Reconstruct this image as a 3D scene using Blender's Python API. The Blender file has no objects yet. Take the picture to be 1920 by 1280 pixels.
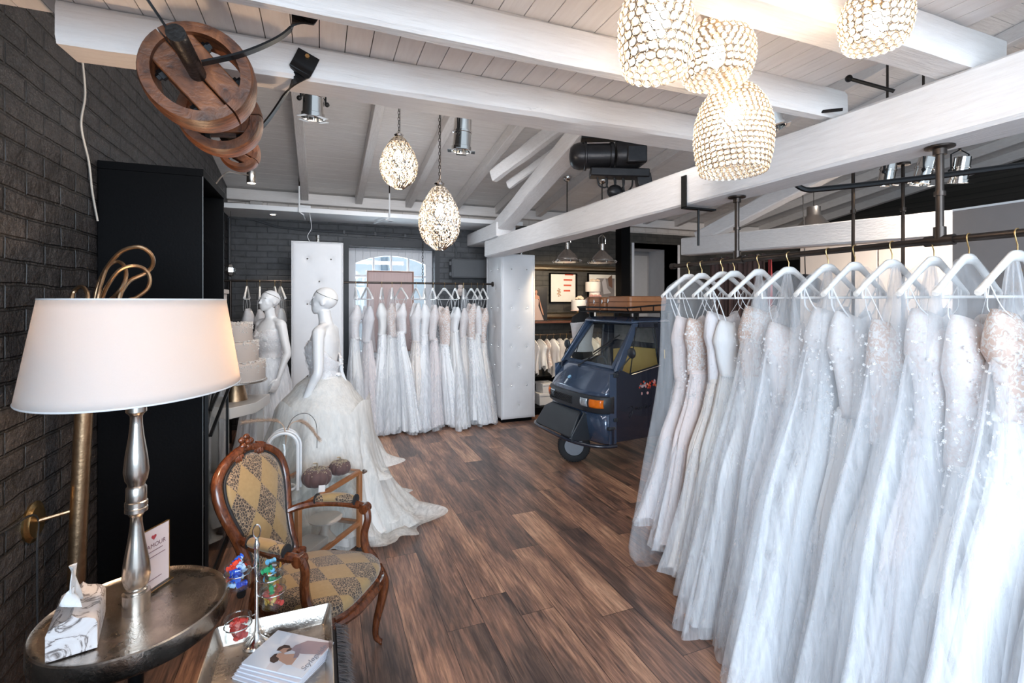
import bpy, math, random
from mathutils import Vector, Matrix, Euler
import numpy as np
PI = math.pi
C = bpy.context.scene.collection
SC = bpy.context.scene
R = math.radians
# ------------------------------------------------------------------ camera, world, lights
EYE = 1.6
YAW = 21.7
cam_d = bpy.data.cameras.new('camera'); cam = bpy.data.objects.new('camera', cam_d); C.objects.link(cam)
cam.location = (0, 0, EYE); cam.rotation_euler = (R(90), 0, R(-YAW))
cam_d.sensor_width = 36; cam_d.lens = 36*906/1920; cam_d.shift_y = -77/1920; cam_d.clip_start = .05
SC.camera = cam
SC.view_settings.view_transform = 'Standard'; SC.view_settings.look = 'None'
SC.view_settings.gamma = 1; SC.view_settings.use_curve_mapping = False
SC.view_settings.exposure = 0.9
SC.cycles.transparent_max_bounces = 24
SC.cycles.max_bounces = 8
W = bpy.data.worlds.new('sky'); SC.world = W; W.use_nodes = True
W.node_tree.nodes['Background'].inputs[0].default_value = (.74, .87, 1, 1)
W.node_tree.nodes['Background'].inputs[1].default_value = .45

def area(name, loc, to, sx, sy, power, col):
    l = bpy.data.lights.new(name, 'AREA'); l.shape = 'RECTANGLE'; l.size = sx; l.size_y = sy; l.energy = power; l.color = col
    o = bpy.data.objects.new(name, l); C.objects.link(o); o.location = loc
    o.rotation_euler = (Vector(to)-Vector(loc)).to_track_quat('-Z', 'Y').to_euler(); return o
def point(name, loc, power, col=(1, .8, .58), r=.03, parent=None):
    l = bpy.data.lights.new(name, 'POINT'); l.energy = power; l.color = col; l.shadow_soft_size = r
    o = bpy.data.objects.new(name, l); C.objects.link(o); o.location = loc; o.parent = parent; return o
def spot(name, loc, to, power, col=(1, .86, .7), ang=70, blend=.6, r=.03):
    l = bpy.data.lights.new(name, 'SPOT'); l.energy = power; l.color = col; l.spot_size = R(ang); l.spot_blend = blend; l.shadow_soft_size = r
    o = bpy.data.objects.new(name, l); C.objects.link(o); o.location = loc
    o.rotation_euler = (Vector(to)-Vector(loc)).to_track_quat('-Z', 'Y').to_euler(); return o
DAY = (.68, .84, 1)
area('shopfront_daylight', (.3, -2.8, 1.75), (1.5, 2.6, .9), 4.2, 1.9, 185, DAY)
area('rear_fill_light', (.7, 2.12, 2.50), (.9, 5.6, 2.2), 2.4, .08, 9, (1, .93, .88))  # added fill hidden behind the rear cross beam, brightens the back, no real fixture
dl = area('gown_fill_light', (-.75, -1.5, 1.2), (2.2, 1.8, .6), 1.1, 1.6, 7.5, DAY); dl.data.spread = R(80)  # added cool fill to brighten the right gowns, no door stands here
rw = area('rear_wash', (.9, 3.7, 3.15), (.95, 6.3, .8), 1.2, .3, 10, (.93, .96, 1)); rw.data.spread = R(110)          # added fill washing the back rail gowns, not a fixture of the room
area('window_daylight', (.95, 7.3, 1.7), (.95, 4, .2), 1.2, 1.5, 45, (.75, .88, 1))       # daylight through the arched window
area('lane_daylight', (.9, 8.4, 5.6), (.9, 10.2, 1.5), 4, 1.5, 110, (.72, .86, 1))
fr_l = area('partition_fill_light', (5.0, 1.6, 2.9), (6.0, 3.7, 1.3), .5, .5, 32, (1, .88, .76)); fr_l.data.spread = R(85)  # added unseen light that brightens the pale panels on the right

# ------------------------------------------------------------------ mesh helper
class MB:
    def __init__(s): s.v = []; s.f = []; s.st = []
    def add(s, vs, fs):
        b = len(s.v); s.st.append((b, len(s.f))); s.v += [tuple(map(float, p)) for p in vs]; s.f += [tuple(i+b for i in f) for f in fs]; return s
    def box(s, x0, x1, y0, y1, z0, z1, M=None):
        vs = [(x, y, z) for z in (z0, z1) for y in (y0, y1) for x in (x0, x1)]
        if M: vs = [M @ Vector(p) for p in vs]
        return s.add(vs, [(0, 2, 3, 1), (4, 5, 7, 6), (0, 1, 5, 4), (2, 6, 7, 3), (0, 4, 6, 2), (1, 3, 7, 5)])
    def bar(s, a, b, w, h, up=(0, 0, 1)):
        a = Vector(a); b = Vector(b); d = (b-a).normalized(); u = Vector(up); sd = d.cross(u).normalized(); u = sd.cross(d)
        vs = []
        for p in (a, b):
            for i, j in ((-1, -1), (1, -1), (1, 1), (-1, 1)): vs.append(p+sd*i*w/2+u*j*h/2)
        return s.add(vs, [(3, 2, 1, 0), (4, 5, 6, 7), (0, 1, 5, 4), (1, 2, 6, 5), (2, 3, 7, 6), (3, 0, 4, 7)])
    def loft(s, rings, cap=True, closed=False):
        n = len(rings[0]); vs = [p for r in rings for p in r]; fs = []
        m = len(rings)
        for i in range(m if closed else m-1):
            for j in range(n):
                a = i*n+j; b = i*n+(j+1) % n; k = ((i+1) % m)*n
                fs.append((a, b, k+(j+1) % n, k+j))
        if cap and not closed: fs += [tuple(range(n))[::-1], tuple((m-1)*n+j for j in range(n))]
        return s.add(vs, fs)
    def tube(s, pts, r, n=8, closed=False, flat=1, up=None):
        P = [Vector(p) for p in pts]; m = len(P); rs = r if isinstance(r, (list, tuple)) else [r]*m
        T = []
        for i in range(m):
            a = P[i-1] if (i > 0 or closed) else P[i]; b = P[(i+1) % m] if (i < m-1 or closed) else P[i]
            t = b-a; T.append(t.normalized() if t.length > 1e-9 else Vector((0, 0, 1)))
        N = Vector(up) if up else (Vector((0, 0, 1)) if abs(T[0].z) < .9 else Vector((1, 0, 0)))
        rings = []
        for i in range(m):
            N = (N-T[i]*N.dot(T[i])); N = N.normalized() if N.length > 1e-6 else T[i].orthogonal().normalized()
            B = T[i].cross(N)
            rings.append([P[i]+(B*math.cos(2*PI*j/n)*rs[i]*1+N*math.sin(2*PI*j/n)*rs[i]*flat) for j in range(n)])
        return s.loft(rings, True, closed)
    def lathe(s, prof, c=(0, 0, 0), n=24, sx=1, sy=1, M=None, rot=0):
        c = Vector(c); rings = []
        for r, z in prof:
            ring = []
            for j in range(n):
                t = 2*PI*j/n; x = r*sx*math.cos(t); y = r*sy*math.sin(t)
                x, y = x*math.cos(rot)-y*math.sin(rot), x*math.sin(rot)+y*math.cos(rot)
                p = Vector((x, y, z)); ring.append(c+(M @ p if M else p))
            rings.append(ring)
        return s.loft(rings, True)
    def sphere(s, c, r, n=16, m=10, M=None):
        if not isinstance(r, (list, tuple)): r = (r, r, r)
        c = Vector(c); rings = []
        for i in range(m+1):
            a = PI*(i/m)-PI/2; q = max(math.cos(a), .02)
            rings.append([c+((M or Matrix.Identity(3)) @ Vector((r[0]*q*math.cos(2*PI*j/n), r[1]*q*math.sin(2*PI*j/n), r[2]*math.sin(a)))) for j in range(n)])
        return s.loft(rings, True)
    def grid(s, fn, nu, nv, cu=False):
        vs = [fn(i/(nu if cu else nu-1), j/(nv-1)) for j in range(nv) for i in range(nu)]; fs = []
        for j in range(nv-1):
            for i in range(nu if cu else nu-1):
                a = j*nu+i; b = j*nu+(i+1) % nu; fs.append((a, b, b+nu, a+nu))
        return s.add(vs, fs)
    def prism(s, poly, fn, t0, t1):
        n = len(poly); vs = [fn(p[0], p[1], t0) for p in poly]+[fn(p[0], p[1], t1) for p in poly]
        return s.add(vs, [tuple(range(n)), tuple(range(n, 2*n))[::-1]]+[(i, i+n, (i+1) % n+n, (i+1) % n) for i in range(n)])

MODE = {}
def thing(name, label, cat, loc=(0, 0, 0), rotz=0, group=None, world=True):
    o = bpy.data.objects.new(name, None); C.objects.link(o); o.empty_display_size = .1
    o.location = loc; o.rotation_euler = (0, 0, rotz); o['label'] = label; o['category'] = cat
    if group: o['group'] = group
    MODE[o.name] = Matrix.Translation(Vector(loc)) @ Matrix.Rotation(rotz, 4, 'Z') if world else Matrix.Identity(4)
    return o
def build(mb, name, mat, parent=None, label=None, cat=None, group=None, kind=None, bevel=0, smooth=True, sub=0, ang=40, solid=0):
    me = bpy.data.meshes.new(name)
    if parent is not None:
        M = MODE[parent.name]; Mi = M.inverted(); vs = [Mi @ Vector(p) for p in mb.v]
    else:
        a = np.array(mb.v); o0 = Vector(((a[:, 0].min()+a[:, 0].max())/2, (a[:, 1].min()+a[:, 1].max())/2, a[:, 2].min()))
        vs = [Vector(p)-o0 for p in mb.v]
    me.from_pydata([tuple(v) for v in vs], [], mb.f); me.validate(); me.update()
    o = bpy.data.objects.new(name, me); C.objects.link(o)
    if parent is not None: o.parent = parent; MODE[o.name] = MODE[parent.name]
    else: o.location = o0; MODE[o.name] = Matrix.Translation(o0)
    if mat: me.materials.append(mat)
    if smooth:
        me.polygons.foreach_set('use_smooth', [True]*len(me.polygons))
        try: me.set_sharp_from_angle(angle=R(ang))
        except Exception: pass
    if solid:
        m = o.modifiers.new('thickness', 'SOLIDIFY'); m.thickness = solid; m.offset = 0
    if bevel:
        m = o.modifiers.new('bevel', 'BEVEL'); m.width = bevel; m.segments = 2; m.limit_method = 'ANGLE'; m.angle_limit = R(40)
    if sub:
        m = o.modifiers.new('sub', 'SUBSURF'); m.levels = sub; m.render_levels = sub
    if label: o['label'] = label
    if cat: o['category'] = cat
    if group: o['group'] = group
    if kind: o['kind'] = kind
    return o
def build_split(mb, name, mat, parent, per=1, **k):      # one part object for every piece
    st = mb.st+[(len(mb.v), len(mb.f))]; out = []
    for i in range(0, len(mb.st), per):
        a = st[i]; b = st[min(i+per, len(mb.st))]; q = MB(); q.v = mb.v[a[0]:b[0]]; q.f = [tuple(x-a[0] for x in f) for f in mb.f[a[1]:b[1]]]
        out.append(build(q, name, mat, parent, **k))
    return out
def struct(name, mb, mat, **k): return build(mb, name, mat, kind='structure', **k)
def dup(root, loc=None, rotz=None, label=None, group=None, scale=None):
    r = root.copy(); C.objects.link(r)
    if loc is not None: r.location = loc
    if rotz is not None: r.rotation_euler = (0, 0, rotz)
    if scale: r.scale = scale if isinstance(scale, (tuple, list)) else (scale,)*3
    if label: r['label'] = label
    if group: r['group'] = group
    for ch in list(root.children):
        c = ch.copy(); C.objects.link(c); c.parent = r
        for g in list(ch.children):
            d = g.copy(); C.objects.link(d); d.parent = c
    return r
def text(body, size, mat, parent, M, name='lettering', depth=.0006, font_shear=0, align='CENTER'):
    cu = bpy.data.curves.new(name, 'FONT'); cu.body = body; cu.size = size; cu.extrude = depth; cu.shear = font_shear; cu.align_x = align
    tmp = bpy.data.objects.new(name, cu); C.objects.link(tmp)
    dg = bpy.context.evaluated_depsgraph_get(); me = bpy.data.meshes.new_from_object(tmp.evaluated_get(dg))
    bpy.data.objects.remove(tmp)
    o = bpy.data.objects.new(name, me); C.objects.link(o); me.materials.clear(); me.materials.append(mat)
    me.transform(MODE[parent.name].inverted() @ M); o.parent = parent; MODE[o.name] = MODE[parent.name]; return o
def frameM(o, x, y):      # 4x4: text x axis, text y axis
    x = Vector(x).normalized(); y = Vector(y).normalized(); z = x.cross(y)
    return Matrix(((x.x, y.x, z.x, o[0]), (x.y, y.y, z.y, o[1]), (x.z, y.z, z.z, o[2]), (0, 0, 0, 1)))
def smooth_path(pts, k=8, closed=False):
    P = [Vector(p) for p in pts]; n = len(P); out = []
    for i in range(n if closed else n-1):
        p0 = P[(i-1) % n] if (closed or i > 0) else P[0]; p1 = P[i]; p2 = P[(i+1) % n]; p3 = P[(i+2) % n] if (closed or i < n-2) else P[n-1]
        for j in range(k):
            t = j/k; out.append(.5*((2*p1)+(p2-p0)*t+(2*p0-5*p1+4*p2-p3)*t*t+(3*p1-p0-3*p2+p3)*t**3))
    if not closed: out.append(P[-1])
    return out
def interp(keys, t):
    if t <= keys[0][0]: return keys[0][1:]
    for a, b in zip(keys, keys[1:]):
        if t <= b[0]:
            u = (t-a[0])/(b[0]-a[0]); u = u*u*(3-2*u)*.5+u*.5
            return tuple(p+(q-p)*u for p, q in zip(a[1:], b[1:]))
    return keys[-1][1:]

# ------------------------------------------------------------------ materials
class N:
    def __init__(s, name):
        s.m = bpy.data.materials.new(name); s.m.use_nodes = True; s.t = s.m.node_tree; s.n = s.t.nodes; s.l = s.t.links
        s.b = s.n['Principled BSDF']; s.out = s.n['Material Output']
    def new(s, typ, **k):
        o = s.n.new(typ)
        for a, b in k.items(): setattr(o, a, b)
        return o
    def link(s, a, b): s.l.new(a, b)
    def coord(s, kind='Object'):
        if kind == 'World': return s.new('ShaderNodeNewGeometry').outputs['Position']
        return s.new('ShaderNodeTexCoord').outputs[kind]
    def mapping(s, vec, scale=(1, 1, 1), rot=(0, 0, 0), loc=(0, 0, 0)):
        m = s.new('ShaderNodeMapping'); m.inputs['Scale'].default_value = scale; m.inputs['Rotation'].default_value = rot; m.inputs['Location'].default_value = loc
        s.link(vec, m.inputs[0]); return m.outputs[0]
    def noise(s, vec, scale=5, detail=4, rough=.5, dist=0):
        n = s.new('ShaderNodeTexNoise'); n.inputs['Scale'].default_value = scale; n.inputs['Detail'].default_value = detail; n.inputs['Roughness'].default_value = rough; n.inputs['Distortion'].default_value = dist
        if vec is not None: s.link(vec, n.inputs['Vector'])
        return n.outputs['Fac']
    def ramp(s, fac, stops, interp='LINEAR'):
        r = s.new('ShaderNodeValToRGB'); e = r.color_ramp; e.interpolation = interp
        while len(e.elements) < len(stops): e.elements.new(.5)
        for el, (p, c) in zip(e.elements, stops):
            el.position = p; el.color = (c, c, c, 1) if isinstance(c, (int, float)) else (c[0], c[1], c[2], 1)
        s.link(fac, r.inputs[0]); return r.outputs[0]
    def math(s, op, a, b=None, clamp=False):
        m = s.new('ShaderNodeMath', operation=op); m.use_clamp = clamp
        for i, x in enumerate((a, b)):
            if x is None: continue
            if isinstance(x, (int, float)): m.inputs[i].default_value = x
            else: s.link(x, m.inputs[i])
        return m.outputs[0]
    def mix(s, fac, a, b, mode='MIX'):
        m = s.new('ShaderNodeMix', data_type='RGBA', blend_type=mode)
        for i, x in ((0, fac), (6, a), (7, b)):
            if isinstance(x, (int, float)): m.inputs[i].default_value = x if i == 0 else (x, x, x, 1)
            elif isinstance(x, tuple): m.inputs[i].default_value = (*x, 1)
            else: s.link(x, m.inputs[i])
        return m.outputs[2]
    def bump(s, h, strength=.3, dist=.01, prev=None):
        b = s.new('ShaderNodeBump'); b.inputs['Strength'].default_value = strength; b.inputs['Distance'].default_value = dist
        s.link(h, b.inputs['Height'])
        if prev: s.link(prev, b.inputs['Normal'])
        s.link(b.outputs[0], s.b.inputs['Normal']); return b.outputs[0]
    def set(s, **k):
        for a, v in k.items():
            i = s.b.inputs[{'color': 'Base Color', 'rough': 'Roughness', 'metal': 'Metallic', 'spec': 'Specular IOR Level', 'trans': 'Transmission Weight', 'ior': 'IOR', 'alpha': 'Alpha', 'coat': 'Coat Weight', 'sheen': 'Sheen Weight', 'emis': 'Emission Color', 'es': 'Emission Strength', 'sss': 'Subsurface Weight'}[a]]
            if isinstance(v, tuple): i.default_value = (*v, 1) if len(v) == 3 else v
            elif isinstance(v, (int, float)): i.default_value = v
            else: s.link(v, i)
        return s
def simple(name, col, rough=.5, metal=0, var=.06, vs=14, bump=.0, bs=60, **k):
    m = N(name); v = m.coord()
    n = m.noise(v, vs, 3)
    c = m.mix(n, tuple(max(0, x*(1-var)) for x in col), tuple(min(1, x*(1+var)) for x in col))
    m.set(color=c, rough=rough, metal=metal, **k)
    if bump: m.bump(m.noise(v, bs, 4), bump, .004)
    return m.m
def emit(name, col, s):
    m = N(name); m.set(color=(0, 0, 0), emis=col, es=s); return m.m

MT = {}
def mk_floor():
    m = N('laminate_planks'); p = m.coord('World')
    sep = m.new('ShaderNodeSeparateXYZ'); m.link(p, sep.inputs[0])
    row = m.math('FLOOR', m.math('DIVIDE', sep.outputs[0], .19)); wn = m.new('ShaderNodeTexWhiteNoise', noise_dimensions='1D'); m.link(row, wn.inputs['W'])
    com = m.new('ShaderNodeCombineXYZ'); m.link(m.math('ADD', sep.outputs[1], m.math('MULTIPLY', wn.outputs['Value'], 5)), com.inputs[0]); m.link(sep.outputs[0], com.inputs[1])
    br = m.new('ShaderNodeTexBrick'); m.link(com.outputs[0], br.inputs['Vector'])
    br.offset = 0; br.offset_frequency = 1; br.squash = 1
    for k, v in (('Scale', 1), ('Mortar Size', .0012), ('Mortar Smooth', .1), ('Bias', 0), ('Brick Width', 1.25), ('Row Height', .19)): br.inputs[k].default_value = v
    br.inputs['Color1'].default_value = (0, 0, 0, 1); br.inputs['Color2'].default_value = (1, 1, 1, 1); br.inputs['Mortar'].default_value = (.5, .5, .5, 1)
    sh = m.new('ShaderNodeVectorMath', operation='MULTIPLY_ADD'); m.link(br.outputs['Color'], sh.inputs[0]); sh.inputs[1].default_value = (17, 31, 7)
    m.link(com.outputs[0], sh.inputs[2])
    v = sh.outputs[0]
    broad = m.noise(m.mapping(v, (.9, 4.5, 1)), 1.5, 3, .55, .5)
    fine = m.noise(m.mapping(v, (2.5, 45, 1)), 2.2, 5, .65, .2)
    mid = m.noise(m.mapping(v, (1.3, 14, 1)), 3, 4, .6, 1.2)
    f = m.math('ADD', m.math('MULTIPLY', br.outputs['Color'], .22), m.math('MULTIPLY', broad, .95))
    f = m.math('ADD', f, m.math('MULTIPLY', m.math('SUBTRACT', mid, .5), .55)); f = m.math('SUBTRACT', f, .12)
    c = m.ramp(f, [(.20, (.070, .046, .042)), (.36, (.17, .105, .082)), (.50, (.34, .18, .125)), (.64, (.55, .30, .19)), (.82, (.78, .47, .31))])
    c = m.mix(m.math('MULTIPLY', m.ramp(fine, [(.35, 1.0), (.6, 0.0)]), .55), c, (.03, .018, .013))
    kn = m.new('ShaderNodeTexVoronoi'); kn.inputs['Scale'].default_value = 1.9; m.link(m.mapping(v, (.8, 1.8, 1)), kn.inputs['Vector'])
    c = m.mix(m.math('MULTIPLY', m.ramp(kn.outputs['Distance'], [(.02, 1.0), (.085, 0.0)]), .8), c, (.018, .010, .008))
    c = m.mix(br.outputs['Fac'], c, (.012, .008, .006))
    m.set(color=c, rough=m.math('ADD', m.math('MULTIPLY', fine, .16), .27), spec=.5)
    h = m.math('SUBTRACT', m.math('MULTIPLY', fine, .4), br.outputs['Fac'])
    m.bump(h, .35, .0015); return m.m
MT['floor'] = mk_floor()
def mk_brick(name, c1, c2, cm, axis, strength=.8, bw=.25, rh=.078, rough=.45, amp=.012, wear=None):
    m = N(name); p = m.coord('World'); sep = m.new('ShaderNodeSeparateXYZ'); m.link(p, sep.inputs[0])
    com = m.new('ShaderNodeCombineXYZ'); m.link(sep.outputs[1 if axis == 'x' else 0], com.inputs[0]); m.link(sep.outputs[2], com.inputs[1])
    wob = m.new('ShaderNodeTexNoise'); wob.inputs['Scale'].default_value = 3.5; wob.inputs['Detail'].default_value = 2; m.link(com.outputs[0], wob.inputs['Vector'])
    vv = m.new('ShaderNodeVectorMath', operation='MULTIPLY_ADD'); m.link(wob.outputs['Color'], vv.inputs[0]); vv.inputs[1].default_value = (.03, .03, 0); m.link(com.outputs[0], vv.inputs[2])
    br = m.new('ShaderNodeTexBrick'); m.link(vv.outputs[0], br.inputs['Vector'])
    for k, v in (('Scale', 1), ('Mortar Size', .008), ('Mortar Smooth', .6), ('Bias', 0), ('Brick Width', bw), ('Row Height', rh)): br.inputs[k].default_value = v
    br.inputs['Color1'].default_value = (*c1, 1); br.inputs['Color2'].default_value = (*c2, 1); br.inputs['Mortar'].default_value = (*cm, 1)
    n = m.noise(com.outputs[0], 9, 5, .6); n2 = m.noise(com.outputs[0], 45, 4, .6)
    c = m.mix(m.math('MULTIPLY', m.ramp(n, [(.4, 0.0), (.75, 1.0)]), .5), br.outputs['Color'], wear or tuple(x*1.9 for x in c2))
    m.set(color=c, rough=rough, spec=.5)
    h = m.math('SUBTRACT', m.math('ADD', m.math('MULTIPLY', n, .9), m.math('MULTIPLY', n2, .22)), m.math('MULTIPLY', br.outputs['Fac'], 1.0))
    m.bump(h, strength, amp); return m.m
MT['brick_left'] = mk_brick('dark_painted_rough_brick', (.026, .024, .025), (.042, .038, .038), (.018, .017, .017), 'x', 1, .27, .088, .36, .035)
MT['brick_back'] = mk_brick('charcoal_painted_brick', (.040, .041, .045), (.052, .053, .058), (.032, .033, .037), 'y', .55, .24, .077, .55, .008)
MT['brick_black'] = mk_brick('black_painted_brick', (.040, .037, .032), (.052, .048, .042), (.030, .028, .026), 'y', .5, .24, .077, .6, .008)
MT['brick_white'] = mk_brick('white_painted_brick', (.60, .55, .51), (.66, .61, .57), (.5, .46, .43), 'y', .6, .24, .077, .6, .01, wear=(.52, .46, .42))
def mk_wood_paint(name, c1, c2, stretch, bstr=.35, axis=(1, 1, 1), kind='World'):
    m = N(name); p = m.coord(kind); v = m.mapping(p, stretch)
    n = m.noise(v, 6, 6, .62, .3); n2 = m.noise(p, 1.4, 2)
    c = m.mix(m.ramp(n, [(.35, 0.0), (.7, 1.0)]), c1, c2)
    c = m.mix(m.math('MULTIPLY', m.ramp(m.noise(v, 2.5, 5, .7, 1), [(.66, 0.0), (.70, 1.0)]), .45), c, tuple(x*.6 for x in c1))
    m.set(color=c, rough=.55); m.bump(n, bstr, .012); return m.m
MT['beamx'] = mk_wood_paint('white_painted_beam_across', (.70, .655, .63), (.76, .72, .70), (1.2, 12, 12))
MT['beamy'] = mk_wood_paint('white_painted_beam_along', (.70, .68, .68), (.78, .765, .77), (12, 1.2, 12))
MT['board_y'] = mk_wood_paint('white_painted_boards_smooth', (.80, .75, .73), (.86, .82, .80), (9, .8, 9), .12)
MT['board_x'] = mk_wood_paint('white_painted_boards_rough', (.74, .70, .67), (.84, .81, .79), (.8, 12, 12), .5)
MT['rafter'] = mk_wood_paint('white_painted_rafter', (.66, .62, .60), (.74, .71, .69), (10, 2, 6), .35)
MT['white'] = simple('white_lacquer', (.80, .80, .81), .35, var=.02)
MT['plaster'] = simple('white_plaster', (.62, .62, .64), .8, var=.06, bump=.3)
MT['black'] = simple('black_stained_wood', (.003, .003, .0035), .5, bump=.15, bs=90, spec=.07)
MT['blackmetal'] = simple('black_iron', (.012, .012, .013), .45, .6)
MT['darksteel'] = simple('dark_steel_pipe', (.06, .048, .042), .36, .85, var=.35, vs=20)
MT['chrome'] = simple('polished_chrome', (.75, .74, .72), .12, 1, var=.02)
MT['silver'] = simple('aged_silver', (.55, .51, .47), .24, 1, var=.15, vs=30)
MT['brass'] = simple('brass', (.62, .42, .19), .3, 1, var=.1)
MT['gold_rough'] = simple('antiqued_gold', (.42, .28, .17), .36, 1, var=.35, vs=30, bump=.3)
MT['rubber'] = simple('tyre_rubber', (.015, .015, .017), .7, bump=.2)
MT['nude'] = simple('nude_lining', (.62, .40, .30), .7)
MT['leather_white'] = simple('white_leatherette', (.74, .735, .75), .42, var=.03, bump=.1, bs=250)
MT['mannequin'] = simple('white_mannequin_gloss', (.80, .79, .79), .3, var=.01)
def fabric(name, col, trans=.14, alpha=1.0, streak=0, sequin=0, lace=0, lacecol=(.85, .83, .84)):
    m = N(name); v = m.coord()
    m.n.remove(m.b)
    d = m.new('ShaderNodeBsdfDiffuse'); t = m.new('ShaderNodeBsdfTranslucent'); mx = m.new('ShaderNodeMixShader'); mx.inputs[0].default_value = trans
    c = None
    if lace:
        n1 = m.noise(m.mapping(v, (1, 1, .8)), 52, 4, .65, 1.6)
        msk = m.ramp(n1, [(.47, 0.0), (.54, 1.0)])
        c = m.mix(msk, col, lacecol)
    else:
        c = m.mix(m.noise(v, 5, 2), tuple(x*.97 for x in col), col)
    m.link(c, d.inputs[0]); m.link(c, t.inputs[0]); m.link(d.outputs[0], mx.inputs[1]); m.link(t.outputs[0], mx.inputs[2])
    bp = m.new('ShaderNodeBump'); bp.inputs['Strength'].default_value = .35; bp.inputs['Distance'].default_value = .004
    if lace: m.link(n1, bp.inputs['Height'])
    else:
        nn = m.noise(m.mapping(v, (16, 16, .8)), 2.2, 4, .55, .6); m.link(nn, bp.inputs['Height']); bp.inputs['Distance'].default_value = .012; bp.inputs['Strength'].default_value = .5
    if alpha < 1: bp.inputs['Strength'].default_value = .16
    for s in (d, t): m.link(bp.outputs[0], s.inputs['Normal'])
    sh = mx.outputs[0]
    if sequin:
        g = m.new('ShaderNodeBsdfGlossy'); g.inputs['Roughness'].default_value = .38; g.inputs[0].default_value = (1, 1, 1, 1)
        vo = m.new('ShaderNodeTexVoronoi'); vo.inputs['Scale'].default_value = 110; m.link(v, vo.inputs['Vector'])
        b2 = m.new('ShaderNodeBump'); b2.inputs['Strength'].default_value = 1; b2.inputs['Distance'].default_value = .006
        vn = m.new('ShaderNodeSeparateColor'); m.link(vo.outputs['Color'], vn.inputs[0])
        rr = m.new('ShaderNodeVectorMath', operation='MULTIPLY_ADD'); m.link(vo.outputs['Color'], rr.inputs[0]); rr.inputs[1].default_value = (1.6, 1.6, 1.6); 
        ge = m.new('ShaderNodeNewGeometry'); sub = m.new('ShaderNodeVectorMath', operation='SUBTRACT'); m.link(ge.outputs['Normal'], sub.inputs[0]); sub.inputs[1].default_value = (.8, .8, .8)
        m.link(sub.outputs[0], rr.inputs[2]); nm = m.new('ShaderNodeVectorMath', operation='NORMALIZE'); m.link(rr.outputs[0], nm.inputs[0]); m.link(nm.outputs[0], g.inputs['Normal'])
        pick = m.math('MULTIPLY', m.math('MULTIPLY', m.math('GREATER_THAN', vn.outputs[0], 1-sequin), m.math('LESS_THAN', vo.outputs['Distance'], .45)), .28)
        m2 = m.new('ShaderNodeMixShader'); m.link(pick, m2.inputs[0]); m.link(sh, m2.inputs[1]); m.link(g.outputs[0], m2.inputs[2]); sh = m2.outputs[0]
    if alpha < 1:
        tr = m.new('ShaderNodeBsdfTransparent'); m3 = m.new('ShaderNodeMixShader')
        if streak:
            n = m.noise(m.mapping(v, (14, 14, .7)), 2.5, 3, .6, .5)
            f = m.math('ADD', m.math('MULTIPLY', m.ramp(n, [(.35, 0.0), (.7, 1.0)]), streak), alpha, True); m.link(f, m3.inputs[0])
        else: m3.inputs[0].default_value = alpha
        m.link(tr.outputs[0], m3.inputs[1]); m.link(sh, m3.inputs[2]); sh = m3.outputs[0]
    m.link(sh, m.out.inputs[0]); return m.m
MT['satin'] = fabric('ivory_satin', (.88, .87, .86))
MT['satin_w'] = fabric('white_crepe', (.91, .91, .92))
MT['blush'] = fabric('blush_satin', (.88, .79, .78))
MT['champ'] = fabric('champagne_satin', (.87, .80, .75))
MT['lace'] = fabric('white_floral_lace', (.84, .80, .80), lace=1, lacecol=(.88, .87, .88), sequin=.05)
MT['lace_nude'] = fabric('nude_backed_lace', (.72, .56, .49), lace=1, lacecol=(.86, .83, .82), sequin=.06)
MT['lace_blush'] = fabric('blush_backed_lace', (.84, .75, .73), lace=1, lacecol=(.88, .85, .85), sequin=.05)
MT['sequin'] = fabric('sequinned_tulle', (.86, .83, .85), sequin=.16)
MT['sequin_blush'] = fabric('blush_sequinned_tulle', (.84, .74, .72), sequin=.16)
MT['tulle'] = fabric('sheer_tulle', (.94, .95, .98), .25, .20, .24)
MT['tulle_d'] = fabric('dense_tulle', (.92, .93, .96), .25, .42, .35)
MT['tulle_i'] = fabric('ivory_dense_tulle', (.92, .90, .87), .25, .6, .3)
MT['cover'] = fabric('clear_garment_cover', (.85, .87, .9), .25, .13, .12)
MT['skirt_i'] = fabric('ivory_tulle_skirt', (.90, .88, .86), .14)

def glass(name, col=(1, 1, 1), rough=.02, mixf=.05):
    m = N(name); m.n.remove(m.b)
    tr = m.new('ShaderNodeBsdfTransparent'); tr.inputs[0].default_value = (*col, 1); g = m.new('ShaderNodeBsdfGlossy'); g.inputs['Roughness'].default_value = rough
    f = m.new('ShaderNodeFresnel'); m.link(m.math('SUBTRACT', 1.45, m.math('MULTIPLY', m.new('ShaderNodeNewGeometry').outputs['Backfacing'], .76)), f.inputs[0])
    mx = m.new('ShaderNodeMixShader'); m.link(m.math('ADD', f.outputs[0], mixf-.04, True), mx.inputs[0]); m.link(tr.outputs[0], mx.inputs[1]); m.link(g.outputs[0], mx.inputs[2]); m.link(mx.outputs[0], m.out.inputs[0]); return m.m
MT['glass'] = glass('clear_glass', (.95, .97, .97))
MT['windscreen'] = glass('windscreen_glass', (.94, .96, .96), mixf=.02)
MT['jar'] = glass('jar_glass', (.93, .95, .95), mixf=.06)
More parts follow.
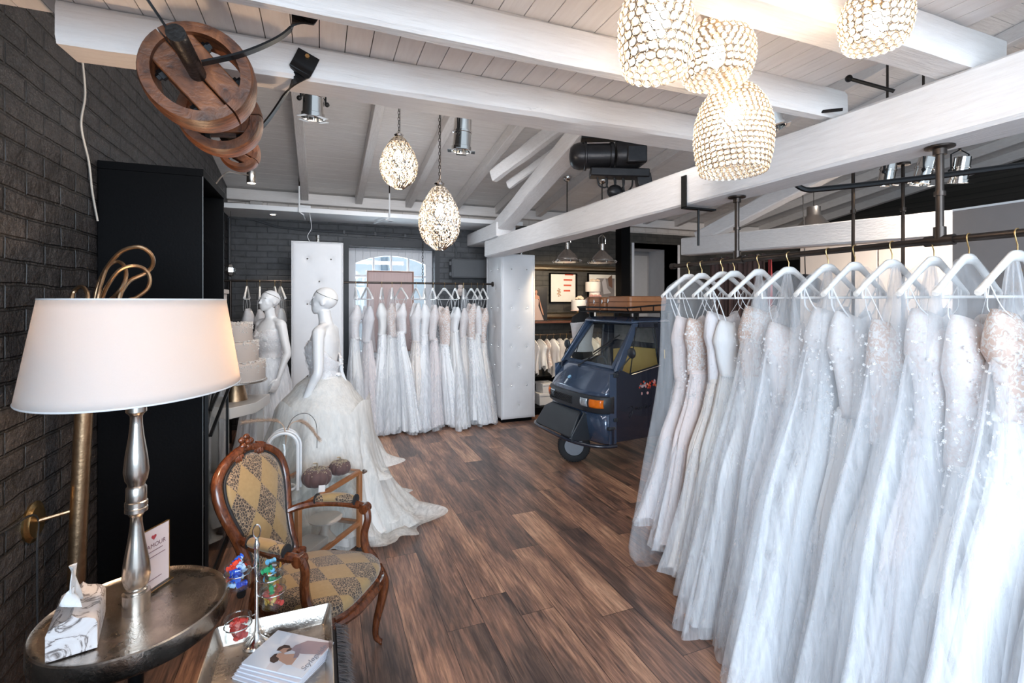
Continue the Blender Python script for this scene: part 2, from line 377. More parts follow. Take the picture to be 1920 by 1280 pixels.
def mk_bead():
    m = N('crystal_bead'); m.n.remove(m.b)
    tr = m.new('ShaderNodeBsdfTransparent'); tr.inputs[0].default_value = (1, .95, .87, 1)
    tl = m.new('ShaderNodeBsdfTranslucent'); tl.inputs[0].default_value = (1, .93, .84, 1)
    g = m.new('ShaderNodeBsdfGlossy'); g.inputs['Roughness'].default_value = .1
    a = m.new('ShaderNodeMixShader'); a.inputs[0].default_value = .45; m.link(tr.outputs[0], a.inputs[1]); m.link(tl.outputs[0], a.inputs[2])
    b = m.new('ShaderNodeMixShader'); b.inputs[0].default_value = .18; m.link(a.outputs[0], b.inputs[1]); m.link(g.outputs[0], b.inputs[2]); m.link(b.outputs[0], m.out.inputs[0]); return m.m
MT['bead'] = mk_bead()
MT['bulb'] = emit('warm_bulb', (1, .90, .76), 14)
MT['bulb_soft'] = emit('warm_lens', (1, .80, .52), 9)

# ------------------------------------------------------------------ the room
LX = -1.05; BY = 6.8; RX = 8.8; NY = -1.6
struct('floor', MB().box(LX-.1, RX+.1, NY, BY+.6, -.05, 0), MT['floor'])
def roofz(y): return 2.98+.16*(BY-y)
struct('wall_left', MB().box(LX-.3, LX, NY, BY+.1, 0, 4.3), MT['brick_left'])
# back wall with the arched window and the doorway
WX0, WX1, WZ0, WZ1 = .36, 1.52, .82, 2.32
DX0, DX1, DZ = 4.92, 5.83, 2.52
wb = MB()
wb.box(LX-.3, WX0, BY, BY+.35, 0, 2.74).box(WX1, 2.62, BY, BY+.35, 0, 2.74).box(WX0, WX1, BY, BY+.35, 0, WZ0)
wb.box(WX0, WX1, BY, BY+.35, WZ1, 2.74)
struct('wall_back', wb, MT['brick_back'], smooth=False)
wb = MB().box(2.62, DX0, BY, BY+.35, 0, 2.74).box(DX1, RX, BY, BY+.35, 0, 2.74).box(DX0, DX1, BY, BY+.35, DZ, 2.74)
struct('wall_back_right', wb, MT['brick_black'], smooth=False)
struct('trim_5', MB().box(LX, RX, BY, BY+.35, 2.74, 3.05), MT['brick_white'], smooth=False)
dd = MB().prism([(NY, 0), (BY+.35, 0), (BY+.35, roofz(BY)), (NY, roofz(NY))], lambda y, z, t: (t, y, z), RX, RX+.2)
struct('wall_right', dd, MT['brick_black'], smooth=False)
# window: arched frame, glazing bars, glass
def arch(x): return 2.30-.16*((x-(WX0+WX1)/2)/((WX1-WX0)/2))**2
fr = MB(); y0 = BY+.16
for xa, xb in ((WX0, WX0+.10), (WX1-.10, WX1)): fr.box(xa, xb, y0, y0+.07, WZ0, arch(xa if xa == WX0 else xb)+.0)
xs = np.linspace(WX0, WX1, 13)
for a, b in zip(xs, xs[1:]): fr.prism([(a, arch(a)-.075), (b, arch(b)-.075), (b, 2.34), (a, 2.34)], lambda x, z, t: (x, t, z), y0-.002, y0+.072)
fr.box(WX0, WX1, y0, y0+.07, WZ0, WZ0+.08)
for i in range(1, 4):
    x = WX0+.10+(WX1-WX0-.2)*i/4; fr.box(x-.014, x+.014, y0+.012, y0+.058, WZ0, arch(x)-.05)
for z in (1.94, 1.62, 1.30, 1.05): fr.box(WX0+.08, WX1-.08, y0+.01, y0+.06, z-.016, z+.016)
wfr = struct('window_1', fr, simple('window_paint', (.55, .55, .57), .5), bevel=.004)
struct('window_pane', MB().box(WX0+.05, WX1-.05, y0+.034, y0+.038, WZ0+.05, 2.28), MT['glass'], parent=wfr)
struct('trim_1', MB().box(WX0-.07, WX0, BY-.012, BY, WZ0, 2.34).box(WX1, WX1+.07, BY-.012, BY, WZ0, 2.34).box(WX0-.07, WX1+.07, BY-.012, BY, 2.34, 2.43), simple('dark_window_surround', (.035, .036, .04), .6))
# the lane outside: pale rendered house front and pavement
struct('wall_outside', MB().box(-3.5, 5.5, 10.2, 10.4, -.3, 5.5), simple('pale_render_outside', (.80, .84, .88), .9, var=.02))
struct('trim_outside_pipe', MB().tube([(1.22, 10.1, -.3), (1.22, 10.1, 5)], .07, 10), simple('grey_downpipe', (.30, .36, .42), .6))
struct('floor_outside', MB().box(-3.5, 5.5, BY+.6, 10.2, -.35, -.3), simple('pavement', (.4, .4, .4), .9))
# doorway recess and door
rc = MB().box(DX1, DX1+.05, BY-.004, BY+1.0, 0, DZ+.05).box(DX0-.05, DX1+.05, BY+.0, BY+1.0, DZ, DZ+.05).box(DX0-.05, DX0, BY-.004, BY+1.0, 0, DZ+.05)
struct('trim_2', rc, MT['plaster'], smooth=False)
dr = struct('door_1', MB().box(DX0, DX1, BY+.80, BY+.85, 0, DZ), simple('grey_door_paint', (.30, .29, .29), .5))
struct('door_leaf', MB().box(DX0+.05, DX0+.50, BY+.77, BY+.80, 0, DZ-.08), simple('pale_grey_door_leaf', (.36, .35, .35), .5), parent=dr, bevel=.005)
struct('door_panel', MB().box(DX0+.55, DX1-.05, BY+.775, BY+.80, 0, DZ-.08), simple('pale_grey_door_side', (.42, .41, .41), .5), parent=dr, bevel=.005)
struct('door_handle', MB().tube([(DX0+.44, BY+.77, 1.55), (DX0+.44, BY+.72, 1.55), (DX0+.30, BY+.72, 1.55)], .012, 8).box(DX0+.41, DX0+.47, BY+.755, BY+.77, 1.44, 1.60), MT['blackmetal'], parent=dr)
# roof boards (one structure), wall plate and rafters
rb = MB(); y = BY+.35; k = 0
rng = random.Random(4)
while y > NY:
    w = .15; z = roofz(y-w/2)
    rb.add([(x, yy, roofz(yy)+dz+rng.uniform(-.001, .003)*0) for dz in (0, .02) for yy in (y-.004, y-w) for x in (LX-.3, RX+.2)],
           [(0, 1, 3, 2), (4, 6, 7, 5), (0, 4, 5, 1), (2, 3, 7, 6), (0, 2, 6, 4), (1, 5, 7, 3)]); y -= w
struct('ceiling', rb, MT['board_x'], smooth=False)
struct('trim_6', MB().box(LX, RX, BY-.10, BY, 2.83, 2.965), MT['beamx'], bevel=.008)
for i in range(14):
    x = -.175+.655*i
    struct('trim_rafter', MB().bar((x, BY-.02, roofz(BY-.02)-.062), (x, 1.0, roofz(1.0)-.062), .085, .12), MT['rafter'], bevel=.006)
# flat board ceiling over the front, carried by the cross beams
cb = MB(); x = LX+.0
while x < 2.0: cb.box(x+.0016, x+.0874-.0016, NY, 1.97, 2.515, 2.535); x += .0874
struct('ceiling_boards', cb, MT['board_y'], smooth=False)
struct('ceiling_backing', MB().box(LX, 2.0, NY, 1.97, 2.536, 2.545), simple('dark_gap_backing', (.03, .025, .022), .9))
def wobbly(a, b, w, h, seed, amp=.005, n=24, up=(0, 0, 1), ends=None):
    rg = random.Random(seed); a = Vector(a); b = Vector(b); d = (b-a).normalized(); sd = d.cross(Vector(up)).normalized(); u = sd.cross(d); rings = []
    c = .014
    of = [(rg.uniform(-1, 1), rg.uniform(-1, 1)) for _ in range(8)]; cur = of[:]
    for i in range(n+1):
        p = a.lerp(b, i/n); cur = [(x*.8+rg.uniform(-.5, .5), y*.8+rg.uniform(-.5, .5)) for x, y in cur]
        q = [(-w/2, -h/2+c), (-w/2+c, -h/2), (w/2-c, -h/2), (w/2, -h/2+c), (w/2, h/2-c), (w/2-c, h/2), (-w/2+c, h/2), (-w/2, h/2-c)]
        rings.append([p+sd*(x+ox*amp)+u*(y+oy*amp) for (x, y), (ox, oy) in zip(q, cur)])
    return MB().loft(rings)
for nme, yc, wd, x0, x1, sd in (('trim_beam_front', .99, .13, LX, 2.22, 1), ('trim_beam_middle', 1.445, .06, LX, 2.14, 2), ('trim_beam_rear', 1.95, .165, -.745, 2.24, 3)):
    struct(nme, wobbly((x0, yc, 2.45), (x1, yc, 2.45), wd, .125, sd), MT['beamx'], ang=30)
struct('trim_beam_first', wobbly((LX, .5, 2.45), (2.2, .5, 2.45), .13, .125, 9), MT['beamx'], ang=30)
struct('trim_tie_beam', wobbly((2.12, NY, 2.275), (2.12, 6.05, 2.275), .2, .215, 5, n=50), MT['beamy'], ang=30)
struct('trim_tie_block', MB().box(2.0, 2.26, 5.55, 6.8, 2.385, 2.56), MT['beamy'], bevel=.01)
struct('trim_strut', wobbly((2.12, 5.75, 2.5), (2.12, 2.3, 3.42), .19, .17, 6), MT['beamy'], ang=30)
struct('trim_brace', wobbly((1.75, 4.95, 2.95), (2.3, 3.9, 3.40), .09, .13, 7), MT['beamy'], ang=30)
struct('trim_brace_low', wobbly((1.95, 5.0, 2.88), (2.45, 4.2, 3.28), .07, .09, 8), MT['beamy'], ang=30)
struct('trim_far_tie_beam', wobbly((4.6, 5.2, 2.32), (5.25, 2.0, 2.26), .2, .23, 10), MT['beamy'], ang=30)
struct('trim_far_strut', wobbly((4.65, 5.0, 2.42), (5.05, 3.0, 3.12), .17, .17, 11), MT['beamy'], ang=30)
struct('trim_far_strut_upper', wobbly((5.05, 3.0, 3.12), (5.3, 1.5, 3.6), .17, .17, 12), MT['beamy'], ang=30)
struct('trim_far_post', MB().box(4.05, 4.2, 5.9, 6.05, 0, 3.05), MT['black'])
# high shelf with downlights under it, along the back wall
sh = struct('trim_3', MB().box(LX+.01, 2.60, BY-.66, BY, 2.63, 2.655).box(LX+.01, 2.60, BY-.675, BY-.66, 2.625, 2.68), MT['white'], bevel=.003)
# taupe partition with lettering, pale partition, dark panel
MT['taupe'] = simple('taupe_board', (.25, .22, .21), .8, var=.05)
pw = struct('wall_partition', MB().box(4.5, 4.58, -1, 2.19, 0, 2.28), MT['taupe'])
struct('trim_4', MB().box(4.495, 4.585, -1, 2.19, 2.28, 2.295), MT['white'], parent=pw)
gl = simple('gold_lettering', (.45, .30, .16), .4, .6)
MODE[pw.name] = Matrix.Translation(pw.location)
text('ARI', .19, gl, pw, frameM((4.497, 1.77, 1.80), (0, -1, 0), (0, 0, 1)), 'lettering', align='CENTER')
text('BRA', .10, gl, pw, frameM((4.497, 1.77, 1.66), (0, -1, 0), (0, 0, 1)), 'lettering', align='CENTER')
MT['cream'] = simple('cream_panel', (.66, .60, .56), .6, var=.03)
pc = struct('wall_pale_partition', MB().box(6.0, 6.08, 2.4, 3.62, 0, 2.4).box(6.0, 6.08, 3.64, 4.6, 0, 2.4), MT['cream'], smooth=False)
struct('wall_dark_partition', MB().box(5.98, 6.08, 4.6, 5.7, 0, 2.15), MT['black'], smooth=False)
# ------------------------------------------------------------------ crystal pendants
def beaded_shade(prof, spacing, ring_r, ring_t, parent):
    """rows of little wire rings, each holding a crystal lens, on a surface of revolution"""
    # resample the profile by arc length
    P = [Vector((r, z)) for r, z in prof]; L = [0]
    for a, b in zip(P, P[1:]): L.append(L[-1]+(b-a).length)
    nrow = int(L[-1]/(spacing*.88)); rings = MB(); beads = MB()
    for k in range(nrow+1):
        s = L[-1]*k/nrow; i = max(j for j in range(len(L)) if L[j] <= s+1e-9); i = min(i, len(P)-2)
        u = (s-L[i])/(L[i+1]-L[i]); p = P[i].lerp(P[i+1], u); t = (P[i+1]-P[i]).normalized()
        cnt = max(6, int(2*PI*p.x/spacing))
        for j in range(cnt):
            a = 2*PI*(j+.5*(k % 2))/cnt; rad = Vector((math.cos(a), math.sin(a), 0)); tan = Vector((-math.sin(a), math.cos(a), 0))
            c = rad*p.x+Vector((0, 0, p.y)); up = rad*t.x+Vector((0, 0, t.y)); nrm = tan.cross(up).normalized()
            pts = [c+(tan*math.cos(2*PI*q/8)+up*math.sin(2*PI*q/8))*ring_r for q in range(8)]
            rings.tube(pts, ring_t, 3, closed=True, up=nrm)
            rim = [c+(tan*math.cos(2*PI*q/6)+up*math.sin(2*PI*q/6))*ring_r*.74 for q in range(6)]
            b0 = [c+nrm*ring_r*.45, c-nrm*ring_r*.45]
            beads.add(rim+b0, [(q, (q+1) % 6, 6) for q in range(6)]+[((q+1) % 6, q, 7) for q in range(6)])
    build(rings, 'wire_rings', MT['ringwire'], parent); build(beads, 'crystal_beads', MT['bead'], parent)
MT['ringwire'] = simple('champagne_wire', (.43, .35, .27), .35, 1)
def beehive(loc, r, h, label, power, first=None, top=2.51, sp=.0205):
    k = r/.12
    t = thing('beaded_pendant_lamp', label, 'pendant lamp', loc, 0, 'crystal beaded pendant lamps')
    x, y, z = loc   # z = bottom rim
    prof = [(r*.86, z), (r*.95, z+h*.16), (r, z+h*.36), (r*.97, z+h*.56), (r*.82, z+h*.76), (r*.58, z+h*.91), (r*.30, z+h)]
    sub = MB(); tt = thing; 
    MODE[t.name] = Matrix.Translation((x, y, 0))     # beads are made around the axis
    M0 = MODE[t.name]; MODE[t.name] = Matrix.Identity(4)
    beaded_shade([(a, b-z) for a, b in prof], sp, sp*.5, .0015, t)
    zc = h
    build(MB().lathe([(r*.30, zc-.005), (r*.36, zc+.012), (r*.42, zc+.035), (r*.36, zc+.06), (r*.2, zc+.075), (.02, zc+.085), (.012, zc+.11)], n=20), 'cap', MT['silvercap'], t)
    build(MB().tube([(0, 0, zc+.10), (0, 0, max(top-z, zc+.12))], .004, 6), 'suspension_cord', MT['darksteel'], t)
    sk = build(MB().lathe([(.016, zc-.005), (.016, zc-.06)], n=12), 'lamp_socket', MT['brass'], t)
    build(MB().sphere((0, 0, zc-.10), (.026, .026, .036), 12, 8), 'bulb', MT['bulb'], sk)
    point('lamp_light', (0, 0, zc-.155), power, (1, .86, .70), .03, t)
    return t
MT['silvercap'] = simple('worn_silver_cap', (.50, .43, .37), .28, 1, var=.2)
beehive((1.27, 1.215, 2.03), .122, .285, 'lowest beaded crystal pendant lamp, hanging alone before the long beam', 2.2, sp=.0188)
beehive((.71, .90, 2.125), .083, .21, 'beaded crystal pendant lamp cut by the top edge, left one of the overlapping pair', 1.9, sp=.0205)
beehive((1.10, 1.115, 2.265), .108, .165, 'beaded crystal pendant lamp cut by the top edge, right one of the overlapping pair', 1.9, sp=.0205)
beehive((1.37, .835, 2.285), .083, .15, 'beaded crystal pendant lamp nearest the top right corner', 2.0, sp=.0185)

def egg(loc, r, h, label, top, power, seed):
    x, y, z = loc
    t = thing('egg_pendant_lamp', label, 'pendant lamp', loc, 0, 'egg shaped crystal pendants', world=False)
    def rad(s): # s 0 bottom tip .. 1 top
        return r*max(.03, math.sin(PI*s**.80)**.72)*(1.0 if s > .1 else .9)
    rg = random.Random(seed); fil = MB(); bd = MB()
    n = 9
    def pt(s, a, off=0): q = rad(s)+off; return Vector((q*math.cos(a), q*math.sin(a), s*h))
    for j in range(n):
        for sg in (1, -1):
            for ph in (0, .5):
                pts = [pt(s, 2*PI*(j+ph)/n+sg*.30*math.sin(s*PI*3+ph*6)) for s in np.linspace(.02, .98, 40)]
                fil.tube(pts, .0034, 3)
    for row, s in enumerate(np.linspace(.16, .88, 8)):
        for j in range(n):
            a0 = 2*PI*(j+.5*(row % 2))/n
            for sc in (1, .55):
                loop = [pt(s+.052*sc*math.sin(q), a0+.20*sc*math.cos(q)) for q in np.linspace(0, 2*PI, 12, endpoint=False)]
                fil.tube(loop, .0034, 3, closed=True)
                for p in loop[::2]: bd.sphere(p*1.008, .0055, 5, 4)
    for k in range(260):
        s = rg.uniform(.04, .96); bd.sphere(pt(s, rg.uniform(0, 2*PI), -.004), .005, 5, 3)
    build(fil, 'wire_filigree', MT['chromewarm'], t); build(bd, 'crystal_beads', MT['bead'], t)
    build(MB().lathe([(r*.22, h*.975), (r*.26, h), (.012, h+.02)], n=16), 'cap', MT['chrome'], t)
    ch = MB(); zz = h+.02; i = 0
    while zz < top-z:
        ang = (i % 2)*PI/2
        ch.tube([(math.cos(ang)*.006*math.cos(q), math.sin(ang)*.006*math.cos(q), zz+.014*math.sin(q)) for q in np.linspace(0, 2*PI, 8, endpoint=False)], .0017, 4, closed=True, up=(math.cos(ang+PI/2), math.sin(ang+PI/2), 0)); zz += .022; i += 1
    build(ch, 'chain', MT['darksteel'], t)
    build(MB().tube([(.008, .004, h), (.008, .004, top-z)], .0025, 5), 'cable', MT['darksteel'], t)
    sk = build(MB().lathe([(.018, h), (.018, h*.72)], n=10), 'lamp_socket', MT['chrome'], t)
    build(MB().sphere((0, 0, h*.62), (.03, .03, .04), 12, 8), 'bulb', MT['bulb'], sk)
    point('lamp_light', (0, 0, h*.42), power, (1, .88, .74), .04, t); return t
MT['chromewarm'] = simple('silver_filigree', (.50, .46, .42), .25, 1)
egg((.50, 3.34, 2.35), .122, .375, 'smaller egg shaped crystal pendant, the upper and left one of the two', 3.4, 9, 1)
egg((.725, 3.10, 1.92), .132, .44, 'larger egg shaped crystal pendant, the lower and right one of the two', 3.5, 8, 2)

# ------------------------------------------------------------------ spot cans
def spot_can(loc, tilt, az, label, power=0, s=1.0, mount=None):
    t = thing('spotlight_can', label, 'spotlight', loc, 0, 'chrome spotlight cans', world=False)
    M = Euler((tilt, 0, az)).to_matrix()
    p = [(.03, .10), (.05, .095), (.052, .03), (.056, .028), (.056, .018), (.052, .016), (.052, -.06), (.058, -.063), (.058, -.085), (.050, -.088), (.046, -.06), (.042, .05), (.01, .055)]
    build(MB().lathe([(a*s, b*s) for a, b in p], n=24, M=M), 'can', MT['chrome'], t)
    fl = MB(); 
    for k in range(4):
        a = k*PI/2+.4; v = M @ Vector((math.cos(a)*.068*s, math.sin(a)*.068*s, -.088*s)); w = M @ Vector((-math.sin(a)*.03*s, math.cos(a)*.03*s, 0)); fl.bar(v-w, v+w, .022*s, .002, up=M @ Vector((0, 0, 1)))
    build_split(fl, 'colour_frame_clip', MT['chrome'], t)
    e = MB(); v1 = M @ Vector((.062*s, 0, 0)); v2 = M @ Vector((-.062*s, 0, 0)); up = Vector((0, 0, .13*s))
    e.tube([v1, v1+up*.9, up*1.15, v2+up*.9, v2], .005*s, 6)
    build(e, 'yoke', MT['blackmetal'], t)
    kn = MB(); 
    for v in (v1, v2): kn.sphere(v*1.12, .013*s, 8, 6)
    build_split(kn, 'knob', MT['blackmetal'], t)
    if mount: build(MB().tube([up*1.1, Vector((0, 0, mount-loc[2]))], .009, 8), 'mounting_rod', MT['darksteel'], t)
    build(MB().lathe([(.001, -.072*s), (.040*s, -.070*s)], n=20, M=M), 'lens', MT['bulb_soft'] if power else MT['glass'], t)
    if power:
        d = M @ Vector((0, 0, -1)); p0 = Vector(loc)+d*.09*s; spot('spot_light', p0, p0+d, power)
    return t
spot_can((-.035, 3.1, 2.78), .08, .3, 'unlit chrome spotlight can left of the egg pendants', 0, 1.15, 3.55)
spot_can((.92, 3.25, 2.74), .06, .9, 'unlit chrome spotlight can right of the egg pendants', 0, 1.2, 3.52)
spot_can((2.32, 1.95, 2.62), -.3, .5, 'chrome spotlight can half hidden behind the long beam', 0, .9, 3.6)
spot_can((4.15, 2.44, 2.60), .15, .2, 'lit chrome spotlight can, left one of the three over the right rack', 18, 1.05, 3.62)
spot_can((4.29, 2.27, 2.585), .25, .5, 'lit chrome spotlight can, middle one of the three over the right rack', 25, 1.1, 3.64)
spot_can((4.43, 2.11, 2.565), .2, -.4, 'chrome spotlight can, right one of the three over the right rack', 0, 1.05, 3.7)
# little clip light over the wardrobe
t = thing('clip_light', 'small lit clip lamp on a thin arm above the black wardrobe', 'lamp', (-.72, 3.82, 2.33))
build(MB().tube(smooth_path([(-.64, 3.60, 2.308), (-.68, 3.80, 2.36), (-.68, 3.90, 2.40), (-.66, 3.95, 2.46), (-.62, 4.02, 2.53), (-.56, 4.10, 2.545), (-.50, 4.15, 2.55)], 5), .005, 6), 'arm', MT['chromewarm'], t)
build(MB().lathe([(.02, .05), (.032, .045), (.034, -.04), (.030, -.045), (.026, .03)], c=(-.485, 4.17, 2.54), n=16), 'lamp_head', MT['chromewarm'], t)
build(MB().lathe([(.001, 0), (.028, 0)], c=(-.485, 4.17, 2.503), n=16), 'lens', MT['bulb'], t)
spot('clip_spot', (-.485, 4.17, 2.49), (-.6, 4.3, 1.5), 5)
# downlights in the shelf
for i, (x, on) in enumerate(((-.52, 1), (.85, 0), (1.75, 0))):
    t = thing('recessed_downlight', ['lit recessed downlight at the left end of the white shelf', 'unlit recessed downlight in the middle of the white shelf', 'unlit recessed downlight near the right end of the white shelf'][i], 'downlight', (x, BY-.38, 2.62), 0, 'downlights in the shelf')
    build(MB().lathe([(.045, 2.6299), (.045, 2.622), (.032, 2.622), (.030, 2.6299)], c=(x, BY-.38, 0), n=20), 'bezel', MT['white'], t)
    build(MB().lathe([(.001, 2.625), (.030, 2.625)], c=(x, BY-.38, 0), n=16), 'lens', MT['bulb_soft'] if on else MT['silver'], t)
spot('downlight', (-.52, BY-.38, 2.6), (-.5, BY-.4, 0), 14)
# shelf hanger rods and surface cable
for x, lab in ((-.22, 'left hanging rod of the white shelf'), (.80, 'right hanging rod of the white shelf')):
    t = thing('shelf_hanger', 'iron and white '+lab, 'rod', (x, 6.1, 2.6))
    build(MB().tube([(x, 6.1, 2.92), (x, 6.1, roofz(6.1))], .008, 6), 'upper_rod', MT['darksteel'], t)
    build(MB().tube([(x, 6.1, 2.92), (x, 6.1, 2.62), (x+.04*(1 if x < 0 else -1), 6.11, 2.60), (x+(.05 if x < 0 else -.14), 6.5, 2.60)], .010, 6), 'bracket', MT['white'], t)

# ------------------------------------------------------------------ industrial pendants
def ind_pendant(loc, label, top, power, group):
    x, y, z = loc; t = thing('industrial_pendant_lamp', label, 'pendant lamp', loc, 0, group, world=False)
    pr = [(.165, 0), (.170, .012), (.162, .03), (.150, .035)]
    for k in range(8): zz = .04+k*.013; rr = .15-.095*(k/8)**1.2; pr += [(rr, zz), (rr-.006, zz+.009)]
    pr += [(.045, .155), (.032, .165), (.032, .25), (.02, .255)]
    build(MB().lathe(pr, n=32), 'reflector', MT['silver'], t)
    cl = MB()
    for k in range(6): a = k*PI/3+.3; cl.tube([(.165*math.cos(a), .165*math.sin(a), .03), (.19*math.cos(a), .19*math.sin(a), .015), (.175*math.cos(a), .175*math.sin(a), -.004)], .009, 6)
    build_split(cl, 'rim_clip', MT['chrome'], t)
    build(MB().lathe([(.001, .004), (.155, .006)], n=32), 'lens', MT['bulb_soft'] if power else MT['white'], t)
    build(MB().tube([(-.05, 0, .25), (-.05, 0, .33), (0, 0, .37), (.05, 0, .33), (.05, 0, .25)], .006, 6), 'yoke', MT['chrome'], t)
    build(MB().tube([(0, 0, .25), (0, 0, top-z)], .008, 8), 'suspension_rod', MT['darksteel'], t)
    cr = Vector((0, 0, top-z)); build(MB().lathe([(.06, 0), (.06, -.02), (.045, -.05), (.015, -.065)], c=cr, n=20), 'ceiling_rose', MT['chrome'], t)
    if power: spot('pendant_light', Vector(loc)+Vector((0, 0, -.02)), Vector(loc)+Vector((.25, 1.5, -1)), power, (1, .78, .52), 110)
    return t
ind_pendant((2.95, 5.50, 2.09), 'ribbed chrome pendant lamp left, over the small dark vehicle', roofz(5.5), 24, 'industrial pendants')
ind_pendant((3.44, 5.45, 2.09), 'ribbed chrome pendant lamp right, over the small dark vehicle', roofz(5.5), 24, 'industrial pendants')
t = thing('dome_pendant_lamp', 'grey metal dome pendant lamp behind the far white beam', 'pendant lamp', (5.9, 4.0, 2.55))
build(MB().lathe([(.20, 0), (.20, .02), (.13, .09), (.09, .14), (.075, .16), (.075, .26), (.02, .27)], c=(5.7, 4.19, 2.50), n=28), 'lamp_shade', simple('brushed_nickel', (.5, .47, .44), .35, 1), t)
build(MB().tube([(5.7, 4.19, 2.77), (5.7, 4.19, roofz(4.19))], .004, 5).lathe([(.06, 0), (.05, -.04)], c=(5.7, 4.19, roofz(4.19)), n=14), 'suspension_cord', MT['darksteel'], t)
t = thing('saucer_pendant_lamp', 'dark dome lamp seen behind the hangers of the right rack', 'pendant lamp', (5.2, 3.4, 1.7))
build(MB().lathe([(.19, -.03), (.19, -.02), (.16, .06), (.10, .12), (.03, .145)], c=(5.17, 3.86, 1.74), n=32, M=Euler((.9, .35, 0)).to_matrix()), 'lamp_shade', simple('graphite_enamel', (.03, .033, .045), .28), t)
build(MB().tube([(5.17, 3.90, 1.85), (5.17, 3.95, roofz(3.95))], .006, 6), 'suspension_rod', MT['blackmetal'], t)

# ------------------------------------------------------------------ wooden belt pulleys on a shaft
def mk_pulley_wood():
    m = N('old_turned_wood'); v = m.coord()
    n = m.noise(m.mapping(v, (3, 14, 3)), 5, 5, .65, .8); n2 = m.noise(v, 7, 4)
    c = m.ramp(n, [(.3, (.035, .013, .008)), (.5, (.17, .055, .020)), (.75, (.33, .12, .045))])
    c = m.mix(m.math('MULTIPLY', m.ramp(n2, [(.5, 0.0), (.66, 1.0)]), .7), c, (.035, .02, .014))
    m.set(color=c, rough=.45); m.bump(n, .5, .006); return m.m
MT['pulley'] = mk_pulley_wood()
SXp, SZp = -.318, 2.235
def pulley(y, r, w, rot, label, rimt=.034):
    t = thing('belt_pulley', label, 'pulley', (SXp, y, SZp-r), 0, 'wooden belt pulleys on the shaft')
    M = Euler((PI/2, 0, 0)).to_matrix()
    c = (SXp, y, SZp)
    for half in (0, 1):
        a0 = rot+PI*half+.02; a1 = rot+PI*(half+1)-.02; rings = []
        for k in range(25):
            a = a0+(a1-a0)*k/24; d = Vector((math.cos(a), 0, math.sin(a))); ring = []
            for (rr, yy) in ((r-rimt, -w/2), (r-.006, -w/2), (r-.001, -w/2+.012), (r+.002, -w*.1), (r+.002, w*.1), (r-.001, w/2-.012), (r-.006, w/2), (r-rimt, w/2)):
                ring.append(Vector(c)+d*rr+Vector((0, yy, 0)))
            rings.append(ring)
        build(MB().loft(rings), 'rim_half', MT['pulley'], t, ang=50)
    ax = Vector((math.cos(rot), 0, math.sin(rot))); pp = Vector((-ax.z, 0, ax.x)); cc = Vector(c)
    for sg in (1, -1):
        q = cc+pp*sg*r*.235
        ln = math.sqrt((r-rimt*.7)**2-(r*.235)**2)
        build(MB().bar(q-ax*ln, q+ax*ln, w*.66, r*.44, up=pp), 'spoke_board', MT['pulley'], t, bevel=.004)
    bo = MB()
    for sg in (1, -1):
        for s2 in (1, -1):
            q = cc+ax*sg*r*.42+pp*s2*r*.455; bo.tube([q, q+pp*s2*.022], .010, 6).tube([q, q+pp*s2*.012], .016, 6)
    build_split(bo, 'clamp_bolt', MT['blackmetal'], t, per=2)
    return t
rot0 = -.83
pulley(1.62, .142, .105, rot0, 'largest wooden belt pulley, nearest on the iron shaft')
pulley(1.94, .128, .10, .1, 'middle sized wooden belt pulley behind the largest one')
pulley(2.36, .078, .09, -.5, 'smallest wooden belt pulley at the far end of the shaft', .022)
t = thing('drive_shaft', 'black iron shaft carrying the wooden belt pulleys', 'shaft', (SXp, 1.4, SZp))
build(MB().tube([(SXp, 1.36, SZp), (SXp, 2.5, SZp)], .0215, 16), 'shaft_rod', simple('greasy_iron', (.02, .018, .017), .4, .7, var=.5, bump=.4), t)
build_split(MB().lathe([(.04, -.02), (.04, .02)], c=(SXp, 1.66, SZp), n=20, M=Euler((PI/2, 0, 0)).to_matrix()).lathe([(.04, -.02), (.04, .02)], c=(SXp, 2.14, SZp), n=20, M=Euler((PI/2, 0, 0)).to_matrix()), 'collar', MT['blackmetal'], t)
def strap(pts, w, label, twist_end=True):
    # flat iron bar, its last stretch widened to a bolted tongue
    t = thing('iron_strap', label, 'bracket', pts[0], 0, 'iron straps holding the shaft')
    P = smooth_path(pts, 8); n = len(P); rings = []
    for i, p in enumerate(P):
        d = (P[min(i+1, n-1)]-P[max(i-1, 0)]).normalized(); s = i/(n-1)
        tw = max(0, min(1, (s-.5)/.18)); ww = w*(.5+1.0*tw) if twist_end else w
        base = Vector((0, 1, 0)); side = d.cross(base).normalized(); nn = side.cross(d)
        a = tw*PI/2*(1 if twist_end else 0); e1 = side*math.cos(PI/2-a)+nn*math.sin(PI/2-a); e2 = d.cross(e1)
        th = .006
        rings.append([p+e1*ww/2+e2*th/2, p-e1*ww/2+e2*th/2, p-e1*ww/2-e2*th/2, p+e1*ww/2-e2*th/2])
    build(MB().loft(rings), 'strap_bar', MT['blackmetal'], t, smooth=False)
    q = P[-4]; build(MB().tube([q+Vector((0, -.012, 0)), q+Vector((0, .0, 0))], .008, 6), 'bolt_head', MT['brass'], t); return t
strap([(-.30, 1.545, 2.25), (-.20, 1.555, 2.30), (-.11, 1.57, 2.37), (-.06, 1.57, 2.43), (-.035, 1.57, 2.47), (-.015, 1.57, 2.512)], .05, 'twisted black iron strap rising right from the largest pulley')
strap([(SXp-.02, 1.55, 2.26), (-.40, 1.55, 2.36), (-.44, 1.54, 2.42), (-.50, 1.53, 2.51)], .03, 'thin black iron strap rising left from the largest pulley', False)
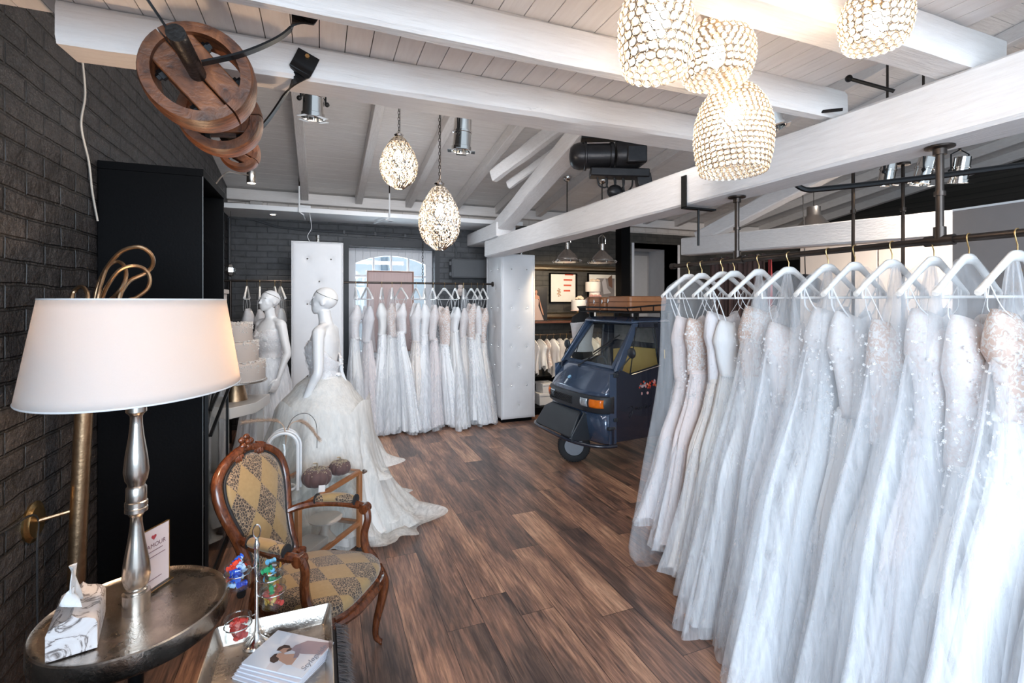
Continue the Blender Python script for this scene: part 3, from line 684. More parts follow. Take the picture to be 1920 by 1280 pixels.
strap([(-.29, 2.20, 2.25), (-.22, 2.10, 2.26), (-.16, 2.0, 2.30), (-.08, 1.87, 2.385), (-.055, 1.862, 2.43), (-.035, 1.86, 2.475)], .05, 'twisted black iron strap bolted to the rear cross beam')

# ------------------------------------------------------------------ electric hoist
t = thing('electric_hoist', 'black electric chain hoist hanging above the long beam', 'hoist', (2.25, 3.5, 2.5))
dk = simple('oily_black_iron', (.022, .022, .025), .32, .5, var=.4, bump=.25)
a = Vector((1.98, 3.55, 2.80)); b = Vector((2.62, 3.25, 2.80)); d = (b-a).normalized(); Mh = d.to_track_quat('Z', 'Y').to_matrix()
build(MB().lathe([(.02, -.05), (.07, -.04), (.10, -.01), (.112, .03), (.112, .07), (.118, .075), (.118, .09), (.10, .095), (.10, .28), (.11, .285), (.11, .31), (.09, .32)], c=a, n=28, M=Mh), 'motor_housing', dk, t)
build(MB().lathe([(.115, .33), (.12, .34), (.12, .50), (.11, .52), (.07, .57), (.02, .58)], c=a, n=28, M=Mh), 'gear_housing', dk, t)
build(MB().bar(a+d*.36+Vector((0, -.11, -.02)), a+d*.52+Vector((0, -.11, -.02)), .06, .14), 'control_box', dk, t, bevel=.012)
build(MB().bar(a+d*.05+Vector((0, 0, .15)), b+Vector((0, 0, .15)), .12, .03).bar(a+d*.15+Vector((0, 0, .1)), a+d*.15+Vector((0, 0, .5)), .02, .05).bar(a+d*.45+Vector((0, 0, .1)), a+d*.45+Vector((0, 0, .5)), .02, .05), 'trolley_frame', MT['blackmetal'], t)
build(MB().bar(a+d*.12+Vector((0, 0, -.14)), a+d*.60+Vector((0, 0, -.16)), .14, .07).bar(a+d*.5+Vector((0, 0, -.22)), a+d*.62+Vector((0, 0, -.2)), .1, .1), 'chain_guide', dk, t, bevel=.01)
cb = MB()
for k in range(4):
    s = a+d*(.18+.07*k)+Vector((0, 0, -.15)); cb.tube(smooth_path([s, s+Vector((.02, 0, -.09-.02*k)), s+Vector((.09, 0, -.10)), s+Vector((.10, 0, -.02))], 5), .007, 6)
build_split(cb, 'cable', MT['rubber'], t)
hk = a+d*.33+Vector((0, 0, -.3)); build(MB().sphere(hk, (.075, .05, .06), 14, 9), 'hook_block', dk, t)

# ------------------------------------------------------------------ pipes of the right rack, iron rods, brackets
RXk = 2.12; RZ = 1.82
t = thing('hanging_rail', 'dark steel pipe rail hung from the long beam, carrying the right gowns', 'clothes rail', (RXk, 2.45, RZ))
build(MB().tube([(RXk, 2.50, RZ), (RXk, -.6, RZ)], .0135, 12), 'rail_pipe', MT['darksteel'], t)
build(MB().lathe([(.019, 0), (.019, .03)], c=(RXk, 2.50, RZ), n=14, M=Euler((-PI/2, 0, 0)).to_matrix()), 'end_cap', MT['darksteel'], t)
for y in (2.0, 1.07, -.3):
    build(MB().tube([(RXk, y, RZ), (RXk, y, 2.165)], .0125, 12), 'drop_pipe', MT['darksteel'], t)
    build(MB().lathe([(.045, 2.167), (.045, 2.160), (.021, 2.156), (.021, 2.135)], c=(RXk, y, 0), n=20), 'flange', MT['darksteel'], t)
    build_split(MB().lathe([(.018, 2.0), (.018, 1.985)], c=(RXk, y, 0), n=14).tube([(RXk, y-.045, RZ), (RXk, y+.045, RZ)], .02, 12).tube([(RXk, y, RZ), (RXk, y, RZ+.05)], .0195, 12), 'pipe_fitting', MT['darksteel'], t)
t = thing('iron_rod', 'long black iron bar with bent end passing under the long beam', 'rod', (2.3, 1.0, 2.2))
build(MB().tube(smooth_path([(2.25, 1.76, 2.20), (2.30, 1.735, 2.165), (2.38, 1.68, 2.165), (2.6, 1.45, 2.175), (2.9, 1.05, 2.19), (3.3, .5, 2.2)], 6), .014, 8), 'bar', MT['blackmetal'], t)
for p0, p1, lab in (((2.0, 1.02, 2.43), (1.93, 1.13, 2.50), 'longest black iron peg above the right part of the long beam'), ((2.0, 1.38, 2.395), (1.96, 1.47, 2.41), 'short bent iron peg by the end of the middle cross beam'), ((2.0, 1.19, 2.41), (1.94, 1.28, 2.475), 'black iron peg between the two other pegs on the long beam')):
    t = thing('iron_peg', lab, 'peg', p0, 0, 'iron pegs on the long beam'); p0 = Vector(p0); p1 = Vector(p1)
    build(MB().tube([p0+(p0-p1)*.3, p1], .007, 8), 'shaft', MT['blackmetal'], t); build(MB().sphere(p1, .014, 8, 6), 'peg_head', MT['blackmetal'], t)
t = thing('iron_stirrup', 'black iron strap wrapped around the long beam with a rod below', 'bracket', (2.0, 2.2, 2.0))
build(MB().box(2.007, 2.015, 2.27, 2.31, 2.15, 2.34).box(2.007, 2.24, 2.27, 2.31, 2.145, 2.155), 'strap', MT['blackmetal'], t)
build(MB().tube([(2.12, 2.29, 2.15), (2.12, 2.29, 1.93)], .007, 8), 'rod', MT['blackmetal'], t)
for i, (x, y, z0) in enumerate(((4.1, 2.67, .0), (4.38, 2.46, .0))):
    t = thing('ceiling_rod', ['tall thin dark steel rod with round flange, left one behind the right rack', 'tall thin steel rod with round flange, right one behind the right rack'][i], 'rod', (x, y, z0))
    build(MB().tube([(x, y, z0), (x, y, 2.70)], .013, 8), 'rod', MT['darksteel'], t)
    build_split(MB().lathe([(.02, 2.35), (.02, 2.32)], c=(x, y, 0), n=12).lathe([(.05, 0), (.05, .02)], c=(x, y, 2.69), n=16), 'fitting', MT['darksteel'], t)
# rails of the back wall
def rail(name, x0, x1, y, z, label, drops):
    t = thing('hanging_rail', label, 'clothes rail', ((x0+x1)/2, y, z))
    build(MB().tube([(x0, y, z), (x1, y, z)], .0135, 10), 'rail_pipe', MT['darksteel'], t)
    build(MB().tube([(x1-.004, y, z), (x1+.012, y, z)], .035, 14), 'flange', MT['darksteel'], t); return t
rail('r', .27, 2.178, 6.2, 1.82, 'dark pipe rail between the two white quilted columns', 0)
t = rail('r', LX+.01, -.292, 6.2, 1.82, 'dark pipe rail between left wall and the left quilted column', 0)
build(MB().tube([(-.93, 6.2, 1.82), (-.93, 6.2, 0)], .0135, 10), 'upright', MT['darksteel'], t)
t = rail('r', 2.75, 4.60, 6.35, 1.10, 'low rail under the wall shelf carrying small lace tops', 0)
for x in (2.8, 3.7, 4.55): build(MB().tube([(x, 6.35, 1.10), (x, 6.80, 1.10)], .009, 8), 'wall_bracket', MT['darksteel'], t)
# ------------------------------------------------------------------ quilted columns
def column(x0, x1, y0, y1, z0, z1, label, front_cols, seed):
    t = thing('quilted_column', label, 'column', ((x0+x1)/2, (y0+y1)/2, 0), 0, 'white quilted columns')
    rows = []; z = z1-.19; k = 0
    while z > z0+.1: rows.append((z, k % 2)); z -= .255; k += 1
    def buttons(w):
        out = []
        for z, o in rows: out += [(w*.30, z), (w*.76, z)] if o == 0 else [(w*.53, z)]
        return out
    def face(o, ex, w, nrm, d):
        bt = buttons(w)
        def fn(u, v):
            a = u*w; z = z0+(z1-z0)*v
            e = min(a, w-a)/.03; e2 = min(z-z0, z1-z)/.03
            h = .012*(1-max(0, 1-min(e, 1))**2)*(1-max(0, 1-min(e2, 1))**2)
            for bx, bz in bt:
                q = math.hypot(a-bx, z-bz); h -= .011*math.exp(-(q/.028)**2)+.003*math.exp(-(q/.08)**2)
            return Vector(o)+Vector(ex)*a+Vector((0, 0, z))+Vector(nrm)*(h-.012)
        p = build(MB().grid(fn, 34, 120), 'cover_panel', MT['leather_white'], t, ang=60)
        for bx, bz in bt:
            build(MB().sphere(Vector(o)+Vector(ex)*bx+Vector((0, 0, bz))+Vector(nrm)*(-.006), (.011, .011, .011), 8, 6), 'button', MT['chrome'], p)
    face((x0, y0, 0), (1, 0, 0), x1-x0, (0, -1, 0), 0)
    face((x0, y1, 0), (0, -1, 0), y1-y0, (-1, 0, 0), 0)
    build(MB().box(x0+.014, x1-.0, y0+.014, y1, z0, z1-.002), 'column_body', MT['leather_white'], t, bevel=.01)
    e = .007
    build_split(MB().tube([(x0+.002, y0+.002, z0), (x0+.002, y0+.002, z1)], e, 6).tube([(x1-.004, y0+.002, z0), (x1-.004, y0+.002, z1)], e, 6).tube([(x0, y1, z0), (x0, y1, z1)], e, 6), 'piping', MT['leather_white'], t)
    build(MB().tube([(x1-.01, y1-.01, z1-.002), (x1-.01, y0, z1-.002), (x0, y0, z1-.002), (x0, y1-.01, z1-.002)], .006, 6), 'top_piping', MT['leather_white'], t)
    build(MB().box(x0+.02, x1-.02, y0+.05, y1-.05, 0, z0), 'plinth', MT['black'], t)
    return t
column(2.19, 2.66, 5.87, 6.45, .05, 2.20, 'tall white quilted column with buttons, right of the gown rack, under the long beam', 2, 1)
column(-.29, .25, 5.90, 6.45, .05, 2.26, 'tall white quilted column with buttons, behind the two mannequins', 2, 2)
t = thing('wireless_box', 'small chrome fitting standing on top of the left quilted column', 'fitting', (-.03, 6.1, 2.262))
build(MB().box(-.10, .03, 6.04, 6.14, 2.262, 2.28), 'base_plate', MT['silver'], t, bevel=.003)
build(MB().lathe([(.022, 2.28), (.022, 2.31), (.016, 2.315), (.016, 2.325), (.026, 2.33), (.026, 2.36), (.012, 2.365)], c=(-.02, 6.09, 0), n=16), 'valve', MT['chrome'], t)
build(MB().tube(smooth_path([(-.10, 6.1, 2.27), (-.13, 6.1, 2.35), (-.09, 6.12, 2.45), (-.11, 6.14, 2.62)], 6), .003, 5), 'cable', MT['white'], t)
t = thing('wireless_box', 'small chrome fitting standing on top of the right quilted column', 'fitting', (2.5, 6.1, 2.202))
build(MB().lathe([(.02, 2.202), (.02, 2.24), (.028, 2.245), (.028, 2.28), (.01, 2.285)], c=(2.52, 6.0, 0), n=16), 'valve', MT['chrome'], t)
build(MB().tube([(2.32, 5.95, 2.21), (2.46, 6.0, 2.215)], .012, 8), 'pipe_stub', MT['darksteel'], t)

# ------------------------------------------------------------------ hangers
MT['hanger'] = simple('white_hanger_lacquer', (.78, .765, .75), .35, var=.02)
def make_hanger():
    # local: hook on the rail axis at origin, arms along x
    t = thing('clothes_hanger', 'x', 'hanger', (0, 0, 0), world=False)
    hk = [(.012*math.cos(a), 0, .014*math.sin(a)+.0) for a in np.linspace(-.5, PI+.1, 12)]
    hk = [(.0155*math.cos(a), 0, .0155*math.sin(a)) for a in np.linspace(-.6, PI-.1, 12)]+[(-.0155, 0, -.006), (-.006, 0, -.026), (0, 0, -.036), (0, 0, -.062)]
    build(MB().tube(hk, .0022, 6), 'hook', MT['brass'], t)
    rings = []
    for s in np.linspace(-1, 1, 33):
        a = abs(s); x = .205*s; z = -.056-.004*(a/.16)**2 if a < .16 else -.060-.125*(a-.16)**1.0/.84*(.75+.25*a)-.004*math.sin(PI*(a-.16)/.84)
        w = .022*(1+.25*a*a)+(.004 if a < .1 else 0); hh = .036-.016*a+(-.006 if .90 < a < .94 else 0)
        ring = []
        for q in range(8):
            b = 2*PI*q/8+PI/8; ring.append((x, w*.42*math.cos(b)*1.1, z-hh*.5+hh*.55*math.sin(b)))
        rings.append(ring)
    build(MB().loft(rings), 'arms', MT['hanger'], t, ang=60)
    build(MB().tube([(-.168, 0, -.208), (.168, 0, -.208)], .0055, 8), 'trouser_bar', MT['hanger'], t)
    wr = MB()
    for s in (-1, 1): wr.tube([(s*.166, 0, -.155), (s*.172, 0, -.19), (s*.168, 0, -.212)], .0042, 6)
    build_split(wr, 'bar_support', MT['hanger'], t)
    return t
HG = make_hanger(); hg_used = [False]
def hanger(x, y, rz, label, group, z=RZ+.0):
    loc = (x, y, z)
    if not hg_used[0]:
        hg_used[0] = True; HG.location = loc; HG.rotation_euler = (0, 0, rz); HG['label'] = label; HG['group'] = group; return HG
    return dup(HG, loc, rz, label, group)

# ------------------------------------------------------------------ gowns
def cloth(keys, z0, z1, seed, nfold, amp0, amp1, lean=(0, 0), nu=112, nv=30, hemvar=.03, topfn=None, power=1.6, twist=.2):
    """pleated closed sheet; keys: (t, halfwidth_x, halfdepth_y), t 0 top .. 1 hem"""
    rg = random.Random(seed)
    ph = [rg.uniform(0, 6.3) for _ in range(6)]; n2 = nfold; n1 = max(3, nfold//2-1); n3 = nfold*2+1
    def fn(u, v):
        th = 2*PI*u; a, b = interp(keys, v)
        am = amp0+(amp1-amp0)*v**power
        w = am*(.60*math.sin(n2*th+ph[0]+twist*math.sin(3*v+ph[4]))+.30*math.sin(n1*th+ph[1]+twist*2*v)+.22*math.sin(n3*th+ph[2]))
        q = 1+w*2.2
        zt = z0+(topfn(th) if topfn else 0)*(1-v)**4
        zh = z1+hemvar*(.6*math.sin(2*th+ph[3])+.4*math.sin(5*th+ph[5]))
        z = zt+(zh-zt)*v
        cx = lean[0]*v**1.8; cy = lean[1]*v**1.8+.012*math.sin(4*v+ph[4])
        aw = .028*w*8*v
        return (cx+a*math.cos(th)*q, cy+b*math.sin(th)*(1+w*1.2)+am*.20*math.sin(n2*th+ph[0]+1), max(z, .004+.006*math.sin(n3*th)))
    return MB().grid(fn, nu, nv, cu=True)
def petals(seed, fn, n, mat, parent, name, size=.012):
    rg = random.Random(seed); mb = MB()
    for k in range(n):
        u, v = rg.random(), rg.random()**1.0
        p = Vector(fn(u, v)); pu = Vector(fn((u+.01) % 1, v)); pv = Vector(fn(u, min(1, v+.01)))
        e1 = (pu-p); e2 = (pv-p)
        if e1.length < 1e-6 or e2.length < 1e-6: continue
        e1.normalize(); nn = e1.cross(e2).normalized(); e2 = nn.cross(e1)
        c = p-nn*.003*(1 if nn.dot(Vector((p.x, p.y, 0))) < 0 else -1)
        m = rg.choice((4, 5)); s = size*rg.uniform(.5, 1.3); a0 = rg.uniform(0, 6)
        off = Vector((p.x, p.y*3, 0)).normalized()*.004
        for q in range(m):
            a = a0+2*PI*q/m; d = e1*math.cos(a)+e2*math.sin(a); sd = e1*-math.sin(a)+e2*math.cos(a)
            mb.add([c+off, c+off*1.8+d*s*.6+sd*s*.35, c+off*1.2+d*s, c+off*1.8+d*s*.6-sd*s*.35], [(0, 1, 2, 3)])
    return build(mb, name, mat, parent, smooth=False, kind='stuff')
def gown(x, y, rz, label, group, seed, style, z=RZ, hem=.03, w_hem=.30, d_hem=.09, lean=(0, 0), cover=True, veil=0, detail=True, cat='wedding dress', wid=1.0, tulle='tulle'):
    """style = (bodice mat, skirt mat, waist z, bodice kind, strap)"""
    bm, sm, wz, kind, st = style
    d_hem *= .95; w_hem *= 1.18
    t = thing('wedding_gown', label, cat, (x, y, 0), rz, group, world=False)
    rg = random.Random(seed)
    ztop = z-.30+rg.uniform(-.06, .02)
    q = .5 if not detail else 1
    # bodice: shaped cups over a narrow waist
    def btop(th): return .035*abs(math.cos(th))-.05*math.exp(-((math.sin(th)-1)**2)/.1)*1+(-.10 if kind == 'v' else -.0)*max(0, 1-abs(math.cos(th))*3)
    wid *= .86
    bk = [(0, .118*wid, .034), (.12, .140*wid, .056), (.30, .150*wid, .072), (.50, .128*wid, .052), (1, .105*wid, .045)]
    b = build(cloth(bk, ztop, wz-.02, seed, 7, .0, .012, nu=64, nv=14, hemvar=0, topfn=btop), 'bodice', MT[bm], t, solid=.004)
    # skirt
    sk = [(0, .105*wid, .046), (.12, .135*wid, .058), (.40, .09+w_hem*.44, .04+d_hem*.42), (.75, w_hem*.88, d_hem*.86), (.95, w_hem, d_hem), (1, w_hem*1.05, d_hem*1.05)]
    build(cloth(sk, wz, hem, seed+1, rg.choice((9, 11, 13)), .01, .075, lean=lean, nu=int(150*q), nv=28), 'skirt', MT[sm], t, ang=180)
    build(MB().lathe([(1, wz-.012), (1.03, wz), (1, wz+.012)], n=32, sx=.108*wid, sy=.049), 'waistband', MT[sm], t)
    if detail and bm.startswith('lace'):
        f = lambda u, v: (.15*math.cos(2*PI*u)*(1-.25*v)+lean[0]*v*.2, .066*math.sin(2*PI*u), ztop-.02-(ztop-wz+.28)*v)
        petals(seed, f, 300, MT['applique'], t, 'lace_applique', .0065)
    # straps
    if st:
        sp = MB(); zt = z-.10 if st == 1 else z-.16
        for s in (-1, 1):
            for yy in (-.02, .025):
                sp.tube(smooth_path([(s*.15, 0, z-.165), (s*.12, yy*.8, z-.24), (s*.085*wid, yy, ztop+.01)], 4), .0036 if st == 2 else .0019, 4)
        build_split(sp, 'strap', MT['satin_w'], t)
    else:
        sp = MB()
        for s in (-1, 1): sp.tube(smooth_path([(s*.12, 0, z-.20), (s*.11, .01, z-.27), (s*.10*wid, 0, ztop)], 4), .0014, 4)
        build_split(sp, 'hanging_loop', MT['satin_w'], t)
    # overlay of tulle on the skirt
    ok = [(0, .11*wid, .05), (.15, .145*wid, .065), (.5, .07+w_hem*.60, .03+d_hem*.66), (.85, w_hem*1.08, d_hem*1.08), (1, w_hem*1.18, d_hem*1.18)]
    build(cloth(ok, wz-.01, max(.01, hem-.02), seed+5, rg.choice((8, 10, 12)), .01, .085, lean=(lean[0]*1.15, lean[1]), nu=int(120*q), nv=26, hemvar=.02), 'tulle_overlay', MT[tulle], t, ang=180)
    if veil:
        vk = [(0, .012, .010), (.06, .035, .022), (.25, .14, .05), (.6, w_hem*.95, d_hem*1.0), (1, w_hem*1.32, d_hem*1.3)]
        build(cloth(vk, z-.085, .02, seed+21, 7, .02, .09, lean=(lean[0]*1.2-.02*veil, lean[1]-.01), nu=110, nv=30, hemvar=.02, power=1.0), 'hung_veil', MT['tulle'], t, ang=180)
    if cover:
        ck = [(0, .06, .02), (.035, .16, .035), (.075, .21, .05), (.30, .215, .065), (.7, w_hem*1.15, d_hem*1.1), (.93, w_hem*1.26, d_hem*1.3), (.985, w_hem*1.15, d_hem*1.2), (1, w_hem*1.0, d_hem)]
        build(cloth(ck, z-.075, .015, seed+9, 6, .006, .05, lean=(lean[0]*1.3, lean[1]), nu=int(96*q), nv=30, hemvar=.02), 'sheer_cover', MT['cover'], t, ang=180)
    return t
MT['applique'] = simple('white_lace_petals', (.84, .82, .82), .6, var=.02)
G = 'gowns on the right rail'
S = lambda *a: a
right = [  # y, style, hem, w_hem, d_hem, lean, cover, tulle, words
 (2.369, S('sequin_blush', 'sequin_blush', 1.12, 's', 2), .30, .215, .085, (-.07, .03), True, 'tulle', 'sequinned blush gown in a clear cover, farthest left on the right rail, beside the vehicle'),
 (2.261, S('lace_nude', 'sequin_blush', 1.18, 'v', 1), .20, .20, .08, (-.06, 0), False, 'tulle', 'blush sparkling gown with bare nude lining in its back, second from the vehicle'),
 (2.101, S('sequin', 'champ', 1.15, 's', 1), .14, .22, .08, (-.06, 0), False, 'tulle', 'pale champagne gown with shimmering top, third from the vehicle'),
 (2.018, S('satin_w', 'satin', 1.2, 'v', 2), .10, .22, .075, (-.06, 0), False, 'tulle', 'plain ivory crepe gown with long halter straps, fourth from the vehicle'),
 (1.858, S('lace_nude', 'satin_w', 1.2, 's', 1), .03, .26, .10, (-.07, 0), False, 'tulle_d', 'white gown with cut out lace top on nude lining, fifth from the vehicle'),
 (1.686, S('lace_blush', 'sequin', 1.12, 's', 0), .02, .24, .085, (-.06, 0), True, 'tulle', 'lace gown with feathered veil hung over its hanger, sixth from the vehicle'),
 (1.490, S('lace', 'satin_w', 1.22, 's', 2), .01, .30, .11, (-.10, 0), True, 'tulle_d', 'full white tulle gown with openwork lace cups, seventh from the vehicle'),
 (1.373, S('lace', 'satin_w', 1.13, 's', 2), .03, .26, .07, (-.06, 0), True, 'tulle', 'slim white lace gown with broad straps, in front of the pale wall panels'),
 (1.229, S('lace_nude', 'satin', 1.05, 'v', 1), .01, .27, .075, (-.06, 0), True, 'tulle', 'deep cut nude backed lace gown, fourth from the near end of the right rail'),
 (1.088, S('lace_blush', 'blush', 1.12, 's', 1), .01, .30, .085, (-.07, 0), True, 'tulle_d', 'blush tulle gown with thin straps, third from the near end of the right rail'),
 (.984, S('lace_blush', 'satin_w', 1.02, 's', 0), .01, .28, .07, (-.05, 0), True, 'tulle_d', 'pink backed lace gown under a plain white hanger, second from the near end'),
 (.857, S('lace_nude', 'satin_w', 1.22, 'v', 1), .01, .30, .09, (-.06, 0), False, 'tulle_d', 'nude backed floral lace gown on the nearest hanger of the right rail'),
 (.70, S('sequin', 'satin_w', 1.15, 's', 1), .01, .30, .09, (-.03, 0), True, 'tulle_d', 'beaded white gown at the right edge of the picture, its hanger out of view'),
]
for i, (y, st, hem, wh, dh, lean, cov, tl, words) in enumerate(right):
    gown(RXk, y, .04*math.sin(i*2.1), words, G, 100+i*13, st, veil=1 if i in (4, 5, 6, 8, 9, 11) else 0, hem=hem, w_hem=wh, d_hem=dh, lean=lean, cover=cov, tulle=tl)
    hanger(RXk, y, .04*math.sin(i*2.1), 'white wooden hanger with brass hook holding the '+' '.join(words.split()[:9]).rstrip(',') if False else 'white hanger holding the '+' '.join(words.split(',')[0].split()[:12]), 'white hangers on the right rail')
# feathered veil over the sixth hanger, nude bra pads and so on are part of their gowns
mats_b = ['satin', 'blush', 'satin_w', 'satin', 'satin_w', 'champ', 'satin_w', 'blush', 'satin_w', 'satin', 'champ', 'satin_w', 'satin', 'champ']
lace_b = ['lace', 'sequin', 'satin', 'lace_nude', 'lace', 'lace', 'satin_w', 'lace_blush', 'lace_nude', 'satin_w', 'lace_blush', 'lace_nude', 'lace', 'lace_nude']
xs = [.41, .541, .72, .845, .956, 1.145, 1.255, 1.366, 1.514, 1.66, 1.775, 1.88, 1.965, 2.045]
wb_ = ['full ivory tulle gown with off shoulder ruffle, beside the left quilted column', 'blush sequinned gown in a long sheer cover, before the arched window', 'white gown with draped satin shoulder, second before the arched window', 'gown with gold brown embroidered lace top, before the window', 'white gown with tiered ruffle skirt, at the middle of the window', 'white gown with lace flowers at the hip, below the larger egg lamp', 'plain white gown just right of the window frame', 'slim blush gown with scattered lace, below the grey wall box', 'nude backed lace gown near the middle of the right half', 'plain ivory crepe gown with long train, sixth from the right column', 'blush backed lace gown, fourth from the right column', 'champagne lace gown with bare back, third from the right column', 'white lace gown, second from the right column', 'nude and white lace gown touching the right quilted column']
for i, x in enumerate(xs):
    rz = PI/2+(.30*math.sin(i*1.7+.5) if 0 < i < 12 else 0)
    wide = .30 if i in (0, 4, 9) else .22
    gown(x, 6.2, rz, wb_[i], 'gowns on the back rail', 300+i*17, S(lace_b[i], mats_b[i], [1.14, 1.1, 1.18, 1.16, 1.2, 1.08, 1.15, 1.1, 1.02, 1.2, 1.12, 1.1, 1.15, 1.05][i], 'sv'[i % 2], (1, 0, 1, 1, 2, 1, 0, 1, 1, 2, 1, 1, 1, 1)[i]), hem=.05, w_hem=wide, d_hem=.115, lean=(-.10 if i else -.05, 0), cover=i in (1, 3, 7, 10), detail=i in (3, 5, 8, 11), tulle='tulle_d' if i % 3 == 0 else 'tulle')
    hanger(x, 6.2, rz, 'white hanger holding the '+wb_[i].split(',')[0], 'white hangers on the back rail')
lf = [(-.766, 'lace', 'satin', 'ivory lace gown nearest the left wall, behind the tiered cake'), (-.637, 'lace', 'satin_w', 'white lace gown with wide neckline, behind the left mannequin'), (-.483, 'lace_blush', 'satin', 'blush backed gown mostly hidden by the left mannequin'), (-.42, 'satin_w', 'satin_w', 'white gown in a sheer blue white cover, touching the left quilted column')]
for i, (x, a, b, w) in enumerate(lf):
    gown(x, 6.2, PI/2+.1*i*(i < 3), w, 'gowns left of the left column', 700+i*7, S(a, b, 1.15, 's', 1), hem=.05, w_hem=.22, d_hem=.07, lean=(-.04, 0), cover=i == 3, detail=False)
    hanger(x, 6.2, PI/2+.1*i, 'white hanger holding the '+w.split(',')[0], 'white hangers left of the left column')

# ------------------------------------------------------------------ low rack of lace tops, shelf, frame, pictures, cakes on the shelf
lr = random.Random(9)
def lace_top(x, i):
    t = thing('lace_top', 'small white lace top hanging on the low rail below the wall shelf', 'top', (x, 6.35, 0), PI/2+.12*math.sin(i*2.3), 'lace tops on the low rail', world=False)
    z = 1.10; L = lr.uniform(.38, .52)
    def tp(th): return .0
    ck = [(0, .03, .012), (.10, .12, .022), (.22, .19, .03), (.45, .16, .035), (1, .15+lr.uniform(0, .05), .04)]
    build(cloth(ck, z-.07, z-.07-L, 900+i, 7, .0, .09, nu=56, nv=14, hemvar=.05), 'garment', MT[['lace', 'satin', 'lace_nude', 'satin_w'][i % 4]], t, ang=180)
    build(MB().tube([(.0155, 0, z-.003), (.011, 0, z+.011), (0, 0, z+.0155), (-.011, 0, z+.011), (-.0155, 0, z-.002), (0, 0, z-.03), (0, 0, z-.07)], .0022, 4), 'hanger_hook', MT['brass'], t)
    build(MB().tube([(-.16, 0, z-.13), (-.03, 0, z-.068), (.03, 0, z-.068), (.16, 0, z-.13)], .008, 6), 'hanger_arms', MT['hanger'], t)
for i in range(16): lace_top(2.86+.107*i, i)
sf = thing('wall_shelf', 'dark reddish wooden shelf under the big gold frame', 'shelf', (3.7, 6.6, 1.27))
build(MB().box(2.70, 4.55, 6.45, 6.8, 1.262, 1.29), 'shelf_board', simple('dark_red_wood', (.10, .035, .02), .4), sf, bevel=.004)
pl = thing('low_cabinet', 'black low cabinet plinth below the rail of lace tops', 'cabinet', (3.6, 6.5, 0))
build(MB().box(2.70, 4.75, 6.15, 6.79, 0, .10), 'base', MT['black'], pl)
build(MB().box(2.70, 4.75, 6.66, 6.79, .10, .42), 'back_panel', MT['black'], pl)
for i, (x, z, w, h) in enumerate(((3.02, .10, .22, .17), (3.06, .27, .2, .14))):
    t = thing('storage_box', ['white storage box on the low black cabinet, lower of the two', 'white storage box on the low black cabinet, upper of the two'][i], 'box', (x, 6.4, z), 0, 'white storage boxes')
    build(MB().box(x-w/2, x+w/2, 6.25, 6.5, z, z+h*.75), 'box_base', MT['white'], t, bevel=.006); build(MB().box(x-w/2-.006, x+w/2+.006, 6.244, 6.506, z+h*.75, z+h), 'lid', MT['white'], t, bevel=.006)
MT['silverframe'] = simple('champagne_silver_frame', (.52, .43, .30), .32, 1, var=.2, vs=50, bump=.4)
fr = thing('gilded_frame', 'big empty champagne gold frame on the wall above the shelf', 'frame', (3.9, 6.76, 1.30))
def mould(x0, x1, z0, z1, w, y, mat, par, name):
    prof = [(0, 0), (.12, .03), (.3, .045), (.5, .028), (.75, .036), (1, .012), (1, 0)]
    rings = []
    for cx, cz, sx, sz in ((x0, z0, 1, 1), (x1, z0, -1, 1), (x1, z1, -1, -1), (x0, z1, 1, -1)):
        rings.append([(cx+sx*w*p, y-d, cz+sz*w*p) for p, d in prof])
    return build(MB().loft(rings, False, True), name, mat, par, ang=25)
mould(2.72, 4.79, 1.31, 2.16, .10, 6.79, MT['silverframe'], fr, 'moulding')
def picture(x0, x1, z0, z1, label, kind, y=6.78):
    t = thing('framed_picture', label, 'picture', ((x0+x1)/2, y, z0), 0, 'pictures above the shelf')
    mould(x0, x1, z0, z1, .02, y, MT['black'], t, 'frame'); build(MB().box(x0+.015, x1-.015, y-.01, y-.004, z0+.015, z1-.015), 'mount_board', simple('warm_white_card', (.75, .72, .66), .8), t)
    if kind == 1:
        r_ = simple('red_brush_mark', (.55, .08, .04), .8); f_ = simple('brown_floral_mark', (.45, .28, .18), .8)
        for k in range(4): build(MB().box(x0+.27-.02*(k < 3), x0+.42-.03*(3-k)*.6, y-.0125, y-.0105, z0+.18+k*.085, z0+.205+k*.085), 'red_stroke', r_, t)
        ff = MB()
        for k in range(14): a = k*.9; ff.sphere((x0+.17+.04*math.cos(a)*(k/14), y-.011, z0+.17+.055*math.sin(a)*(k/14+.3)), (.012, .002, .012), 6, 4)
        build(ff, 'flower_motif', f_, t)
    else:
        build(MB().box(x0+.17, x1-.07, y-.0125, y-.0105, z0+.06, z1-.08), 'photo_print', simple('greyish_photo', (.22, .20, .20), .5, var=.5, vs=9), t)
        build(MB().prism([(x0+.27, z0+.3), (x0+.33, z0+.38), (x0+.37, z0+.2), (x0+.44, z0+.12), (x0+.3, z0+.10)], lambda a, b, c: (a, c, b), y-.0145, y-.0128), 'pale_figure', simple('pale_photo_area', (.5, .48, .5), .5), t)
        build(MB().prism([(x0+.38, z0+.36), (x0+.46, z0+.42), (x0+.47, z0+.2), (x0+.40, z0+.24)], lambda a, b, c: (a, c, b), y-.0145, y-.0128), 'brown_figure', simple('brown_photo_area', (.16, .08, .05), .5), t)
    return t
picture(3.32, 3.80, 1.56, 2.03, 'black framed print with four red strokes inside the gold frame', 1)
picture(4.0, 4.58, 1.60, 2.04, 'black framed photograph behind the shelf cakes inside the gold frame', 2)
t = thing('bridal_photo_board', 'dark photo of a bride in a pale gown standing on the shelf', 'picture', (3.02, 6.62, 1.29))
build(MB().box(2.86, 3.21, 6.62, 6.635, 1.29, 1.80), 'board', simple('dark_photo_ground', (.015, .013, .014), .35), t)
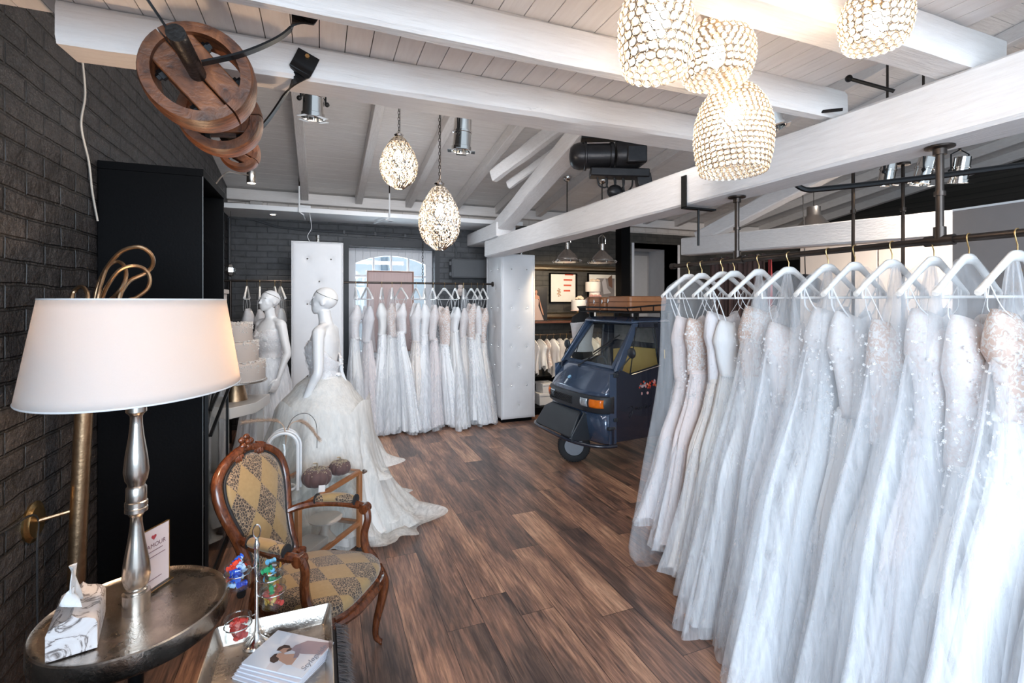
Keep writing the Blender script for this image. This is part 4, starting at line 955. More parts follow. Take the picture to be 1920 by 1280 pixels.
gp = [(2.915, 1.30), (2.95, 1.42), (2.985, 1.52), (2.97, 1.60), (3.00, 1.62), (3.05, 1.62), (3.07, 1.60), (3.06, 1.52), (3.10, 1.42), (3.15, 1.30)]
build(MB().prism(gp, lambda a, b, c: (a, c, b), 6.616, 6.6195), 'printed_gown', simple('printed_blush_gown', (.42, .31, .28), .5), t)
sk_ = simple('printed_skin', (.42, .21, .14), .5)
build(MB().prism([(2.985, 1.62), (3.065, 1.62), (3.09, 1.58), (3.075, 1.66), (3.035, 1.685), (3.035, 1.70), (3.012, 1.70), (3.012, 1.685), (2.975, 1.66), (2.965, 1.58)], lambda a, b, c: (a, c, b), 6.614, 6.618), 'printed_shoulders', sk_, t)
build(MB().sphere((3.024, 6.616, 1.725), (.02, .003, .028), 12, 8), 'printed_face', sk_, t)
build(MB().sphere((3.024, 6.618, 1.738), (.023, .003, .028), 12, 8), 'printed_hair', simple('printed_dark_hair', (.03, .015, .01), .5), t)
build(MB().prism([(3.075, 1.60), (3.09, 1.58), (3.135, 1.44), (3.15, 1.38), (3.135, 1.38), (3.10, 1.48)], lambda a, b, c: (a, c, b), 6.614, 6.618), 'printed_arm', sk_, t)
def cake_stand(c, r, h, mat, par):
    build(MB().lathe([(r*.55, 0), (r*.5, .01), (r*.2, .03), (r*.16, h*.6), (r*.3, h-.02), (r, h-.012), (r, h)], c=c, n=32), 'foot', mat, par)
cream_i = simple('white_fondant', (.78, .72, .68), .6, var=.02, bump=.1); rose = simple('cream_rose', (.78, .62, .50), .7, var=.1); rosep = simple('dusty_rose', (.6, .33, .30), .7, var=.15)
def blossom(mb, c, r, seed):
    rg = random.Random(seed)
    for k in range(11):
        a = k*2.4; rr = r*(.25+.7*k/11); n = Vector((math.cos(a)*rr*.75, math.sin(a)*rr*.75, r*.5*(1-k/14)))
        mb.sphere(Vector(c)+n, (r*.42, r*.42, r*.3), 7, 5)
t = thing('shelf_cake', 'two tiered white display cake with roses on top, on the wall shelf', 'cake', (3.95, 6.6, 1.29))
build(MB().lathe([(.16, 1.55), (.16, 1.56), (.03, 1.565)], c=(4.0, 6.55, 0), n=28).tube([(4.0, 6.55, 1.29), (4.0, 6.55, 1.555)], .03, 12), 'stand', MT['silver'], t)
build(MB().lathe([(.15, 1.565), (.15, 1.62), (.13, 1.63)], c=(4.0, 6.55, 0), n=32), 'lower_tier', simple('pink_fondant', (.74, .58, .54), .6), t)
b = MB(); [blossom(b, (3.98+.075*math.cos(k), 6.50+.05*math.sin(k), 1.66), .04, k) for k in (2.2, 3.4, 4.4, 5.4)]
build(b, 'rose_layer', rosep, t)
build(MB().lathe([(.085, 1.63), (.085, 1.74)], c=(4.0, 6.55, 0), n=28).lathe([(.115, 1.735), (.118, 1.74), (.118, 1.88), (.11, 1.89)], c=(3.97, 6.55, 0), n=32), 'upper_tier', cream_i, t)
b = MB(); blossom(b, (3.93, 6.50, 1.90), .045, 1); blossom(b, (4.03, 6.52, 1.90), .045, 2); build(b, 'top_roses', rose, t)
t = thing('small_cake', 'small round white cake with one rose, on a wooden foot on the shelf', 'cake', (3.62, 6.5, 1.29))
build(MB().lathe([(.03, 1.29), (.03, 1.44)], c=(3.66, 6.45, 0), n=14), 'foot', MT['brass'], t)
build(MB().lathe([(.125, 1.44), (.125, 1.452)], c=(3.66, 6.45, 0), n=28), 'plate', simple('pink_plate', (.6, .42, .38), .4), t)
build(MB().lathe([(.112, 1.452), (.115, 1.46), (.115, 1.60), (.105, 1.61)], c=(3.66, 6.45, 0), n=32), 'cake_tier', simple('grey_white_fondant', (.66, .66, .68), .6), t)
b = MB(); blossom(b, (3.66, 6.42, 1.62), .065, 5); build(b, 'rose', rose, t)
# fuse box, conduits, chain, little figurine and window poster at the back wall
t = thing('electrical_box', 'dark grey metal wall box right of the arched window', 'box', (2.0, 6.74, 1.93))
gb = simple('dark_grey_enamel', (.07, .073, .08), .5)
build(MB().box(1.73, 2.38, 6.64, 6.80, 1.92, 2.19), 'housing', gb, t, bevel=.008); build(MB().box(1.75, 2.37, 6.632, 6.64, 1.935, 2.175), 'cover', gb, t, bevel=.004)
build_split(MB().box(1.70, 1.735, 6.66, 6.70, 1.95, 2.0).box(1.70, 1.735, 6.66, 6.70, 2.1, 2.15), 'hinge', gb, t)
t = thing('wall_conduit', 'dark grey cable conduit along the brick above the window', 'conduit', (.8, 6.77, 2.48))
build(MB().tube([(-.75, 6.78, 2.60), (-.5, 6.78, 2.53), (-.2, 6.78, 2.51), (1.65, 6.78, 2.47), (1.80, 6.78, 2.44), (1.83, 6.78, 2.38), (1.83, 6.78, 2.20)], .013, 8), 'pipe', gb, t)
cl = MB(); [cl.box(x-.012, x+.012, 6.76, 6.8, 2.475+(1-x)*.012, 2.52+(1-x)*.012) for x in (-.1, .3, .7, 1.1, 1.5)]; build_split(cl, 'clip', gb, t)
t = thing('upper_cable_run', 'bundle of grey cables along the white brick above the shelf', 'cable', (1.0, 6.77, 2.8))
build_split(MB().tube([(-.3, 6.79, 2.78), (2.6, 6.79, 2.74)], .010, 6).tube([(-.2, 6.79, 2.755), (2.6, 6.79, 2.715)], .008, 6).tube([(LX, 6.79, 2.80), (-.7, 6.79, 2.84)], .006, 6), 'cable', simple('grey_cable', (.22, .2, .19), .6), t)
build(MB().box(-.80, -.66, 6.74, 6.8, 2.76, 2.83), 'junction_box', simple('grey_plastic', (.45, .42, .4), .5), t, bevel=.005)
t = thing('thermostat_box', 'small white plastic box above the white shelf', 'box', (-.12, 6.7, 2.66))
build(MB().box(-.22, -.10, 6.3, 6.36, 2.655, 2.74), 'housing', MT['white'], t, bevel=.005)
t = thing('hanging_chain', 'iron chain hanging before the right side of the window', 'chain', (1.30, 6.7, 1.82)); ch = MB(); z = 2.42; i = 0
while z > 1.84:
    a = (i % 2)*PI/2; ch.tube([(1.31+math.cos(a)*.011*math.cos(q), 6.60+math.sin(a)*.011*math.cos(q), z+.024*math.sin(q)) for q in np.linspace(0, 2*PI, 8, endpoint=False)], .003, 4, closed=True, up=(math.cos(a+PI/2), math.sin(a+PI/2), 0)); z -= .038; i += 1
ch.tube([(1.31, 6.60, 2.44), (1.31, 6.60, 2.62)], .003, 4); build(ch, 'links', MT['darksteel'], t)
t = thing('window_poster', 'pale pink framed board standing in the arched window', 'picture', (.95, 6.85, .82))
build(MB().box(.60, 1.22, 6.84, 6.846, .9, 2.0), 'board', fabric('pale_pink_board', (.50, .40, .38), .4), t)
mould(.59, 1.23, .89, 2.01, .02, 6.84, simple('rose_wood_edge', (.55, .35, .28), .5), t, 'frame')
build(MB().box(.6, 1.2, 6.82, 6.88, .82, .9), 'stand_foot', MT['white'], t)
t = thing('owl_figurine', 'small pale figurine perched behind the back rail near the right column', 'figurine', (1.80, 6.5, 1.68))
build(MB().sphere((1.80, 6.45, 1.72), (.045, .04, .06), 12, 9).sphere((1.80, 6.44, 1.79), (.035, .032, .035), 12, 8), 'body', simple('pale_ceramic', (.6, .5, .46), .4), t)
build(MB().tube([(1.80, 6.45, 1.70), (1.80, 6.45, 1.60), (1.80, 6.79, 1.60)], .006, 6), 'wall_perch', MT['darksteel'], t)
t = thing('glass_ornament', 'faceted silver bauble hanging at the corner over the left rail', 'ornament', (-.92, 6.3, 1.9))
build(MB().sphere((-.93, 6.2, 1.94), (.055, .055, .075), 7, 5), 'bauble', MT['chrome'], t, smooth=False); build(MB().tube([(-.93, 6.2, 2.01), (-.93, 6.2, 2.6)], .002, 4), 'thread', MT['darksteel'], t)
t = thing('corner_pipe', 'dark conduit running down the brick corner behind the left rail', 'pipe', (-1.0, 6.75, 0))
build(MB().tube([(-1.02, 6.75, 0), (-1.02, 6.75, 2.6)], .016, 8), 'pipe', gb, t)
# curtain, red scarf
t = thing('curtain', 'brown gathered curtain under the far white beam', 'curtain', (4.7, 4.6, 0))
def cf(u, v):
    y = 4.9-u*.75; z = 2.14-v*2.12
    a = .018*math.sin(u*75)+.012*math.sin(u*41+1); 
    return (4.72+.12*u+a*(.6+.5*v)+(.03*math.sin(u*90) if v < .03 else 0), y, z+(.012*math.sin(u*60) if v < .02 else 0))
build(MB().grid(cf, 160, 26), 'drape', simple('brown_velvet', (.085, .045, .038), .9, sheen=.3), t, ang=180, solid=.004)
build(MB().tube([(4.72, 4.92, 2.12), (4.84, 4.13, 2.12)], .012, 8), 'curtain_rod', MT['darksteel'], t)
t = thing('red_scarf', 'narrow dark red scarf hanging beside the brown curtain', 'scarf', (4.7, 4.1, 1.2))
build(MB().grid(lambda u, v: (4.78+.01*math.sin(u*12+v*6), 4.07-.055*u, 2.11-1.0*v), 10, 20), 'cloth_band', simple('dark_red_cloth', (.25, .03, .03), .9), t, ang=180, solid=.004)
build(MB().tube([(4.78, 4.0, 2.115), (4.82, 4.14, 2.115)], .01, 8), 'hanging_peg', MT['darksteel'], t)
# ------------------------------------------------------------------ left foreground
# hammered silver side table
TX, TY, TZ, TR = -.553, 1.904, .60, .256
def mk_hammer():
    m = N('hammered_silver'); v = m.coord()
    n = m.noise(v, 120, 3, .6); n2 = m.noise(v, 9, 4, .6)
    m.set(color=m.ramp(n2, [(.3, (.34, .30, .27)), (.7, (.66, .60, .54))]), rough=m.math('ADD', m.math('MULTIPLY', n2, .25), .16), metal=1); m.bump(n, .35, .003); return m.m
MT['hammer'] = mk_hammer()
t = thing('side_table', 'round hammered silver side table under the big white lamp', 'table', (TX, TY, 0))
build(MB().lathe([(.02, TZ-.004), (TR-.03, TZ-.004), (TR-.012, TZ-.001), (TR-.004, TZ+.006), (TR, TZ+.002), (TR+.001, TZ-.05), (TR-.006, TZ-.062), (.05, TZ-.066)], c=(TX, TY, 0), n=72), 'table_top', MT['hammer'], t)
build(MB().lathe([(.045, TZ-.066), (.022, TZ-.12), (.02, .10), (.05, .04), (.16, .014), (.165, 0)], c=(TX, TY, 0), n=32), 'pedestal', MT['blackmetal'], t)

# table lamp with a big oval shade
def mk_shade():
    m = N('linen_lampshade'); m.n.remove(m.b); v = m.coord()
    col = m.mix(m.noise(m.mapping(v, (90, 90, 240)), 3, 2), (.74, .73, .74), (.80, .79, .79))
    d = m.new('ShaderNodeBsdfDiffuse'); tl = m.new('ShaderNodeBsdfTranslucent'); tl.inputs[0].default_value = (.80, .70, .60, 1); m.link(col, d.inputs[0])
    mx = m.new('ShaderNodeMixShader'); mx.inputs[0].default_value = .40; m.link(d.outputs[0], mx.inputs[1]); m.link(tl.outputs[0], mx.inputs[2]); m.link(mx.outputs[0], m.out.inputs[0]); return m.m
LZ0, LZ1 = 1.308, 1.603; lx, ly = -.553, 1.969
px_, py_ = -.552, 1.905
t = thing('table_lamp', 'large table lamp with oval white shade and turned silver stem on the round table', 'lamp', (px_, py_, TZ))
def oval(s, z, k=1): return [Vector((lx+.384*k*s*math.cos(a)*math.cos(1.52)-.282*k*s*math.sin(a)*math.sin(1.52), ly+.384*k*s*math.cos(a)*math.sin(1.52)+.282*k*s*math.sin(a)*math.cos(1.52), z)) for a in np.linspace(0, 2*PI, 96, endpoint=False)]
shd = build(MB().loft([oval(1-.16*k/10, LZ0+(LZ1-LZ0)*k/10) for k in range(11)], False), 'lamp_shade', mk_shade(), t, solid=.0025)
build_split(MB().tube(oval(1, LZ0), .0028, 6, True).tube(oval(.84, LZ1), .0028, 6, True), 'shade_rim', MT['white'], shd)
sp = MB(); o_ = oval(.84, LZ1-.02)
for k in (0, 32, 64): sp.tube([o_[k], (px_, py_, LZ1-.05)], .0022, 5)
build_split(sp, 'shade_spoke', MT['chrome'], shd)
pr = [(.038, TZ-.004), (.038, TZ+.058), (.030, TZ+.060), (.031, TZ+.066), (.026, TZ+.070), (.034, TZ+.085), (.0385, TZ+.11), (.0355, TZ+.15), (.024, TZ+.22), (.017, TZ+.275), (.016, TZ+.30), (.024, TZ+.315), (.031, TZ+.318), (.031, TZ+.330), (.028, TZ+.333), (.031, TZ+.336), (.031, TZ+.350), (.027, TZ+.353), (.028, TZ+.357), (.028, TZ+.395), (.023, TZ+.402), (.0245, TZ+.41), (.030, TZ+.42), (.0345, TZ+.45), (.030, TZ+.50), (.021, TZ+.56), (.017, TZ+.60), (.0165, TZ+.625), (.021, TZ+.633), (.028, TZ+.64), (.028, TZ+.662), (.021, TZ+.668), (.022, TZ+.685), (.015, TZ+.70), (.012, TZ+.80)]
build(MB().lathe(pr, c=(px_, py_, 0), n=36), 'lamp_stem', MT['silver'], t)
build(MB().lathe([(.016, TZ+.79), (.016, TZ+.86)], c=(px_, py_, 0), n=14), 'lamp_socket', MT['brass'], t)
build(MB().sphere((px_+.10, py_+.10, 1.42), (.03, .03, .04), 12, 8).tube([(px_, py_, 1.40), (px_+.10, py_+.10, 1.40)], .008, 6), 'bulb', MT['bulb_soft'], t)
pl_ = point('lamp_light', (0, 0, 0), 9, (1, .68, .42), .04, t); pl_.location = (.17, .20, .84)

# tissue box in marble leatherette
def mk_marble():
    m = N('marble_leatherette'); v = m.coord()
    n = m.noise(v, 9, 5, .6, 1.6); w = m.math('ABSOLUTE', m.math('SUBTRACT', n, .5))
    c = m.ramp(w, [(.0, (.10, .09, .09)), (.012, (.30, .26, .25)), (.035, (.66, .62, .62)), (.2, (.74, .72, .73))])
    m.set(color=c, rough=.3); return m.m
MT['marble'] = mk_marble()
bx, by = -.672, 1.822; ang = R(103)
t = thing('tissue_box', 'marbled tissue box cover with peaked roof on the round table', 'tissue box', (bx, by, TZ), ang, world=False)
prof = [(-.055, 0), (-.055, .072), (-.050, .085), (-.034, .094), (-.012, .100), (-.004, .108), (0, .113), (.004, .108), (.012, .100), (.034, .094), (.050, .085), (.055, .072), (.055, 0)]
build(MB().prism(prof, lambda a, b, c: (c, a, b), -.10, .10), 'box_cover', MT['marble'], t, ang=50)
tis = MB()
tis.grid(lambda u, v: ((u-.5)*(.045+.05*math.sin(v*PI*.8)), .012*math.sin(u*7+v*2)*(1-.3*v)+.02*v*math.sin(u*3), .104+.105*v-.015*abs(u-.5)*v), 14, 12)
tis.grid(lambda u, v: (-.02-(.06*v)*(.3+u*.6), .004+.03*v*math.sin(u*4), .15+.05*v-.05*v*v*1.3-.02*u), 8, 8)
build(tis, 'tissue', MT['satin_w'], t, solid=.0012)

# menu sign in a brass edged acrylic stand
sx, sy = -.533, 2.005
t = thing('table_sign', 'pale pink sign in a brass edged stand behind the lamp stem', 'sign', (sx, sy, TZ), R(60), world=False)
w, h = .125, .205
build(MB().box(-w/2, w/2, -.002, .002, .012, .012+h), 'sign_card', simple('pale_pink_card', (.56, .47, .47), .5, var=.02), t)
build(MB().box(-w/2, w/2, -.019, .019, -.003, .013), 'sign_foot', MT['jar'], t)
eg = MB()
for a, b in (((-w/2, .012), (-w/2, .012+h)), ((w/2, .012), (w/2, .012+h)), ((-w/2, .012+h), (w/2, .012+h))): eg.bar((a[0], 0, a[1]), (b[0], 0, b[1]), .003, .005, up=(0, 1, 0))
for yy in (-.019, .019): eg.bar((-w/2, yy, .012), (w/2, yy, .012), .002, .002)
for xx in (-w/2, w/2): eg.bar((xx, -.019, .012), (xx, .019, .012), .002, .002)
build_split(eg, 'brass_edge', MT['brass'], t)
ink = simple('rose_brown_ink', (.16, .08, .09), .6); red = simple('wine_red_ink', (.35, .04, .05), .6)
text("L' AMOUR", .021, ink, t, frameM((0, -.0026, .150), (1, 0, 0), (0, 0, 1)), 'sign_lettering', .0002)
ht = MB().prism([(.010*(16*math.sin(a)**3)/16, .010*(13*math.cos(a)-5*math.cos(2*a)-2*math.cos(3*a)-math.cos(4*a))/16) for a in np.linspace(0, 2*PI, 24, endpoint=False)], lambda a, b, c: (a, c, b+.185), -.0030, -.0024)
build(ht, 'heart_emblem', red, t)
ln = MB()
for zz, ww in ((.137, .07), (.118, .09), (.072, .0), (.040, .06)):
    if ww: ln.box(-ww/2, ww/2, -.0028, -.0022, zz, zz+.0022)
build_split(ln, 'printed_line', ink, t)

# brass-coloured tube wall lamp with loops at its top
def mk_goldtube(): return MT['gold_rough']
t = thing('looped_wall_lamp', 'tall gold tube with looped top, fixed to the left brick wall behind the lampshade', 'wall lamp', (-1.0, 2.6, 0))
tube = [(-.935, 2.5, .0), (-.925, 2.5, .5), (-.908, 2.5, 1.0), (-.885, 2.49, 1.35), (-.84, 2.48, 1.58)]
build(MB().tube(smooth_path(tube, 8), [.030]*33, 14), 'main_tube', MT['gold_rough'], t)
D0 = 2.70
def fl(x, y, d=0):   # loop points: on an upright plane through the tube
    u = (x-960)/906; v = (563-y)/906; k = (2.47+d)/(.9291-.3697*u); return (k*(.3697+.9291*u), k*(.9291-.3697*u), 1.6+k*v)
loops = [[(178, 560), (188, 525), (205, 495), (230, 470), (262, 463), (284, 478), (286, 498), (272, 512), (245, 525), (232, 540), (224, 560)],
         [(192, 560), (205, 530), (226, 505), (252, 498), (272, 505), (281, 522), (276, 542), (255, 558), (240, 566)],
         [(183, 562), (190, 530), (202, 500), (220, 490), (234, 500), (236, 520), (228, 540), (214, 556), (206, 566)],
         [(134, 562), (140, 545), (152, 537), (162, 545), (165, 562)]]
for i, lp in enumerate(loops): build(MB().tube(smooth_path([fl(x, y, .03*math.sin(i*2+k)) for k, (x, y) in enumerate([(lp[0][0]-6, lp[0][1]+50)]+lp+[(lp[-1][0]-4, lp[-1][1]+45)])], 6), .0075 if i else .0082, 8), 'loop', MT['gold_rough'], t)
build(MB().lathe([(.075, 0), (.078, .008), (.065, .012), (.06, .018), (.02, .02)], c=(LX, 2.46, .73), n=30, M=Euler((0, PI/2, 0)).to_matrix()), 'wall_rosette', MT['brass'], t)
build(MB().tube([(LX+.01, 2.46, .73), (-.92, 2.50, .745)], .008, 8), 'support_arm', MT['gold_rough'], t)
t = thing('socket_strip', 'grey triple wall socket on the left brick wall at the picture edge', 'socket', (LX, 1.9, .8)); gp_ = simple('anthracite_plastic', (.14, .14, .15), .4)
build(MB().box(LX, LX+.02, 1.86, 1.95, .80, 1.04), 'plate', gp_, t, bevel=.003)
for z in (.85, .92, .99): build(MB().lathe([(.024, .0), (.024, .006), (.019, .006), (.017, -.004)], c=(LX+.018, 1.905, z), n=18, M=Euler((0, PI/2, 0)).to_matrix()), 'outlet', MT['rubber'], t)
t = thing('plug_cable', 'black plug with cable running from the wall socket to the gold rosette', 'cable', (LX, 1.95, .3))
build(MB().tube([(LX+.022, 1.905, .85), (LX+.06, 1.93, .85)], .016, 10), 'plug', MT['rubber'], t)
build(MB().tube(smooth_path([(LX+.055, 1.93, .85), (LX+.055, 1.99, .86), (LX+.03, 2.2, .80), (LX+.02, 2.44, .76), (LX+.02, 2.45, .6), (LX+.02, 2.46, .25), (LX+.03, 2.5, .01)], 7), .004, 6), 'flex', MT['rubber'], t)
t = thing('white_cable', 'thin white cable hanging down the left brick wall from the beam', 'cable', (LX, 2.9, 2.0))
build(MB().tube(smooth_path([(LX+.012, 2.86, 2.74), (LX+.012, 2.89, 2.58), (LX+.012, 2.85, 2.42), (LX+.012, 2.93, 2.27), (LX+.012, 2.97, 2.13), (LX+.012, 3.03, 2.0)], 8), .0045, 6), 'flex', simple('cream_cable', (.55, .5, .44), .5), t)
t = thing('dark_post', 'dark steel post at the left edge of the picture', 'post', (-1.0, 1.7, 0))
build(MB().box(LX, LX+.03, 2.10-.33, 2.10-.27, 0, 2.6), 'profile', MT['blackmetal'], t, bevel=.003)

# ------------------------------------------------------------------ black wardrobe
wx0, wx1, wy0, wy1, wz = LX+.005, -.589, 3.05, 3.68, 2.31
t = thing('wardrobe', 'tall black open wardrobe with glass shelves standing against the left wall', 'wardrobe', (-.8, 3.35, 0))
build(MB().box(wx0, wx1, wy0, wy0+.02, 0, wz-.04), 'side_panel', MT['black'], t, bevel=.001)
build(MB().box(wx0, wx1, wy1-.02, wy1, 0, wz-.04), 'side_panel', MT['black'], t, bevel=.001)
build(MB().box(wx0-.0, wx1+.004, wy0-.004, wy1+.004, wz-.04, wz), 'top_panel', MT['black'], t, bevel=.001)
build(MB().box(wx0, wx0+.01, wy0+.02, wy1-.02, 0, wz-.04), 'back_panel', MT['black'], t)
build(MB().box(wx0, wx1, wy0+.02, wy1-.02, 0, .07), 'bottom_panel', MT['black'], t)
for z in (.45, .85, 1.27): build(MB().box(wx0+.01, wx1-.01, wy0+.02, wy1-.02, z, z+.016), 'shelf', MT['black'], t)
build(MB().tube([(wx1-.10, wy0+.02, 1.98), (wx1-.10, wy1-.02, 1.98)], .009, 8), 'clothes_rod', MT['chrome'], t)
build(MB().box(wx1-.001, wx1+.002, wy0+.0005, wy0+.003, 0, wz-.04), 'edge_strip', simple('grey_edge_band', (.25, .26, .27), .4), t)
t = thing('glass_screen', 'tall clear glass pane in a thin black frame beside the black wardrobe', 'glass pane', (-.5, 3.6, 0))
build(MB().box(-.572, -.568, 3.06, 3.66, .05, 1.22), 'pane', MT['glass'], t)
build(MB().box(-.578, -.562, 3.04, 3.06, .0, 1.25).box(-.578, -.562, 3.66, 3.68, .0, 1.25).box(-.578, -.562, 3.04, 3.68, .0, .05), 'pane_frame', MT['blackmetal'], t)
for (a, b) in (((-.555, 3.06, 1.0), (-.52, 3.62, 1.24)), ((-.555, 3.06, .86), (-.52, 3.62, 1.12))):
    build(MB().bar(a, b, .016, .012), 'diagonal_strut', MT['blackmetal'], t)

# ------------------------------------------------------------------ cream cupboard, white console, tiered cake
creamw = simple('cream_painted_wood', (.66, .58, .53), .5, var=.03)
t = thing('cream_cupboard', 'pale pink panelled cupboard side standing behind the tiered cake', 'cupboard', (-.7, 4.8, 0))
build(MB().box(-1.04, -.80, 4.75, 5.15, 0, 1.66), 'carcass', creamw, t, bevel=.005); build(MB().box(-1.045, -.785, 4.73, 5.17, 1.66, 1.70), 'cornice', creamw, t, bevel=.006)
mould(-1.01, -.83, .2, 1.58, .05, 4.75, creamw, t, 'door_panel')
t = thing('console_table', 'white console table with angled top, carrying the tiered cake', 'table', (-.5, 4.0, 0))
cw = simple('warm_white_lacquer', (.68, .62, .57), .35, var=.02)
poly = [(-.93, 3.82), (-.56, 3.72), (-.42, 3.86), (-.36, 4.18), (-.93, 4.30)]
build(MB().prism(poly, lambda a, b, c: (a, b, c), .80, .875), 'table_top', cw, t, bevel=.004)
for a, b in ((-.90, 3.86), (-.60, 3.78), (-.42, 4.12), (-.90, 4.24)): build(MB().box(a-.022, a+.022, b-.022, b+.022, 0, .80), 'leg', cw, t)
build(MB().box(-.87, -.62, 3.81, 3.83, .45, .80), 'drawer_front', cw, t, bevel=.004)
CX, CY = -.575, 4.02
t = thing('tiered_cake', 'three tiered white display cake dotted with pearls on a gold stand', 'cake', (CX, CY, .875))
build(MB().lathe([(.085, .875), (.06, .99), (.055, 1.005), (.05, 1.01)], c=(CX+.0, CY, 0), n=28), 'stand_foot', MT['gold_rough'], t)
build(MB().lathe([(.21, 1.008), (.215, 1.012), (.215, 1.018)], c=(CX, CY, 0), n=48), 'plate', MT['silver'], t)
pm = simple('pearl', (.74, .68, .63), .25, var=.01); rg = random.Random(3)
for i, (r, z0, z1) in enumerate(((.20, 1.018, 1.155), (.155, 1.155, 1.30), (.115, 1.30, 1.43))):
    p = build(MB().lathe([(r-.003, z0), (r, z0+.004), (r, z1-.012), (r-.012, z1)], c=(CX, CY, 0), n=48), 'tier', simple('ivory_icing', (.60, .50, .44), .6, var=.02, bump=.1), t)
    q = MB()
    for k in range(int(2*PI*r/.012)): a = k*.012/r; q.sphere((CX+(r+.003)*math.cos(a), CY+(r+.003)*math.sin(a), z0+.006), .0045, 5, 4)
    for k in range(130):
        a = rg.uniform(0, 2*PI); z = z1-abs(rg.gauss(0, .035)); 
        if z > z0: q.sphere((CX+(r+.002)*math.cos(a), CY+(r+.002)*math.sin(a), z), rg.uniform(.003, .006), 5, 4)
    for k in range(90): a = rg.uniform(0, 2*PI); s = r-rg.uniform(0, .04); q.sphere((CX+s*math.cos(a), CY+s*math.sin(a), z1+rg.uniform(0, .008)), rg.uniform(.005, .009), 5, 4)
    o = build(q, 'pearls', pm, p, kind='stuff')
t = thing('cake_pedestal', 'second tapered gold pedestal beside the stand of the tiered cake', 'pedestal', (-.72, 3.95, .875))
build(MB().lathe([(.06, .875), (.045, .98), (.04, 1.0)], c=(-.735, 3.93, 0), n=24), 'foot', MT['gold_rough'], t); build(MB().lathe([(.05, 1.0), (.05, 1.006)], c=(-.735, 3.93, 0), n=28), 'plate', MT['silver'], t)

# ------------------------------------------------------------------ upholstered armchair
def mk_polished():
    m = N('polished_walnut'); v = m.coord()
    n = m.noise(m.mapping(v, (4, 4, 1.5)), 9, 5, .6, 1.0)
    m.set(color=m.ramp(n, [(.3, (.040, .010, .004)), (.6, (.135, .038, .013)), (.8, (.24, .075, .027))]), rough=.22, coat=.4); return m.m
MT['walnut'] = mk_polished()
def mk_harlequin(name, plane, du, dv):
    m = N(name); v = m.coord(); sep = m.new('ShaderNodeSeparateXYZ'); m.link(v, sep.inputs[0])
    a = m.math('DIVIDE', sep.outputs[plane[0]], du); b = m.math('DIVIDE', sep.outputs[plane[1]], dv)
    wob = m.noise(v, 7, 2); 
    p = m.math('FLOOR', m.math('ADD', a, b)); q = m.math('FLOOR', m.math('SUBTRACT', a, b))
    ck = m.math('ABSOLUTE', m.math('MODULO', m.math('ADD', p, 0), 2)); ck2 = ck
    # diamonds of plain cloth where both bands are even, leopard elsewhere along alternating bands
    vo = m.new('ShaderNodeTexVoronoi', feature='DISTANCE_TO_EDGE'); vo.inputs['Scale'].default_value = 92; m.link(m.mapping(v, (1, 1, .75)), vo.inputs['Vector'])
    vc = m.new('ShaderNodeTexVoronoi'); vc.inputs['Scale'].default_value = 92; m.link(m.mapping(v, (1, 1, .75)), vc.inputs['Vector'])
    spot_ = m.ramp(vo.outputs['Distance'], [(.06, 0.0), (.12, 1.0)]); core = m.ramp(vc.outputs['Distance'], [(.18, 0.0), (.34, 1.0)])
    lp = m.mix(spot_, (.30, .21, .13), m.mix(core, (.10, .065, .045), (.022, .016, .014)))
    gold = m.mix(m.noise(v, 60, 3), (.26, .17, .070), (.34, .23, .105))
    m.set(color=m.mix(m.math('ABSOLUTE', m.math('MODULO', p, 2)), gold, lp), rough=.65, sheen=.3)
    # the other band direction flips the pattern
    fl_ = m.math('ABSOLUTE', m.math('SUBTRACT', m.math('ABSOLUTE', m.math('MODULO', p, 2)), m.math('ABSOLUTE', m.math('MODULO', q, 2))))
    m.set(color=m.mix(fl_, gold, lp)); m.bump(m.noise(v, 260, 2), .2, .001); return m.m
MT['harl_back'] = mk_harlequin('harlequin_leopard_back', (1, 2), .135, .21)
MT['harl_seat'] = mk_harlequin('harlequin_leopard_seat', (0, 1), .20, .135)
t = thing('armchair', 'carved walnut armchair in gold and leopard harlequin cloth beside the silver tray', 'armchair', (-.008, 2.263, 0), R(-35), world=False); t.scale = (.92, .92, .935)
# back: balloon outline in a tilted plane; (y, s) s = height along the plane
zb = .50
def bp(y, s, off=0): return Vector((-.235-(s)*.30+off, y, zb-.06+s*.985+off*.3))
outl = [(.0, .0), (.10, .0), (.150, .02), (.150, .10), (.165, .20), (.195, .30), (.212, .39), (.195, .475), (.13, .53), (.06, .555), (0, .565)]
full = outl+[(-y, s) for y, s in outl[-2:0:-1]]
P = smooth_path([bp(y, s) for y, s in full], 5, closed=True)
build(MB().tube(P, .024, 10, closed=True), 'back_frame', MT['walnut'], t)
inner = smooth_path([bp(y*.86, .02+s*.93, .012) for y, s in full], 5, closed=True)
build(MB().tube(inner, .006, 6, closed=True), 'back_piping', MT['rubber'], t)
cen = sum(inner, Vector())/len(inner); rings = []
for k in range(9):
    f = 1-k/8*.985; rings.append([cen+(p-cen)*f+Vector((1, 0, .3))*(.034*(1-f*f)) for p in inner])
build(MB().loft(rings, True), 'back_cushion', MT['harl_back'], t, ang=180)
bk_ = [[cen+(p-cen)*f-Vector((1, 0, .3))*(.012*(1-f*f)+.012) for p in inner] for f in (1, .6, .02)]
build(MB().loft(bk_, True), 'back_cloth', MT['harl_back'], t, ang=180)
cr = MB(); rg = random.Random(5)
for k in range(-6, 7):
    y = k*.014; s = .565-.0012*k*k+.016*math.cos(k*.9); p = bp(y, s, .004); cr.sphere(p, (.020, .016, .022+.010*math.cos(k*1.3)), 8, 6)
for k in range(5): a = k*2*PI/5; cr.sphere(bp(.028*math.cos(a), .592+.024*math.sin(a), .014), (.014, .019, .016), 8, 6)
cr.sphere(bp(0, .592, .024), .014, 8, 6)
